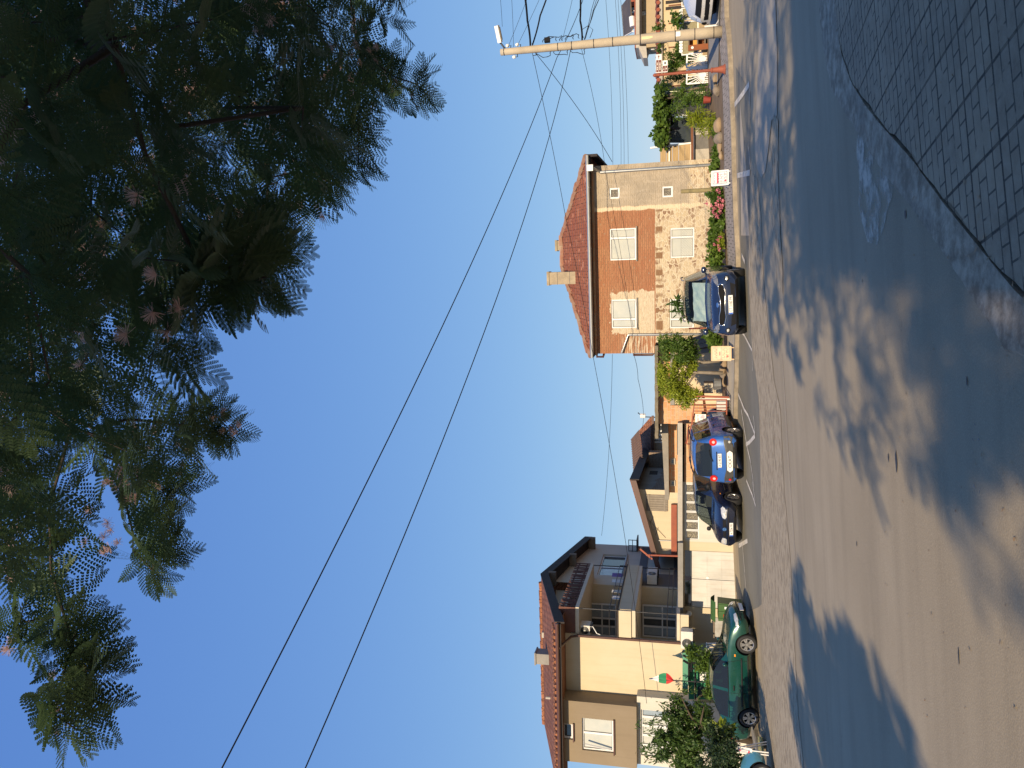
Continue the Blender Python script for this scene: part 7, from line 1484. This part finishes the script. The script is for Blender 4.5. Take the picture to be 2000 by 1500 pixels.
# tips along the visible edge, each at its own distance
for y, x, dist in ((165, 815, 6.0), (185, 835, 6.1), (150, 770, 6.0), (195, 800, 6.3), (30, 770, 6.5), (70, 700, 6.3), (100, 700, 6.0), (130, 720, 6.2), (240, 700, 5.8), (290, 700, 5.6), (330, 700, 5.5), (300, 650, 5.4), (360, 650, 5.4), (395, 600, 5.2), (270, 640, 5.9), (345, 620, 5.7),
                   (500, 500, 3.4), (540, 520, 3.2), (520, 455, 3.0), (560, 510, 3.3), (480, 490, 3.6), (570, 430, 3.1), (540, 400, 2.9), (600, 350, 2.9), (640, 330, 2.8), (700, 290, 2.7), (430, 520, 4.8), (450, 480, 5.0),
                   (830, 440, 6.0), (845, 455, 6.1), (812, 420, 6.0), (870, 380, 6.0), (800, 380, 5.8), (900, 340, 6.2), (950, 345, 6.2), (980, 330, 6.1), (1050, 300, 5.9), (1100, 310, 5.8), (1090, 270, 5.9), (1060, 330, 5.9), (1020, 270, 6.1), (1115, 300, 5.7), (930, 300, 6.0),
                   (1205, 110, 4.6), (1235, 150, 4.5), (1255, 140, 4.4), (1320, 165, 4.4), (1340, 180, 4.4), (1330, 110, 4.5), (1395, 105, 4.3), (1425, 150, 4.3), (1185, 45, 4.8), (1215, 40, 4.7)):
    add(onz(x, y, 0) if False else CAMP + ray(x, y).normalized() * dist, 1.0)
nv = len(tips)
# fill of the visible crown, then the rest of the umbrella
def dome(x, y): return ((x - 3.3) / 5.6) ** 2 + ((y - .2) / 7.6) ** 2
def grow(goal, y0, need, gap, tries):
    P = np.array([q[0] for q in tips]); c = 0; got = 0
    while c < tries and got < goal:
        c += 1; x, y = g.uniform(-2.6, 8.8), g.uniform(y0, 7.8); r2 = dome(x, y)
        if r2 > 1: continue
        zlo = 3.25 + .35 * max(0, .5 - r2) + .25 * math.sin(x * 1.7) * math.cos(y * 1.3); zhi = zlo + 5.6 * (1 - r2 * r2) + .6; p = np.array((x, y, zlo + (zhi - zlo) * g.random() ** 1.3))
        if np.linalg.norm(p - np.array(CAMP)) < 2.1: continue
        q = proj(p); vis = q is not None and -150 < q[0] < 1000 and -150 < q[1] < 1650
        if vis and q[1] > 1140 and g.random() < .8: continue
        if vis != need or (vis and not okpt(p, .26)): continue
        if not vis and q is not None and -500 < q[0] < 2400 and -260 < q[1] < 1760: continue
        if np.min(np.sum((P - p) ** 2, axis=1)) < gap * gap: continue
        add(p); P = np.vstack([P, p]); got += 1
    return got
SHADE = [(1900, 700), (1900, 800), (1900, 900), (1850, 650), (1850, 760), (1950, 650), (1950, 760), (1960, 860), (1985, 960), (1930, 980), (1800, 700), (1780, 800), (1760, 650), (1700, 655), (1690, 740), (1740, 570), (1820, 900), (1650, 830), (1620, 700), (1580, 760), (1560, 680), (1590, 620), (1640, 600), (1850, 870), (1985, 700), (1985, 800), (1870, 1010), (1800, 620), (1900, 620), (1700, 520), (1620, 540), (1560, 560), (1940, 700), (1880, 840), (1700, 470), (1750, 500), (1800, 540), (1850, 590), (1650, 490), (1900, 640), (1600, 500), (1780, 560), (1950, 690), (1730, 530), (1830, 640), (1880, 690)]
for x_, y_ in SHADE:  # unseen crown tips added so their shadows land on these road spots
    q_ = gp(x_, y_)
    for k_ in range(3):
        t_ = g.uniform(9.5, 14); p = np.array((q_.x - SUN_AX * t_, q_.y - t_, q_.z + math.tan(SUN_EL) * math.hypot(1, SUN_AX) * t_)) + g.normal(size=3) * (.28, .3, .2); q = proj(p)
        if np.linalg.norm(p - np.array(CAMP)) > 2.2 and (q is None or q[0] < -260): add(p)
for x_ in (1460, 1490, 1520, 1550, 1590):  # high crown tips added to shade the far lane
    for y_ in (-20, 60, 140, 220, 300, 380, 460):
        q_ = gp(x_, y_)
        for k_ in range(4):
            t_ = g.uniform(15.5, 20.5); p = np.array((q_.x - SUN_AX * t_, q_.y - t_, q_.z + math.tan(SUN_EL) * math.hypot(1, SUN_AX) * t_)) + g.normal(size=3) * (.4, .4, .2); q = proj(p)
            if q is None or q[0] < -260 or okpt(p, .26): add(p)
ga = grow(NVIS, .6, True, .22, 60000); gb = grow(520, -6.5, False, .34, 30000); print('grown', ga, gb)
# ---- skeleton: limbs from a fork, every tip grown from the nearest branch
TB = Vector((5.0, -1.6, gz(5.0, -1.6) + .1)); fork = Vector((4.7, -1.2, 2.6))
nodes = [np.array(fork)]; par = [-1]; depth = [0.0]
limbs = [(2.2, 3.6, 4.4), (4.8, 4.6, 4.6), (-.6, 1.6, 4.9), (.5, 4.2, 5.6), (6.4, 2.2, 4.8), (1.0, -3.5, 4.8), (5.0, -4.5, 4.8), (-2.2, -1.0, 4.9), (3.0, 1.0, 6.6), (1.2, 2.4, 3.9), (3.6, 2.8, 3.7)]
for e in limbs:
    e = np.array(e); last = 0
    for j in range(1, 8):
        q = j / 7; p = np.array(fork) * (1 - q) + e * q + np.array((.12 * math.sin(q * 7 + e[0]), .12 * math.cos(q * 6 + e[1]), .5 * math.sin(math.pi * q) - .25 * q)); nodes.append(p); par.append(last); depth.append(depth[last] + .5); last = len(nodes) - 1
order = sorted(range(len(tips)), key=lambda i: np.linalg.norm(tips[i][0] - np.array(fork)))
tipnode = {}
for i in order:
    p = tips[i][0]; NN = np.array(nodes); dd = np.linalg.norm(NN - p, axis=1) + .25 * np.array(depth) * .2; k = int(dd.argmin()); a = NN[k]; L = np.linalg.norm(p - a); n = max(1, int(L / .28)); last = k
    for j in range(1, n + 1):
        q = j / n; m = a * (1 - q) + p * q + g.normal(size=3) * (.03 if j < n else 0) + np.array((0, 0, .06 * math.sin(math.pi * q) * L)); nodes.append(m); par.append(last); depth.append(depth[last] + L / n); last = len(nodes) - 1
    tipnode[i] = last
load = np.zeros(len(nodes)); 
for i in tipnode.values(): load[i] += 1
for i in range(len(nodes) - 1, 0, -1): load[par[i]] += load[i]
rad = np.minimum(.0027 * np.maximum(load, 1) ** .5, .05)
t = thing('silk_tree', 'silk tree with feathery leaves and pink blossom puffs hanging over the camera', 'tree', TB)
k = MB()
for i in range(1, len(nodes)):
    a, c = nodes[par[i]], nodes[i]; k.tube([a, c], [min(rad[par[i]], rad[i] * 1.6), rad[i]], 6 if rad[i] > .02 else 4, 0, False)
k.tube([TB - Vector((0, 0, .1)), TB.lerp(fork, .35) + Vector((.05, .03, 0)), TB.lerp(fork, .7) + Vector((-.04, .02, 0)), fork], [.21, .165, .15, .14], 14)
k.build('trunk', pm('silk_tree_bark', (0.075, 0.062, 0.05), (0.045, 0.037, 0.03), 7, .95, .6), t, True)
# ---- leaves: a whorl of drooping twice-pinnate leaves at every tip and along the last stretch of twig
P = [[], [], []]; D = [[], [], []]; Nm = [[], [], []]; Sc = [[], [], []]; puff = []
for i, (p, sc) in enumerate(tips):
    nd = tipnode[i]; dr = nodes[nd] - nodes[par[nd]]; dr = dr / max(np.linalg.norm(dr), 1e-6); dcam = np.linalg.norm(p - np.array(CAMP)); q = proj(p)
    vis = q is not None and -200 < q[0] < 1000 and -250 < q[1] < 1750
    lod = 2 if not vis else (0 if dcam < 3.7 else 1); nl = 8 if vis else 7
    az0 = math.atan2(dr[1], dr[0])
    for j in range(nl):
        az = az0 + (j - (nl - 1) / 2) * .72 + g.normal() * .35; el = g.uniform(-.55, .15); d = np.array((math.cos(az) * math.cos(el), math.sin(az) * math.cos(el), math.sin(el)))
        back = p - dr * g.uniform(0, .22) * (j % 3) / 2; nrm = np.array((0, 0, 1.0)) + g.normal(size=3) * .45; s_ = g.uniform(.8, 1.15) * sc * (1.0 if vis else 1.25)
        if vis and not okpt(back + d * .27 * s_ * .95, .0) : 
            s_ *= .7
            if not okpt(back + d * .27 * s_, .0) and i >= nv: continue
        P[lod].append(back); D[lod].append(d); Nm[lod].append(nrm); Sc[lod].append(s_)
    if q is not None and vis and g.random() < .9: puff.append(p + (np.array(CAMP) - p) / dcam * .12 + g.normal(size=3) * .05)
silk = leafmat('silk_tree_leaf', (0.045, 0.080, 0.034), (0.070, 0.115, 0.040), .35, .5, (0.032, 0.058, 0.026))
for l in range(3):
    if P[l]:
        V = stamp(LOD[l], np.array(P[l]), np.array(D[l]), np.array(Nm[l]), np.array(Sc[l])); link_mesh('crown', V, np.arange(len(V), dtype=np.int32).reshape(-1, 4), silk, t)
print('leaves', [len(q) for q in P], 'tips', len(tips), 'nodes', len(nodes))
# ---- blossoms: brushes of fine pink threads, several to a cluster
def bl_mat():
    t_ = NT('pink_silk_threads'); x = t_.n("NewGeometry").outputs["Random Per Island"]; col = t_.mix(x, (0.60, 0.50, 0.42), (0.66, 0.40, 0.37)); t_.fin(col, .8, 0, .1)
    d = t_.n("BsdfTranslucent"); t_.set(d.inputs[0], (0.8, .58, .5)); mx = t_.n("MixShader"); mx.inputs[0].default_value = .45; t_.t.links.new(t_.b.outputs[0], mx.inputs[1]); t_.t.links.new(d.outputs[0], mx.inputs[2]); t_.t.links.new(mx.outputs[0], t_.out.inputs[0]); return t_.mat
BM = bl_mat(); puff = [q for q in puff if okpt(q, .15)]; puff = [puff[i] for i in g.permutation(len(puff))[:98]]
for pi, c in enumerate(puff):
    V = []
    for b_ in range(int(g.integers(4, 9))):
        o = c + g.normal(size=3) * (.07, .07, .05); ax = np.array((g.normal() * .4, g.normal() * .4, 1.0)); ax /= np.linalg.norm(ax)
        for f in range(95):
            d = g.normal(size=3); d /= np.linalg.norm(d); d = d + ax * .9; d /= np.linalg.norm(d); s_ = np.cross(d, g.normal(size=3)); s_ /= max(np.linalg.norm(s_), 1e-6); L = g.uniform(.026, .042)
            V += [o - s_ * .0004, o + s_ * .0004, o + d * L + s_ * .0008, o + d * L - s_ * .0008]
    link_mesh('blossom', np.array(V), np.arange(len(V), dtype=np.int32).reshape(-1, 4), BM, t)
# ================================================================ unseen tree added behind the camera, its crown shaped to shade the street
M['lf_s'] = leafmat('unseen_tree_leaf', (0.05, 0.09, 0.02), (0.08, 0.13, 0.03), .25)
def backtree(label, x, y, blobs, n, seed, size=.22):
    z = gz(x, y); t = thing('unseen_tree', label, 'tree', Vector((x, y, z)), 'unseen trees added behind the viewer for shade')
    top = Vector(blobs[0][0]); k = MB(); k.tube([(x, y, z), (x + .1, y, z + 1.4), top], [.2, .16, .08], 9)
    for c, r in blobs: k.tube([Vector((x + .1, y, z + 1.4)), Vector(c)], [.11, .04], 6)
    k.build('trunk', M['bark'], t, True); foliage('crown', blobs, n, size, M['lf_s'], t, .5, .4, 30, .30, seed)
LB = []
for x_, y_, t_, r_ in ((1570, 1210, 13, 1.0), (1590, 1300, 13, 1.2), (1640, 1330, 13, 1.0), (1625, 1420, 12.5, 1.2), (1690, 1420, 13, 1.0), (1700, 1500, 12.5, 1.1), (1760, 1500, 12.5, .8), (1640, 1540, 12, 1.2), (1560, 1400, 12.5, 1.0), (1590, 1500, 12, 1.1), (1700, 1590, 12, 1.2)):
    q_ = gp(x_, y_); LB.append(((q_.x - SUN_AX * t_, q_.y - t_, q_.z + math.tan(SUN_EL) * math.hypot(1, SUN_AX) * t_), (r_, r_ * .8, r_ * .62)))
backtree('unseen wide tree added behind the viewer to shade the road on the left', -6.6, -3.6, LB, 15000, 52)
# unseen house added behind the viewer to shade the near pavement
FX = Fr(0, -8.5, -3); t = thing('unseen_house', 'unseen two storey house added behind the viewer to shade the near pavement', 'house', FX.P(9, 0, .4))
ww = [(2.6 + 3.2 * i, 4.0 + 3.2 * i, z, z + 1.4) for i in range(-1, 3) for z in (1.6, 4.6)]
class Back(Fr):
    def __init__(s, F): s.o, s.e, s.f = F.P(20, 0, 0), -F.e, -F.f
BX = Back(FX); b = MB(); b.wall(BX, 0, 7, 21.8, -.6, 9.0, [(20 - q[1], 20 - q[0], q[2], q[3]) for q in ww], .12); b.box(FX, -1.8, 13, -9, -.6, -.6, 9.0); b.build('wall', stucco('tan_house', (0.68, 0.54, 0.36)), t)  # wall kept pale and warm to bounce light into the shade
for q in ww: window(t, BX, 0, (20 - q[1], 20 - q[0], q[2], q[3]), (.5,), pane='pane_d')
one('roof', M['tile'], t, lambda k: (k.prism([FX.P(-2.0, .3, 9.02), FX.P(13.4, .3, 9.02), FX.P(13.4, -4.5, 10.4), FX.P(-2.0, -4.5, 10.4)], (0, 0, .12)), k.prism([FX.P(-2.0, -4.5, 10.4), FX.P(13.4, -4.5, 10.4), FX.P(13.4, -9.5, 9.02), FX.P(-2.0, -9.5, 9.02)], (0, 0, .12))))
